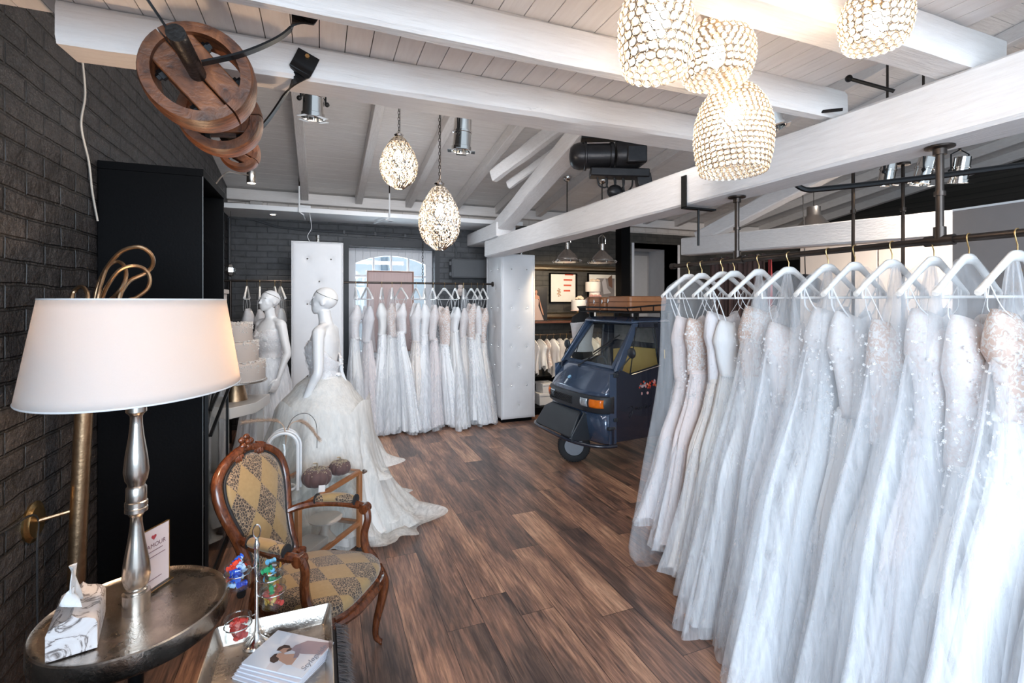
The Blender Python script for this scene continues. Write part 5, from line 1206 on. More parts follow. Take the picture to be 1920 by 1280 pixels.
for s in (-1, 1): cr.tube(smooth_path([bp(s*.06, .572, .008), bp(s*.10, .560, .010), bp(s*.125, .535, .008), bp(s*.11, .52, .01)], 4), [.010]*12+[.006], 6)
build(cr, 'carved_crest', MT['walnut'], t)
# seat
def seat_out(f, z):
    pts = []
    for a in np.linspace(0, 2*PI, 64, endpoint=False):
        c_, s_ = math.cos(a), math.sin(a); x = .0+.235*math.copysign(abs(c_)**.55, c_)+.02*max(0, c_)*math.cos(2*s_); wy = .235+.035*(x/.235); y = wy*math.copysign(abs(s_)**.55, s_)
        pts.append(Vector((x*f, y*f, z)))
    return pts
build(MB().loft([seat_out(1.0, .335), seat_out(1.02, .35), seat_out(1.02, .385), seat_out(.99, .395)]), 'seat_rail', MT['walnut'], t)
build(MB().loft([seat_out(.985, .392), seat_out(1.0, .405), seat_out(.985, .425)]+[seat_out(math.cos(q), .425+.045*math.sin(q)) for q in (.35, .7, 1.0, 1.25, 1.5)]), 'seat_cushion', MT['harl_seat'], t, ang=180)
ap = MB()
build(MB().tube([seat_out(1.035, .365)[i] for i in range(-13, 14)], [.012+.012*math.exp(-(i/3)**2) for i in range(-13, 14)], 6), 'apron_moulding', MT['walnut'], t)
for s in (-1, 1):
    arm = smooth_path([bp(s*.150, .20), (-.235, s*.195, .655), (-.15, s*.235, .665), (-.05, s*.26, .665), (.04, s*.268, .660), (.085, s*.262, .655), (.10, s*.258, .640)], 6)
    build(MB().tube(arm, [.016+.006*math.sin(k/36*PI) for k in range(37)][:len(arm)], 8), 'arm', MT['walnut'], t)
    pad = smooth_path([(-.17, s*.232, .682), (-.10, s*.250, .690), (-.03, s*.262, .690), (.035, s*.266, .684)], 6); n_ = len(pad)
    build(MB().tube(pad, [.010+.020*math.sin(PI*min(1, max(.12, k/(n_-1)*.88+.06)))**.4 for k in range(n_)], 10, flat=.8), 'arm_pad', MT['harl_seat'], t, ang=180)
    build_split(MB().tube([Vector(pad[0])+Vector((-.002, 0, 0)), Vector(pad[0])+Vector((.006, 0, 0))], .028, 12).tube([pad[-1], Vector(pad[-1])+Vector((.008, 0, 0))], .028, 12), 'pad_piping', MT['rubber'], t)
    build(MB().tube([(.098, s*(.258-.024), .650), (.098, s*(.258+.024), .650)], .024, 14), 'arm_scroll', MT['walnut'], t)
    post = smooth_path([(.105, s*.258, .655), (.118, s*.250, .60), (.105, s*.238, .53), (.115, s*.236, .46), (.155, s*.246, .40), (.165, s*.243, .36)], 6)
    build(MB().tube(post, [.018+.006*(k/30) for k in range(len(post))], 8), 'arm_post', MT['walnut'], t)
    leg = smooth_path([(.195, s*.205, .385), (.222, s*.225, .31), (.212, s*.222, .22), (.190, s*.21, .12), (.186, s*.208, .045), (.205, s*.220, .012), (.212, s*.224, .008)], 6)
    build(MB().tube(leg, [max(.011, .030-.0006*k) for k in range(len(leg))][:-6]+[.013, .015, .017, .015, .012, .008], 10), 'leg', MT['walnut'], t)
    leg = smooth_path([(-.20, s*.15, .46), (-.21, s*.165, .36), (-.215, s*.165, .22), (-.26, s*.17, .08), (-.30, s*.175, .004)], 6)
    build(MB().tube(leg, [.024-.0003*k for k in range(len(leg))], 8), 'leg', MT['walnut'], t)

# ------------------------------------------------------------------ fur ottoman with silver tray
t = thing('fur_ottoman', 'dark grey fur covered ottoman under the rectangular silver tray', 'ottoman', (-.13, 1.53, 0))
ox0, ox1, oy0, oy1 = -.30, .055, 1.22, 1.80
def rrect(x0, x1, y0, y1, r, z, n=8):
    out = []
    for cx, cy, a0 in ((x1-r, y1-r, 0), (x0+r, y1-r, PI/2), (x0+r, y0+r, PI), (x1-r, y0+r, 1.5*PI)):
        for k in range(n): a = a0+PI/2*k/(n-1); out.append(Vector((cx+r*math.cos(a), cy+r*math.sin(a), z)))
    return out
furm = simple('dark_fur_base', (.030, .024, .024), .9)
ot = build(MB().loft([rrect(ox0+.01, ox1-.01, oy0+.01, oy1-.01, .04, .05), rrect(ox0, ox1, oy0, oy1, .04, .07), rrect(ox0, ox1, oy0, oy1, .04, .46), rrect(ox0+.02, ox1-.02, oy0+.02, oy1-.02, .03, .475)]), 'cushion_body', furm, t)
rg = random.Random(11); fur = MB()
def tuft(p, n, L, w=.0013):
    n = Vector(n); d = (n*.45+Vector((rg.uniform(-.7, .7), rg.uniform(-.7, .7), -1.0))).normalized(); sd = d.cross(n).normalized() if d.cross(n).length > .01 else Vector((1, 0, 0))
    p = Vector(p); q = p+n*L*.30+d*L*.35; e = p+n*L*.30+d*L*1.0
    fur.add([p-sd*w, p+sd*w, q+sd*w*.8, q-sd*w*.8, e], [(0, 1, 2, 3), (3, 2, 4)])
for k in range(11000):
    z = .475-.42*rg.random()**1.3; tuft((ox1-.002, rg.uniform(oy0, oy1), z), (1, 0, 0), rg.uniform(.03, .06))
for k in range(2500): tuft((rg.uniform(ox0, ox1), oy1-.002, .475-.3*rg.random()), (0, 1, 0), rg.uniform(.015, .03))
for k in range(2500): z = .475-.42*rg.random()**1.3; tuft((ox0+.002, rg.uniform(oy0, oy1), z), (-1, 0, 0), rg.uniform(.015, .03))
fm = N('charcoal_fur'); fm.set(color=fm.mix(fm.noise(fm.coord(), 18, 3), (.018, .014, .015), (.10, .083, .088)), rough=.6, sheen=.3)
build(fur, 'fur', fm.m, t, kind='stuff', smooth=False)
for a, b in ((ox0+.04, oy0+.04), (ox1-.04, oy0+.04), (ox0+.04, oy1-.04), (ox1-.04, oy1-.04)): build(MB().lathe([(.02, .05), (.014, 0)], c=(a, b, 0), n=12), 'leg', MT['black'], t)
t = thing('silver_tray', 'rectangular brushed silver tray with raised rim on the fur ottoman', 'tray', (-.13, 1.52, .50))
tx0, tx1, ty0, ty1, tz = -.315, .035, 1.235, 1.815, .482
build(MB().loft([rrect(tx0+.02, tx1-.02, ty0+.02, ty1-.02, .012, tz-.003), rrect(tx0+.02, tx1-.02, ty0+.02, ty1-.02, .012, tz), rrect(tx0, tx1, ty0, ty1, .012, tz+.055), rrect(tx0-.003, tx1+.003, ty0-.003, ty1+.003, .012, tz+.055), rrect(tx0+.014, tx1-.014, ty0+.014, ty1-.014, .012, tz-.004)], True, False), 'rim', MT['hammer'], t, ang=30)
build(MB().box(tx0+.018, tx1-.018, ty0+.018, ty1-.018, tz-.004, tz), 'tray_bottom', MT['hammer'], t)

# magazines
cov = simple('magazine_cover', (.58, .58, .64), .3, var=.1, vs=8); pg = simple('magazine_pages', (.70, .72, .80), .6)
mx_, my_ = -.088, 1.642; ma = R(53)
for k in range(5):
    t = thing('magazine', ['magazine at the very bottom of the fanned stack on the tray', 'magazine second from the bottom of the fanned stack', 'magazine in the middle of the fanned stack', 'magazine second from the top of the fanned stack', 'topmost magazine of the fanned stack, a kissing couple on its cover'][k], 'magazine', (mx_-.006*(4-k), my_-.006*(4-k), tz+.0005+.0062*k), ma+.035*(k-4)*.5, 'magazines on the tray', world=False)
    build(MB().box(-.074, .074, -.105, .105, 0, .0052), 'page_block', pg, t)
    build(MB().box(-.0755, .0755, -.107, .107, .0052, .0059), 'cover', cov, t)
    if k == 4:
        H = .0060
        def flat(poly, col, nm, dz=0, rough=.35):
            return build(MB().prism(poly, lambda a, b, c: (a, b, c), H+dz, H+dz+.0002), nm, simple(nm+'_print', col, rough), t)
        ell = lambda cx, cy, rx, ry, n=20, rt=0: [(cx+rx*math.cos(q)*math.cos(rt)-ry*math.sin(q)*math.sin(rt), cy+rx*math.cos(q)*math.sin(rt)+ry*math.sin(q)*math.cos(rt)) for q in np.linspace(0, 2*PI, n, endpoint=False)]
        flat([(-.074, .02), (.074, .05), (.074, .106), (-.074, .106)], (.62, .66, .74), 'pale_sky')
        flat([(-.074, -.02), (-.02, -.02), (.0, -.06), (.01, -.106), (-.074, -.106)], (.62, .68, .78), 'veil', .0001)
        flat([(.010, .004), (.030, .002), (.058, -.022), (.070, -.104), (.018, -.104), (.004, -.04)], (.30, .23, .26), 'mauve_suit', .0002)
        flat([(-.036, .010), (-.012, .006), (-.002, -.02), (.002, -.055), (-.036, -.062), (-.046, -.03)], (.46, .28, .21), 'bare_shoulder', .0003)
        flat([(-.046, -.045), (.004, -.038), (.006, -.085), (-.05, -.09)], (.66, .64, .68), 'white_gown', .0004)
        flat([(.018, -.012), (.024, -.026), (-.012, -.042), (-.018, -.030)], (.27, .21, .24), 'suit_sleeve', .0005)
        flat([(-.030, .006), (-.014, .004), (-.009, .010), (-.008, .016), (-.012, .026), (-.024, .030), (-.032, .020)], (.47, .28, .21), 'bride_profile', .0006)
        flat([(-.050, .012), (-.040, .006), (-.031, .010), (-.026, .026), (-.014, .030), (-.020, .037), (-.036, .038), (-.048, .028)], (.06, .035, .03), 'bride_hair', .0007)
        flat([(-.007, .012), (.006, .0), (.016, .004), (.018, .022), (.012, .034), (-.002, .036), (-.006, .024), (-.009, .018)], (.42, .25, .19), 'groom_profile', .0008)
        flat([(-.004, .034), (.010, .028), (.016, .008), (.024, .018), (.022, .036), (.008, .045), (-.005, .042)], (.06, .035, .03), 'groom_hair', .0009)
        flat([(-.002, .008), (.008, -.002), (.017, .004), (.012, .010), (.004, .012)], (.10, .06, .05), 'groom_beard', .0010)
        text('Styleguide', .026, simple('grey_script_ink', (.20, .22, .28), .5), t, frameM((0, -.098, H+.001), (1, 0, 0), (0, 1, 0)), 'cover_lettering', .0001, .3)
t = thing('white_card', 'corner of a bluish white card at the bottom edge by the fur ottoman', 'card', (.0, 1.3, .49))
build(MB().box(-.03, .03, -.05, .05, .540, .5408, Matrix.Translation((.045, 1.335, 0)) @ Matrix.Rotation(.7, 4, 'Z')), 'card_sheet', pg, t)
# sweets stand
ex_, ey_ = -.19, 1.765
t = thing('sweets_stand', 'silver stand with four rings holding glass jars on the tray', 'stand', (ex_, ey_, tz))
build(MB().lathe([(.041, tz), (.043, tz+.006), (.040, tz+.012), (.038, tz+.012), (.036, tz+.009), (.028, tz+.012), (.012, tz+.03), (.007, tz+.05), (.0055, tz+.09), (.006, tz+.16), (.0055, tz+.23), (.009, tz+.25), (.012, tz+.265), (.007, tz+.28), (.0075, tz+.31), (.010, tz+.325), (.006, tz+.335), (.005, tz+.345)], c=(ex_, ey_, 0), n=28), 'stem', MT['chrome'], t)
build(MB().tube([(ex_+.011*math.cos(a), ey_, tz+.368+.022*math.sin(a)) for a in np.linspace(0, 2*PI, 18, endpoint=False)], .0025, 6, True), 'handle_ring', MT['chrome'], t)
jars = [(-.052, -.012, .205, 'clear glass jar of blue and red wrapped sweets, upper left on the stand', ((.02, .06, .5), (.45, .6, .8), (.65, .06, .03), (.03, .12, .6))), (.042, -.035, .185, 'clear glass jar of gold and green wrapped sweets, upper right on the stand', ((.35, .18, .04), (.03, .3, .12), (.05, .03, .02), (.15, .4, .6))), (-.048, -.040, .055, 'clear glass jar of red sweets, lower left on the stand', ((.55, .05, .04), (.65, .15, .12), (.5, .04, .03))), (.046, .022, .105, 'clear glass jar of red and gold sweets, lower right on the stand', ((.55, .06, .05), (.5, .3, .05), (.6, .1, .08)))]
MT['c'] = {}
def swm(c):
    if c not in MT['c']: MT['c'][c] = simple('sweet_wrapper', c, .25)
    return MT['c'][c]
for i, (dx, dy, dz, lab, cols) in enumerate(jars):
    jx, jy, jz = ex_+dx, ey_+dy, tz+dz; r = .037
    build(MB().tube([(jx+(r+.002)*math.cos(a), jy+(r+.002)*math.sin(a), jz+.048) for a in np.linspace(0, 2*PI, 24, endpoint=False)], .0018, 6, True), 'jar_ring', MT['chrome'], t)
    build(MB().tube([(ex_, ey_, jz+.048), (ex_+dx*.25, ey_+dy*.25, jz+.048)], .002, 6), 'ring_arm', MT['chrome'], t)
    j = thing('glass_jar', lab, 'jar', (jx, jy, jz), 0, 'jars on the sweets stand')
    build(MB().lathe([(.02, 0), (r-.002, .001), (r, .006), (r, .064), (r+.002, .068), (r+.001, .072), (r-.003, .068), (r-.003, .006), (.02, .004)], c=(jx, jy, jz), n=32), 'jar_body', MT['jar'], j)
    rg = random.Random(20+i)
    for k in range(20 if i < 2 else 16):
        a = rg.uniform(0, 6.3); q = rg.uniform(0, .021); zz = jz+.012+(k/20)*(.078 if i < 2 else .058)
        c = Vector((jx+q*math.cos(a), jy+q*math.sin(a), zz)); d = Vector((rg.uniform(-1, 1), rg.uniform(-1, 1), rg.uniform(-.5, .5))).normalized(); w = MB()
        w.tube([c-d*.015, c-d*.010, c-d*.007, c+d*.007, c+d*.010, c+d*.015], [.009, .003, .0075, .0075, .003, .009], 7)
        o = build(w, 'wrapped_sweet', swm(cols[k % len(cols)]), None, label='wrapped sweet inside the '+lab.split(',')[0].replace('clear glass ', ''), cat='sweet', group='wrapped sweets in the '+['upper left jar', 'upper right jar', 'lower left jar', 'lower right jar'][i])
# cushion corner at the bottom edge
t = thing('cushion', 'brown and cream patterned cushion corner at the bottom left edge', 'cushion', (-.62, 1.36, .3))
def cu(u, v):
    a, b = u*2-1, v*2-1; return a, b
cm = N('cream_brown_silk'); cm.set(color=cm.ramp(cm.noise(cm.coord(), 14, 3, .5, 1), [(.4, (.18, .10, .07)), (.62, (.62, .56, .52))]), rough=.4)
Mc = Matrix.Translation((-.56, 1.315, .44)) @ Euler((R(12), R(-25), R(35))).to_matrix().to_4x4()
g = MB()
for s in (1, -1):
    def cf2(u, v, s=s):
        a, b = u*2-1, v*2-1; k = 1-.10*(1-abs(a))*(abs(b)) if True else 1
        th = .05*(max(0, (1-a**4)*(1-b**4)))**.5
        return Mc @ Vector((.16*a*(1-.07*(1-b*b)), s*th, .16*b*(1-.07*(1-a*a))))
    g.grid(cf2, 18, 18)
build(g, 'cushion_cover', cm.m, t, ang=180)
build(MB().tube([Mc @ Vector((.16*a*(1-.07*(1-b*b)), 0, .16*b*(1-.07*(1-a*a)))) for a, b in [(x, -1) for x in np.linspace(-1, 1, 12)]+[(1, x) for x in np.linspace(-.9, 1, 11)]+[(x, 1) for x in np.linspace(.9, -1, 11)]+[(-1, x) for x in np.linspace(.9, -.9, 10)]], .005, 6, True), 'piping', simple('dark_piping', (.05, .04, .05), .5), t)
t = thing('bench', 'black upholstered bench below the round table, mostly out of the picture', 'bench', (-.60, 1.32, 0))
build(MB().box(-.92, -.36, 1.12, 1.52, .05, .28), 'bench_seat', MT['black'], t, bevel=.02)
for a in (-.88, -.40):
    for b in (1.16, 1.48): build(MB().box(a-.02, a+.02, b-.02, b+.02, 0, .05), 'leg', MT['black'], t)

# ------------------------------------------------------------------ wood framed glass trolley
A = Vector((-.104, 2.74, 0)); e1 = Vector((.6, .8, 0)); e2 = Vector((-.8, .6, 0)); L1, L2, ZT = .56, .36, .53
t = thing('glass_trolley', 'wood framed glass trolley on casters behind the armchair', 'trolley', A)
oak = simple('warm_oak', (.36, .15, .06), .4, var=.2, vs=30)
cs = [A, A+e1*L1, A+e1*L1+e2*L2, A+e2*L2]
for c in cs: build(MB().bar(c+Vector((0, 0, .05)), c+Vector((0, 0, ZT-.01)), .028, .028, up=e1), 'post', oak, t, bevel=.003)
for z in (ZT-.011, .20):
    for i in range(4): build(MB().bar(cs[i]+Vector((0, 0, z)), cs[(i+1) % 4]+Vector((0, 0, z)), .026, .024), 'frame_rail', oak, t, bevel=.003)
    build(MB().add([c+Vector((0, 0, z+.006)) for c in cs]+[c+Vector((0, 0, z+.010)) for c in cs], [(3, 2, 1, 0), (4, 5, 6, 7), (0, 1, 5, 4), (1, 2, 6, 5), (2, 3, 7, 6), (3, 0, 4, 7)]), 'glass_shelf', MT['glass'], t)
build(MB().bar(A+e1*.02+e2*.0+Vector((0, 0, .36)), A+e1*(L1-.02)+Vector((0, 0, .36)), .004, .28), 'glass_side', MT['glass'], t)
for c in cs:
    w = MB().tube([c+Vector((0, -.008, .022)), c+Vector((0, .008, .022))], .022, 14); build(w, 'caster_wheel', MT['rubber'], t); build(MB().tube([c+Vector((0, 0, .03)), c+Vector((0, 0, .055))], .008, 8), 'caster_stem', MT['chrome'], t)
build(MB().lathe([(.012, 0), (.016, .01), (.006, .03)], c=cs[1]+Vector((.018, .0, ZT-.012)), n=12, M=Euler((0, PI/2, 0)).to_matrix()), 'knob', MT['silver'], t)
# pumpkins
def pumpkin(c, r, label, seed):
    t = thing('velvet_pumpkin', label, 'pumpkin', c, 0, 'velvet pumpkins on the trolley', world=False)
    def f(u, v):
        th = 2*PI*u; a = PI*v-PI/2; lob = 1-.10*abs(math.cos(4*th))**3*0-.13*(1-abs(math.sin(4.5*th))**.5)
        q = max(.0, math.cos(a))**.75*lob*r; return (q*math.cos(th), q*math.sin(th), r*.72+.78*r*math.sin(a)*(.86 if a > 0 else .9)-.18*r*math.exp(-(math.cos(a)/.35)**2)*(1 if a > 0 else -.6))
    build(MB().grid(f, 72, 20, cu=True), 'body', MT['plum'], t, ang=180)
    g = MB(); rg = random.Random(seed)
    for k in range(170):
        th = rg.uniform(0, 6.3); v = 1-abs(rg.gauss(0, .16))*1; v = max(.55, v)-.02; p = Vector(f(th/(2*PI), v)); g.sphere(p, rg.uniform(.0018, .0042), 5, 3)
    build(g, 'pearl_trim', simple('pale_gold_pearls', (.62, .52, .38), .3, .5), t, kind='stuff')
    build(MB().tube(smooth_path([(0, 0, r*1.2), (.002, 0, r*1.5), (.0, .003, r*1.62), (-r*.25, 0, r*1.66)], 5), [.010, .009, .008, .007, .006, .0055, .005, .005, .005, .005, .005, .005, .005, .005, .004, .004][:16], 6), 'stem', simple('silver_gold_stem', (.5, .42, .32), .35, .8), t)
MT['plum'] = simple('mauve_brown_velvet', (.115, .062, .058), .75, var=.2, sheen=.25)
pumpkin((-.015, 2.985, ZT+.001), .083, 'larger mauve velvet pumpkin with pearled top on the glass trolley', 1)
pumpkin((.115, 3.14, ZT+.001), .066, 'smaller mauve velvet pumpkin at the far corner of the glass trolley', 2)
t = thing('price_tag', 'small white card leaning on the larger pumpkin', 'card', (.0, 2.88, ZT)); build(MB().box(-.018, .018, -.001, .001, 0, .036, Matrix.Translation((.01, 2.895, ZT+.002)) @ Euler((-.3, .15, .3)).to_matrix().to_4x4()), 'card_sheet', MT['white'], t)
# arched glass ornament with pampas
gx, gy = -.19, 3.02
t = thing('arched_lantern', 'white arched wire lantern with glass on the trolley, holding dried grass', 'lantern', (gx, gy, ZT))
def archp(w, h, yy, n=14): return [(gx-w, gy+yy, ZT+.004), (gx-w, gy+yy, ZT+h-w)]+[(gx-w*math.cos(a), gy+yy, ZT+h-w+w*math.sin(a)) for a in np.linspace(.15, PI-.15, n)]+[(gx+w, gy+yy, ZT+h-w), (gx+w, gy+yy, ZT+.004)]
for yy, w in ((-.05, .075), (.0, .088), (.05, .075)): build(MB().tube(archp(w, .33, yy), .008, 6), 'arch_band', MT['white'], t)
build(MB().tube([(gx+.06*math.cos(a), gy+.06*math.sin(a), ZT+.008) for a in np.linspace(0, 2*PI, 24, endpoint=False)], .007, 6, True), 'base_ring', MT['white'], t)
build(MB().lathe([(.062, ZT+.004), (.064, ZT+.24), (.045, ZT+.29), (.01, ZT+.305)], c=(gx, gy, 0), n=28), 'glass_dome', MT['jar'], t)
t = thing('pampas_grass', 'beige pampas stems arching over the white lantern', 'dried flowers', (gx, gy, ZT+.33))
pam = simple('beige_pampas', (.52, .36, .26), .9, var=.2)
stems = [[(gx, gy, ZT+.10), (gx+.01, gy-.01, ZT+.31), (gx-.02, gy-.03, ZT+.39), (gx-.10, gy-.06, ZT+.415), (gx-.18, gy-.09, ZT+.42)], [(gx, gy, ZT+.10), (gx+.02, gy, ZT+.33), (gx+.07, gy, ZT+.38), (gx+.13, gy-.01, ZT+.35), (gx+.18, gy-.02, ZT+.28)]]
for s in stems:
    P = smooth_path(s, 8); o = build(MB().tube(P, .0028, 5), 'stem', pam, t); g = MB(); rg = random.Random(8)
    for i, p in enumerate(P[16:]):
        for k in range(60):
            d = Vector((rg.gauss(0, 1), rg.gauss(0, 1), rg.gauss(0, 1))).normalized(); f = (P[min(len(P)-1, 17+i)]-P[15+i]).normalized(); e = p+f*.026+d*.018; sd = d.cross(f)*.0011
            g.add([p-sd, p+sd, e], [(0, 1, 2)])
        g.sphere(p, .006, 5, 4)
    build(g, 'plume', pam, o, kind='stuff', smooth=False)
build(MB().tube(smooth_path([(gx, gy, ZT+.3), (gx+.05, gy, ZT+.40), (gx+.12, gy, ZT+.42), (gx+.17, gy-.01, ZT+.36), (gx+.175, gy-.02, ZT+.22)], 8), .0018, 5), 'arching_wire', MT['darksteel'], t)
t = thing('wooden_stand', 'pale turned cake stand on the lower shelf of the glass trolley', 'cake stand', (.0, 3.0, .21))
build(MB().lathe([(.06, .211), (.045, .23), (.025, .26), (.025, .31), (.09, .325), (.095, .335)], c=(.03, 3.02, 0), n=28), 'stand_body', simple('pale_ceramic_stand', (.58, .52, .47), .4), t)
t = thing('flat_box', 'flat pale box lying on the lower shelf of the trolley', 'box', (-.08, 2.9, .211))
build(MB().box(-.10, .10, -.07, .07, 0, .035, Matrix.Translation((-.07, 2.93, .211)) @ Matrix.Rotation(.93, 4, 'Z')), 'box_body', simple('pale_card_box', (.6, .58, .56), .6), t, bevel=.003)
# ------------------------------------------------------------------ mannequins
def body_mesh(arm_l, arm_r):
    """one closed-volume body, fused by a voxel remesh; local: faces -y, x = its left"""
    m = MB()
    def ring(z, a, b, y=0, n=24, p=1.0): return [Vector((a*math.copysign(abs(math.cos(t))**p, math.cos(t)), y+b*math.copysign(abs(math.sin(t))**p, math.sin(t)), z)) for t in np.linspace(0, 2*PI, n, endpoint=False)]
    m.loft([ring(.74, .135, .10, .01), ring(.82, .168, .115, .015), ring(.88, .172, .118, .02), ring(.96, .150, .105, .01), ring(1.04, .118, .088, 0), ring(1.09, .110, .082, 0), ring(1.16, .120, .088, -.002), ring(1.24, .135, .10, -.005), ring(1.30, .142, .10, 0), ring(1.355, .145, .085, .008), ring(1.395, .125, .066, .014), ring(1.42, .075, .052, .016), ring(1.445, .050, .048, .012)])
    m.loft([ring(1.40, .062, .052, .015), ring(1.44, .047, .047, .012), ring(1.48, .042, .045, .004), ring(1.53, .043, .046, -.002)])
    for s in (1, -1):
        m.sphere((s*.060, -.066, 1.255), (.054, .048, .056), 16, 12)
        m.sphere((s*.155, .012, 1.372), (.050, .046, .046), 16, 10)
        m.tube([(s*.05, .02, 1.405), (s*.10, .015, 1.40), (s*.15, .012, 1.385)], [.036, .034, .040], 12)
        # legs down to the stand
        m.tube([(s*.085, .015, .84), (s*.088, .005, .65), (s*.075, 0, .48), (s*.072, .012, .30), (s*.065, .01, .10), (s*.062, .0, .05)], [.088, .075, .052, .052, .032, .034], 14)
        m.loft([ring(z, .001, .001) for z in (0,)]*2, False) if False else None
        m.tube([(s*.062, .02, .035), (s*.064, -.05, .028), (s*.066, -.12, .018)], [.034, .030, .018], 10)
    # head: skull, face, jaw
    m.sphere((0, .010, 1.615), (.070, .088, .080), 24, 16)
    m.loft([ring(1.505, .018, .020, -.050), ring(1.515, .034, .036, -.045), ring(1.535, .048, .054, -.034), ring(1.56, .056, .066, -.022), ring(1.60, .060, .072, -.012), ring(1.64, .058, .066, -.006)])
    m.loft([ring(1.567, .010, .012, -.088, 12), ring(1.574, .013, .018, -.092, 12), ring(1.59, .008, .014, -.086, 12), ring(1.612, .006, .010, -.078, 12)])       # nose
    m.sphere((0, -.074, 1.548), (.020, .012, .0065), 12, 8); m.sphere((0, -.072, 1.538), (.017, .013, .007), 12, 8)   # lips
    m.sphere((0, -.064, 1.515), (.020, .018, .014), 12, 8)
    for s in (1, -1):
        m.sphere((s*.030, -.060, 1.602), (.016, .014, .008), 12, 8)      # closed eyes
        m.sphere((s*.030, -.064, 1.622), (.022, .010, .006), 12, 8)
        m.sphere((s*.064, .008, 1.588), (.009, .020, .030), 12, 8)       # ears
        m.sphere((s*.036, -.046, 1.568), (.020, .022, .020), 12, 8)
    # arms and hands
    for s, A in ((1, arm_l), (-1, arm_r)):
        sh, el, wr, hd = [Vector((s*p[0], p[1], p[2])) for p in A]
        m.tube(smooth_path([sh, sh.lerp(el, .5), el, el.lerp(wr, .3), wr], 4), [.042, .041, .040, .038, .037, .036, .035, .034, .033, .033, .034, .033, .030, .027, .024, .021, .019][:17], 14)
        d = (hd-wr).normalized(); pn = Vector((s, 0, 0)); pn = (pn-d*pn.dot(d)).normalized(); sd = d.cross(pn)*s   # sd: towards the thumb side
        if sd.y > 0: sd = -sd
        q = []
        for k, (wd, th) in enumerate(((.017, .016), (.026, .015), (.034, .013), (.036, .012), (.034, .010))):
            c = wr+d*(.0+.020*k); q.append([c+sd*wd*math.cos(t)+pn*th*math.sin(t) for t in np.linspace(0, 2*PI, 14, endpoint=False)])
        m.loft(q)
        for j, (off, ln) in enumerate(((.027, .066), (.010, .074), (-.007, .070), (-.024, .055))):
            b = wr+d*.072+sd*off; e = (d+sd*(off*2.2)).normalized()
            m.tube([b, b+e*ln*.45-pn*.003, b+e*ln*.8-pn*.012, b+e*ln-pn*.020], [.0088, .0082, .0075, .006], 8)
        b = wr+d*.022+sd*.024; m.tube([b, b+sd*.020+d*.022-pn*.006, b+sd*.028+d*.048-pn*.012, b+sd*.028+d*.066-pn*.016], [.012, .0105, .009, .007], 8)
    return m
def headring():
    out = []
    for a in np.linspace(0, 2*PI, 40, endpoint=False):
        z = 1.638-.036*math.sin(a); k = math.sqrt(max(.05, 1-((z-1.615)/.080)**2)); out.append((.0700*k*math.cos(a), .010+.0880*k*math.sin(a), z))
    return out
def mannequin(loc, rz, label, arm_l, arm_r):
    t = thing('mannequin', label, 'mannequin', loc, rz, 'white mannequins in wedding gowns', world=False)
    b = build(body_mesh(arm_l, arm_r), 'body', MT['mannequin'], t, ang=180)
    r = b.modifiers.new('fuse', 'REMESH'); r.mode = 'VOXEL'; r.voxel_size = .0048; r.use_smooth_shade = True
    s = b.modifiers.new('soften', 'SMOOTH'); s.factor = .6; s.iterations = 6
    build(MB().lathe([(.19, 0), (.19, .010), (.18, .013)], n=40).tube([(0, .02, .01), (0, .02, .06)], .012, 8), 'base_plate', MT['silver'], t)
    return t
# nearer mannequin: faces left in the photo
A1 = ((.165, .012, 1.37), (.225, .03, 1.115), (.215, -.075, .895), (.205, -.115, .80))
m1 = mannequin((.03, 3.75, 0), R(-108), 'nearer white mannequin in a wide ivory tulle gown with lace top, its back to us', A1, A1)
def bodice(zt, zb, par, mat, k=1.0, dip=.0, name='bodice'):
    keys = [(0, .143, .096), (.22, .148, .116), (.5, .135, .110), (.8, .119, .092), (1, .124, .098)]
    def f(u, v):
        th = 2*PI*u; a, b = interp(keys, v); fr_ = max(0, -math.sin(th))
        z = zt+(.035*max(0, -math.sin(th))*abs(math.cos(th))*2.0-.13*max(0, math.sin(th))**1.5)*(1-v)**1.0
        return (a*k*math.cos(th), b*k*math.sin(th)-.006*fr_*math.exp(-((v-.25)/.25)**2), z+(zb-z)*v)
    o = build(MB().grid(f, 72, 24, cu=True), name, MT[mat], par, ang=180, solid=.003)
    petals(5, lambda u, v: tuple(Vector(f(u, v))*1.0), 260, MT['applique'], par, 'lace_applique', .012); return o
bodice(1.285, 1.05, m1, 'lace', 1.02)
# skirt with train: direction of the train in local space (world +x,-y)
def bigskirt(par, z0, z1, keys, seed, amp, dirang, train, mat, name, nf=13, nu=220, nv=40):
    rg = random.Random(seed); ph = [rg.uniform(0, 6.3) for _ in range(6)]
    def f(u, v):
        th = 2*PI*u; r, = interp(keys, v); dd = math.atan2(math.sin(th-dirang), math.cos(th-dirang))
        tr = train*math.exp(-(dd/.62)**2)*max(0, v-.45)**1.6*2.6
        w = amp*v**1.3*(.55*math.sin(nf*th+ph[0]+.8*math.sin(4*v+ph[1]))+.3*math.sin((nf*2+1)*th+ph[2])+.3*math.sin((nf//2)*th+ph[3]+2*v))
        R_ = r*(1+w)+tr*(1+.10*math.sin(5*th+ph[4])+.05*math.sin(17*th))
        z = z0+(z1-z0)*v+(.05*math.sin(3*th+seed)+.025*math.sin(7*th))*(1-v)*(1 if 'flounce' in name else 0)
        z = z-(.16*math.exp(-(dd/.7)**2)*math.sin(PI*min(1, v))*1.0)*(1 if train > 0 else 0)
        z = max(z, .010+.018*(1+math.sin(9*th+ph[5]+14*v))*(1 if v > .8 else 0))
        return (R_*math.cos(th), R_*math.sin(th)*.95, z+.012*math.sin(nf*th*1.0+ph[0]+6*v)*v)
    return build(MB().grid(f, nu, nv, cu=True), name, MT[mat], par, ang=180)
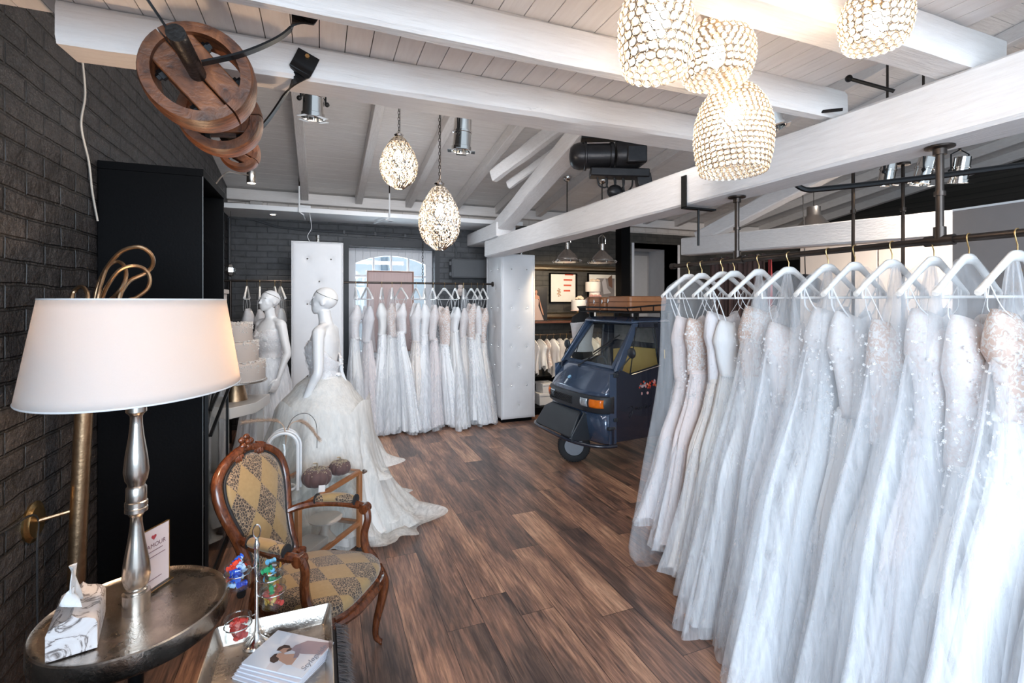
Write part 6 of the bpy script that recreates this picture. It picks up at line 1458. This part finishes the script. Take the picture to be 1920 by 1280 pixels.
K = [(0, .122), (.06, .19), (.2, .31), (.6, .43), (1, .49)]
da = math.atan2(-.30, .95)-R(-108)
bigskirt(m1, 1.06, .02, K, 1, .10, da, .16, 'skirt_i', 'skirt')
bigskirt(m1, 1.055, .012, [(0, .126), (.06, .205), (.2, .335), (.6, .46), (1, .52)], 2, .14, da, .20, 'tulle_i', 'tulle_skirt', 11)
bigskirt(m1, .86, .36, [(0, .335), (.3, .37), (.7, .42), (1, .46)], 3, .26, da, .05, 'tulle_i', 'upper_flounce', 9, nv=16)
bigskirt(m1, .60, .09, [(0, .37), (.3, .42), (.7, .47), (1, .52)], 4, .26, da, .10, 'tulle_i', 'lower_flounce', 10, nv=16)
bigskirt(m1, .34, .01, [(0, .43), (.4, .49), (1, .54)], 6, .22, da, .30, 'tulle_i', 'train_flounce', 9, nv=20)
bw = MB(); blossom(bw, (0, .105, 1.13), .035, 3); blossom(bw, (-.05, .10, 1.10), .028, 4); blossom(bw, (.03, .11, 1.06), .030, 6); build(bw, 'sash_flower', MT['applique'], m1)
build(MB().tube([(.0, .115, 1.18), (-.02, .12, 1.08), (-.03, .15, .98)], .012, 6), 'sash_ribbon', MT['satin_w'], m1)
build(MB().tube(headring(), .0022, 6, True), 'beaded_headband', MT['chrome'], m1)
# farther mannequin
A2 = ((.165, .012, 1.37), (.235, .02, 1.12), (.225, -.06, .90), (.215, -.10, .80))
m2 = mannequin((-.435, 5.02, 0), R(-52), 'farther white mannequin in a slim pleated white gown, facing left beside the gold cake stand', A2, A2)
bodice(1.30, 1.07, m2, 'lace', 1.02)
bigskirt(m2, 1.08, .02, [(0, .120), (.10, .155), (.25, .18), (.6, .235), (1, .29)], 11, .14, 0, 0, 'satin_w', 'skirt', 17)
bigskirt(m2, 1.075, .015, [(0, .124), (.10, .165), (.25, .195), (.6, .26), (1, .32)], 12, .16, 0, 0, 'tulle_d', 'tulle_skirt', 13)
build(MB().tube(headring(), .0028, 6, True), 'beaded_headband', MT['chrome'], m2)
# dark bust form with lace top behind the vehicle
t = thing('dress_form', 'black bust form with white lace top between the vehicle and the shelf', 'dress form', (3.15, 5.35, 0))
fx, fy = 3.0, 5.2
build(MB().lathe([(.10, .85), (.14, .92), (.11, 1.08), (.135, 1.25), (.15, 1.33), (.13, 1.40), (.05, 1.45), (.045, 1.52), (.02, 1.53)], c=(fx, fy, 0), n=28, sy=.72), 'torso', simple('black_jersey', (.012, .012, .014), .8), t)
build(MB().lathe([(.150, .98), (.118, 1.08), (.141, 1.25), (.155, 1.32), (.12, 1.36)], c=(fx, fy, 0), n=36, sy=.76), 'lace_garment', MT['lace'], t, solid=.003)
build(MB().lathe([(.11, 0), (.11, .015), (.015, .03), (.015, .86)], c=(fx, fy, 0), n=20), 'stand', MT['blackmetal'], t)

# ------------------------------------------------------------------ small three wheeled van
AL = (2.39, 4.19, 0)
t = thing('three_wheeler', 'small dark blue three wheeled van with suitcases on its roof rack', 'vehicle', AL, R(5), world=False); van = t
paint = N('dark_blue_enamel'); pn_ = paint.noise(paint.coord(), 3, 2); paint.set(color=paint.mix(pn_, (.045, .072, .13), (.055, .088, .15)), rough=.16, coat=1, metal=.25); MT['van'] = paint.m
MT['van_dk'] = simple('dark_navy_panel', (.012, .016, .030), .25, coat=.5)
trimm = simple('charcoal_plastic', (.022, .027, .034), .42, bump=.1, bs=120)
def plan(z, xf, w, xc, p=3.0, n=29):
    out = []
    for k in range(n):
        s = -1+2*k/(n-1); a = s*PI/2
        y = w*math.copysign(abs(math.sin(a))**.80, math.sin(a)); x = xf+(xc-xf)*(1-max(0, math.cos(a))**.62)
        out.append(Vector((x, y, z)))
    return out
def shell(rows, name, mat, **k):
    g = MB(); n = len(rows[0]); g.add([p for r in rows for p in r], [(j*n+i, j*n+i+1, (j+1)*n+i+1, (j+1)*n+i) for j in range(len(rows)-1) for i in range(n-1)])
    return build(g, name, mat, van, **k)
shell([plan(.28, -.04, .42, .07), plan(.30, -.07, .44, .06), plan(.42, -.10, .455, .05), plan(.585, -.125, .46, .05)], 'lower_front', MT['van'], solid=.012, ang=60)
shell([plan(.575, -.135, .465, .05), plan(.585, -.155, .470, .045), plan(.66, -.158, .472, .045), plan(.715, -.150, .470, .045), plan(.728, -.125, .465, .05)], 'bumper_band', trimm, solid=.01, ang=60)
hood = shell([plan(.725, -.130, .462, .05), plan(.76, -.100, .458, .055), plan(.84, -.025, .445, .085), plan(.93, .065, .425, .125), plan(.965, .105, .410, .150)], 'hood', MT['van'], solid=.012, ang=60)
# grille, lamps
gr = MB()
for k in range(6): z = .615+.013*k; gr.box(-.170, -.150, -.10, .30, z, z+.006)
build_split(gr, 'grille_slat', MT['rubber'], van)
def lamp_block(y0, y1, x0, name, mat, z0=.625, z1=.70):
    g = MB(); rows = []
    for j in range(7):
        z = z0+(z1-z0)*j/6; row = []
        for i in range(9):
            y = y0+(y1-y0)*i/8; ss = abs(y)/.472; a = math.asin(min(1, ss**(1/.80))); x = -.156+(.045+.156)*(1-max(0, math.cos(a))**.62)
            e = min(i, 8-i, 2)/2*.5+min(j, 6-j, 2)/2*.5; row.append(Vector((x-.006-.014*e, y, z)))
        rows.append(row)
    g.add([p for r in rows for p in r], [(j*9+i, j*9+i+1, (j+1)*9+i+1, (j+1)*9+i) for j in range(6) for i in range(8)]); return build(g, name, mat, van, solid=.006)
headm = simple('headlamp_glass', (.55, .62, .68), .12, metal=.6, var=.4, vs=60); amber = simple('amber_lens', (.75, .16, .01), .15, var=.35, vs=30)
for s in (-1, 1):
    lamp_block(s*.225, s*.315, 0, 'headlamp', headm); lamp_block(s*.335, s*.455, 0, 'indicator_lamp', amber)
    build(MB().tube([(-.135, s*.21, .60), (-.135, s*.21, .72)], .012, 6), 'lamp_surround', MT['rubber'], van)
# emblem
build(MB().lathe([(.0, -.004), (.020, -.003), (.020, .003)], c=(-.045, .12, .835), n=20, M=Euler((0, -.75, 0)).to_matrix()), 'blue_badge', simple('pale_blue_badge', (.25, .50, .72), .35), van)
build(MB().bar((-.098, .13, .770), (-.062, .125, .815), .022, .004), 'badge_figure', simple('white_decal', (.6, .66, .7), .4), van)
# front mudguard tray and wheel
mg = MB().loft([[Vector(p) for p in r] for r in ([(-.13, -.20, .565), (-.13, .30, .565), (-.11, .30, .55), (-.11, -.20, .55)], [(-.19, -.24, .52), (-.19, .36, .52), (-.16, .35, .50), (-.16, -.23, .50)], [(-.275, -.25, .36), (-.275, .40, .36), (-.24, .39, .35), (-.24, -.24, .35)], [(-.285, -.24, .335), (-.285, .40, .335), (-.24, .39, .33), (-.24, -.24, .33)])])
build(mg, 'front_mudguard', trimm, van, bevel=.012)
build(MB().prism([(-.13, .565), (-.275, .36), (-.275, .30), (.02, .29), (.02, .40), (-.07, .50)], lambda a, b, c: (a, c, b), -.262, -.245), 'mudguard_side', trimm, van, bevel=.008)
build(MB().tube(smooth_path([(-.14, .47, .34), (-.25, .44, .335), (-.295, .32, .33), (-.30, .10, .325), (-.28, -.15, .31), (-.20, -.34, .295), (-.06, -.46, .285), (.06, -.49, .285)], 8), .016, 10), 'bumper_bar', MT['van_dk'], van)
build_split(MB().tube([(.03, -.475, .285), (.03, -.475, .44)], .012, 8).tube([(-.14, .47, .34), (-.06, .42, .42)], .012, 8), 'bumper_stay', MT['van_dk'], van)
build(MB().box(-.02, .06, -.485, -.44, .425, .455), 'bumper_bracket', trimm, van, bevel=.01)
def wheel(cx, cy, r, steer):
    Mw = Euler((PI/2, 0, steer)).to_matrix(); w = .052
    tyre = build(MB().lathe([(r*.60, -w), (r*.80, -w*1.12), (r*.95, -w*.95), (r, -w*.55), (r, w*.55), (r*.95, w*.95), (r*.80, w*1.12), (r*.60, w), (r*.58, 0), (r*.60, -w)], c=(cx, cy, r), n=48, M=Mw), 'wheel', MT['rubber'], van)
    tr = MB()
    for k in range(36):
        a = 2*PI*k/36
        for s in (-1, 1):
            p = [Vector((math.cos(a+da_)*rr, math.sin(a+da_)*rr, s*zz)) for da_, rr, zz in ((0, r+.002, w*.15), (.05, r+.002, w*.15), (.09, r+.002, w*.62), (.04, r+.002, w*.62), (.10, r*.955, w*.97), (.05, r*.955, w*.97))]
            q = [Vector((cx, cy, r))+Mw @ v for v in p]; tr.add(q, [(0, 1, 2, 3), (3, 2, 4, 5)])
    build(tr, 'tyre_tread', MT['rubber'], tyre, smooth=False, solid=.003)
    build(MB().lathe([(r*.60, -w*.75), (r*.55, -w*.78), (r*.50, -w*.45), (r*.28, -w*.40), (r*.24, -w*.72), (.01, -w*.74), (.01, w*.3), (r*.5, w*.4), (r*.60, w*.7)], c=(cx, cy, r), n=36, M=Mw), 'rim', simple('grey_rim', (.16, .165, .18), .35, .7), tyre)
    bl = MB()
    for k in range(4):
        a = k*PI/2+.4; v = Mw @ Vector((math.cos(a)*r*.36, math.sin(a)*r*.36, w*.46)); u = Mw @ Vector((0, 0, 1)); bl.tube([Vector((cx, cy, r))-v*Vector((1, 1, 1))+Vector((0, 0, 0)), Vector((cx, cy, r))-v-u*.012], .007, 6)
    build_split(bl, 'wheel_nut', MT['chrome'], tyre); return tyre
wheel(-.03, .06, .158, -.55)
build(MB().tube([(-.03, .06, .158), (-.01, .12, .158), (-.02, .14, .30), (.05, .12, .42)], .022, 8), 'front_fork', trimm, van)
wheel(1.72, -.40, .158, 0); wheel(1.72, .40, .158, 0)
# cab sides, doors, pillars, roof
for s in (-1, 1):
    yb, yt = s*.468, s*.385
    def sd(x, z, t_, s=s):   # side plane, slightly inclined above the waist
        k = max(0, (z-.93)/.47); return (x, s*(.468-.075*k)-s*t_, z)
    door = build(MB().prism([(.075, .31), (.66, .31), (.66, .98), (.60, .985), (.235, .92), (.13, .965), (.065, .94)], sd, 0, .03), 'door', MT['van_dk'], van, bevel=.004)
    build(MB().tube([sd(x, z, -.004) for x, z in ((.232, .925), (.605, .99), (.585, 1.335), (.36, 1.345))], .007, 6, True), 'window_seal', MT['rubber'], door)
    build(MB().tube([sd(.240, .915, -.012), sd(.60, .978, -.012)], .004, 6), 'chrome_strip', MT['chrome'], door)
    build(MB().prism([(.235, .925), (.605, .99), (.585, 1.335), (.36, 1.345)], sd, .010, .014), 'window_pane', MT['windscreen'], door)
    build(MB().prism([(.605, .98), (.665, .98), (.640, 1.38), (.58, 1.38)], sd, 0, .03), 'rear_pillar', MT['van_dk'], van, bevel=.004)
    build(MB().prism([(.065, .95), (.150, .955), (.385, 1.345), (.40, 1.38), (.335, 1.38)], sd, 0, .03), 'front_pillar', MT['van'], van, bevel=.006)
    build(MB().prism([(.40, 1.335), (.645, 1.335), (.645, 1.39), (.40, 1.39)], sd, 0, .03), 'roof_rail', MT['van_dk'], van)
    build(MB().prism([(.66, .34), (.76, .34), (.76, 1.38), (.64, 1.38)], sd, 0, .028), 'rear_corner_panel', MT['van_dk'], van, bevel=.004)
    build(MB().box(.04, .09, s*.455, s*.485, .90, .935), 'door_hinge', trimm, van, bevel=.005); build(MB().box(.04, .085, s*.455, s*.482, .50, .53), 'door_hinge', trimm, van, bevel=.005)
    # side mirror
    mr = build(MB().sphere((.20, s*.53, 1.12), (.026, .050, .050), 16, 10), 'side_mirror', trimm, van)
    build(MB().tube([(.10, s*.47, .95), (.15, s*.50, 1.03), (.20, s*.53, 1.10)], .007, 6), 'mirror_arm', trimm, mr)
build(MB().box(-.0, .075, -.47, -.455, .30, .93), 'front_corner', MT['van'], van); build(MB().box(0, .075, .455, .47, .30, .93), 'front_corner', MT['van'], van)
# far door: inner lining in yellow
build(MB().prism([(-.42, .70), (.36, .70), (.36, 1.06), (.05, 1.11), (-.42, 1.12)], lambda a, b, c: (c, a, b), .700, .712), 'yellow_lining', simple('ochre_yellow_card', (.85, .60, .20), .6), van)
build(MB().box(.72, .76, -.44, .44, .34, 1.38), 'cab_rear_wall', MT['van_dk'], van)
build(MB().box(.712, .722, -.40, .36, 1.17, 1.33), 'rear_window', simple('greyish_rear_pane', (.30, .28, .27), .2, var=.3, vs=20), van)
build(MB().box(.02, .74, -.44, .44, .30, .335), 'cab_floor', MT['van_dk'], van)
build(MB().box(.42, .70, -.36, .36, .52, .66), 'seat_cushion', MT['rubber'], van, bevel=.03); build(MB().box(.62, .69, -.36, .36, .66, .80), 'seat_backrest', MT['rubber'], van, bevel=.03)
build(MB().tube([(.30+.02*math.cos(a), .12*math.cos(a)+.05, .93+.10*math.sin(a)) for a in np.linspace(0, 2*PI, 24, endpoint=False)], .009, 6, True), 'steering_handle', MT['rubber'], van)
# windscreen
wsf = [(.112, -.375, .975), (.112, .375, .975), (.405, .330, 1.365), (.405, -.330, 1.365)]
def wsr(k, off=0):
    c = Vector((.258, 0, 1.17)); return [c+(Vector(p)-c)*k+Vector((-off, 0, off*.75)) for p in wsf]
build(MB().loft([wsr(1.10), wsr(1.08, .012), wsr(.96, .012), wsr(.95)], False), 'windscreen_frame', MT['van'], van, smooth=False)
build(MB().loft([wsr(.965, .008), wsr(.945, .012), wsr(.935, .004)], False), 'windscreen_seal', MT['rubber'], van, smooth=False)
q_ = wsr(.95, .004); q2_ = [p+Vector((.004, 0, -.003)) for p in q_]
build(MB().add(q_+q2_, [(0, 1, 2, 3), (7, 6, 5, 4), (0, 4, 5, 1), (1, 5, 6, 2), (2, 6, 7, 3), (3, 7, 4, 0)]), 'windscreen', MT['windscreen'], van, smooth=False)
wp = MB().tube([(.075, .10, .955), (.10, .05, .99), (.26, -.18, 1.20)], .0055, 6); wip = build(wp, 'wiper_arm', MT['rubber'], van)
build(MB().tube([(.175, .02, 1.075), (.31, -.23, 1.265)], .0075, 6), 'wiper_blade', MT['rubber'], wip)
build(MB().lathe([(.016, 0), (.014, .02), (.0, .025)], c=(.065, .105, .935), n=12), 'wiper_pivot', MT['rubber'], wip)
build(MB().loft([[Vector(p) for p in r] for r in ([(.33, -.375, 1.375), (.33, .375, 1.375), (.80, .39, 1.385), (.80, -.39, 1.385)], [(.325, -.385, 1.395), (.325, .385, 1.395), (.81, .40, 1.40), (.81, -.40, 1.40)], [(.37, -.34, 1.428), (.37, .34, 1.428), (.79, .35, 1.432), (.79, -.35, 1.432)])]), 'roof_panel', MT['van'], van, bevel=.008)
# cargo bed
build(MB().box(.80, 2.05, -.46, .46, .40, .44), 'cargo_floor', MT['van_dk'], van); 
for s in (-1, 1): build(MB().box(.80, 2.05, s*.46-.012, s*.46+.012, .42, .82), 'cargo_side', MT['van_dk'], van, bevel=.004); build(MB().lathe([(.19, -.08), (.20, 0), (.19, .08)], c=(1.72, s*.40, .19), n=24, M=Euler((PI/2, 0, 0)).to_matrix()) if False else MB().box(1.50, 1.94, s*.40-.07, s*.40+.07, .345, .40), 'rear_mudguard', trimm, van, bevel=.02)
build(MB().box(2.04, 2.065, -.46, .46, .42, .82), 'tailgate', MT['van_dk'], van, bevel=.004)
build(MB().tube([(.3, 0, .30), (2.0, 0, .36)], .05, 8), 'chassis_tube', trimm, van); build(MB().tube([(1.72, -.36, .158), (1.72, .36, .158)], .025, 8), 'rear_axle', trimm, van)
# roof rack
rk = MB(); zr = 1.475
rackp = build(MB().tube([(.28, -.40, zr+.01), (.28, .38, zr+.01), (.86, .40, zr+.01), (.86, -.42, zr+.01)], .010, 6, True), 'roof_rack', MT['blackmetal'], van)
build(MB().tube([(.24, -.415, zr+.055), (.24, .39, zr+.055), (.88, .41, zr+.085), (.88, -.435, zr+.095)], .009, 6, True), 'rack_rail', MT['blackmetal'], rackp)
up = MB()
for f in np.linspace(0, 1, 5):
    up.tube([(.28+.58*f, -.40-.02*f, zr+.01), (.24+.64*f, -.415-.02*f, zr+.055+.04*f)], .006, 6); up.tube([(.28+.58*f, .38+.02*f, zr+.01), (.24+.64*f, .39+.02*f, zr+.055+.03*f)], .006, 6)
for y in (-.2, 0, .2): up.tube([(.28, y, zr+.01), (.86, y, zr+.01)], .006, 6)
build_split(up, 'rack_bar', MT['blackmetal'], rackp)
for x in (.40, .74):
    for s in (-1, 1): build(MB().box(x-.025, x+.025, s*.36-.012, s*.36+.012, 1.41, zr+.01).tube([(x, s*.375, 1.435), (x, s*.385, 1.435)], .014, 10), 'rack_foot', MT['blackmetal'], rackp)
# door decoration
dec = [(.72, .05, .02), (.03, .02, .05)]
flc = [simple('flower_red', (.60, .05, .02), .5), simple('flower_pink', (.70, .38, .36), .5), simple('flower_grey', (.25, .32, .36), .5), simple('flower_orange', (.65, .17, .04), .5)]
rg = random.Random(31)
for k in range(34):
    u_ = rg.random(); x = .345+.20*u_; z = .805+.012*math.sin(u_*9)+rg.uniform(-.026, .030); r_ = rg.uniform(.008, .016); ci = rg.choice((0, 0, 1, 2, 3))
    m_ = rg.choice((5, 6)); g = MB(); poly = [(x+r_*(1 if j % 2 == 0 else .62)*math.cos(PI*j/m_+k), z+r_*(1 if j % 2 == 0 else .62)*math.sin(PI*j/m_+k)) for j in range(2*m_)]
    g.prism(poly, lambda a, b, c: (a, -.468-c, b), .0002+.0001*(k % 5), .0012+.0001*(k % 5)); build(g, 'painted_flower', flc[ci], van, smooth=False)
for x in (.375, .445): build(MB().prism([(x+(.013 if x > .4 else .008)*math.cos(q), .728+.014*math.sin(q)) for q in np.linspace(0, 2*PI, 16, endpoint=False)], lambda a, b, c: (a, -.468-c, b), .0003, .0012), 'painted_cheek', flc[1], van)
sc_ = smooth_path([(.20, .610), (.235, .625), (.262, .622), (.262, .58), (.250, .535), (.232, .515), (.225, .535), (.250, .575), (.29, .60), (.315, .612), (.295, .598), (.305, .585), (.325, .598), (.328, .585), (.345, .585), (.350, .605), (.353, .585), (.365, .605), (.372, .588), (.384, .606), (.392, .588), (.405, .600), (.412, .612), (.412, .590), (.425, .590), (.440, .608), (.430, .612), (.432, .590), (.455, .592), (.49, .62)], 5) if False else None
pts = [(.20, .600), (.235, .618), (.262, .618), (.262, .58), (.250, .535), (.232, .515), (.225, .535), (.250, .575), (.29, .60), (.312, .610), (.295, .598), (.303, .585), (.322, .600), (.328, .585), (.345, .588), (.350, .606), (.355, .588), (.365, .606), (.372, .588), (.384, .606), (.392, .588), (.405, .600), (.412, .612), (.412, .590), (.425, .590), (.440, .608), (.430, .612), (.432, .590), (.455, .592), (.49, .62)]
build(MB().tube(smooth_path([(a, -.4692, b) for a, b in pts], 4), .0022, 5), 'script_name', simple('black_script', (.004, .004, .005), .3), van)
build(MB().sphere((.414, -.469, .628), (.003, .0015, .003), 6, 4), 'script_dot', simple('black_script_dot', (.004, .004, .005), .3), van)
# suitcases: things of their own on the rack
MODEV = Matrix.Translation(Vector(AL)) @ Matrix.Rotation(R(5), 4, 'Z')
lea = N('tan_leather'); lea.set(color=lea.mix(lea.noise(lea.coord(), 12, 4), (.30, .115, .045), (.44, .19, .08)), rough=.42); lea.bump(lea.noise(lea.coord(), 150, 2), .15, .001); MT['tan'] = lea.m
def suitcase(cx, cy, w, d, h, rz, label, straps):
    p = MODEV @ Vector((cx, cy, zr+.0215)); t = thing('leather_suitcase', label, 'suitcase', p, R(5)+rz, 'suitcases on the roof rack', world=False)
    r = .035
    build(MB().loft([rrect(-w/2+.006, w/2-.006, -d/2+.006, d/2-.006, r, 0), rrect(-w/2, w/2, -d/2, d/2, r, .006), rrect(-w/2, w/2, -d/2, d/2, r, h*.62)]), 'suitcase_base', MT['tan'], t)
    build(MB().loft([rrect(-w/2, w/2, -d/2, d/2, r, h*.625), rrect(-w/2, w/2, -d/2, d/2, r, h-.01), rrect(-w/2+.012, w/2-.012, -d/2+.012, d/2-.012, r, h)]), 'suitcase_lid', MT['tan'], t)
    build(MB().tube(rrect(-w/2-.001, w/2+.001, -d/2-.001, d/2+.001, r, h*.62), .004, 6, True), 'seam_piping', simple('dark_tan_edge', (.16, .06, .025), .5), t)
    if straps: build(MB().tube([(-w/2-.002, -.035, h*.50), (-w/2-.022, -.03, h*.36), (-w/2-.022, .03, h*.36), (-w/2-.002, .035, h*.50)], .006, 6), 'handle', MT['tan'], t)
    for y in ((-d*.40, 0, d*.40) if straps else (d*.42,)): build(MB().box(-w/2-.008, -w/2+.002, y-.010, y+.010, h*.52, h*.82), 'latch', MT['chrome'], t, bevel=.002)
    if straps:
        for y in (-d*.30, d*.30):
            build(MB().box(-w/2-.006, w/2+.004, y-.012, y+.012, h-.002, h+.004).box(-w/2-.008, -w/2-.001, y-.012, y+.012, -.035, h+.003), 'strap', simple('brown_strap', (.20, .075, .03), .5), t)
suitcase(.47, .20, .30, .34, .135, 0, 'tan leather suitcase with two straps, left one on the roof rack', True)
suitcase(.56, -.185, .48, .36, .145, 0, 'larger tan leather suitcase with rounded corner, right one on the roof rack', False)
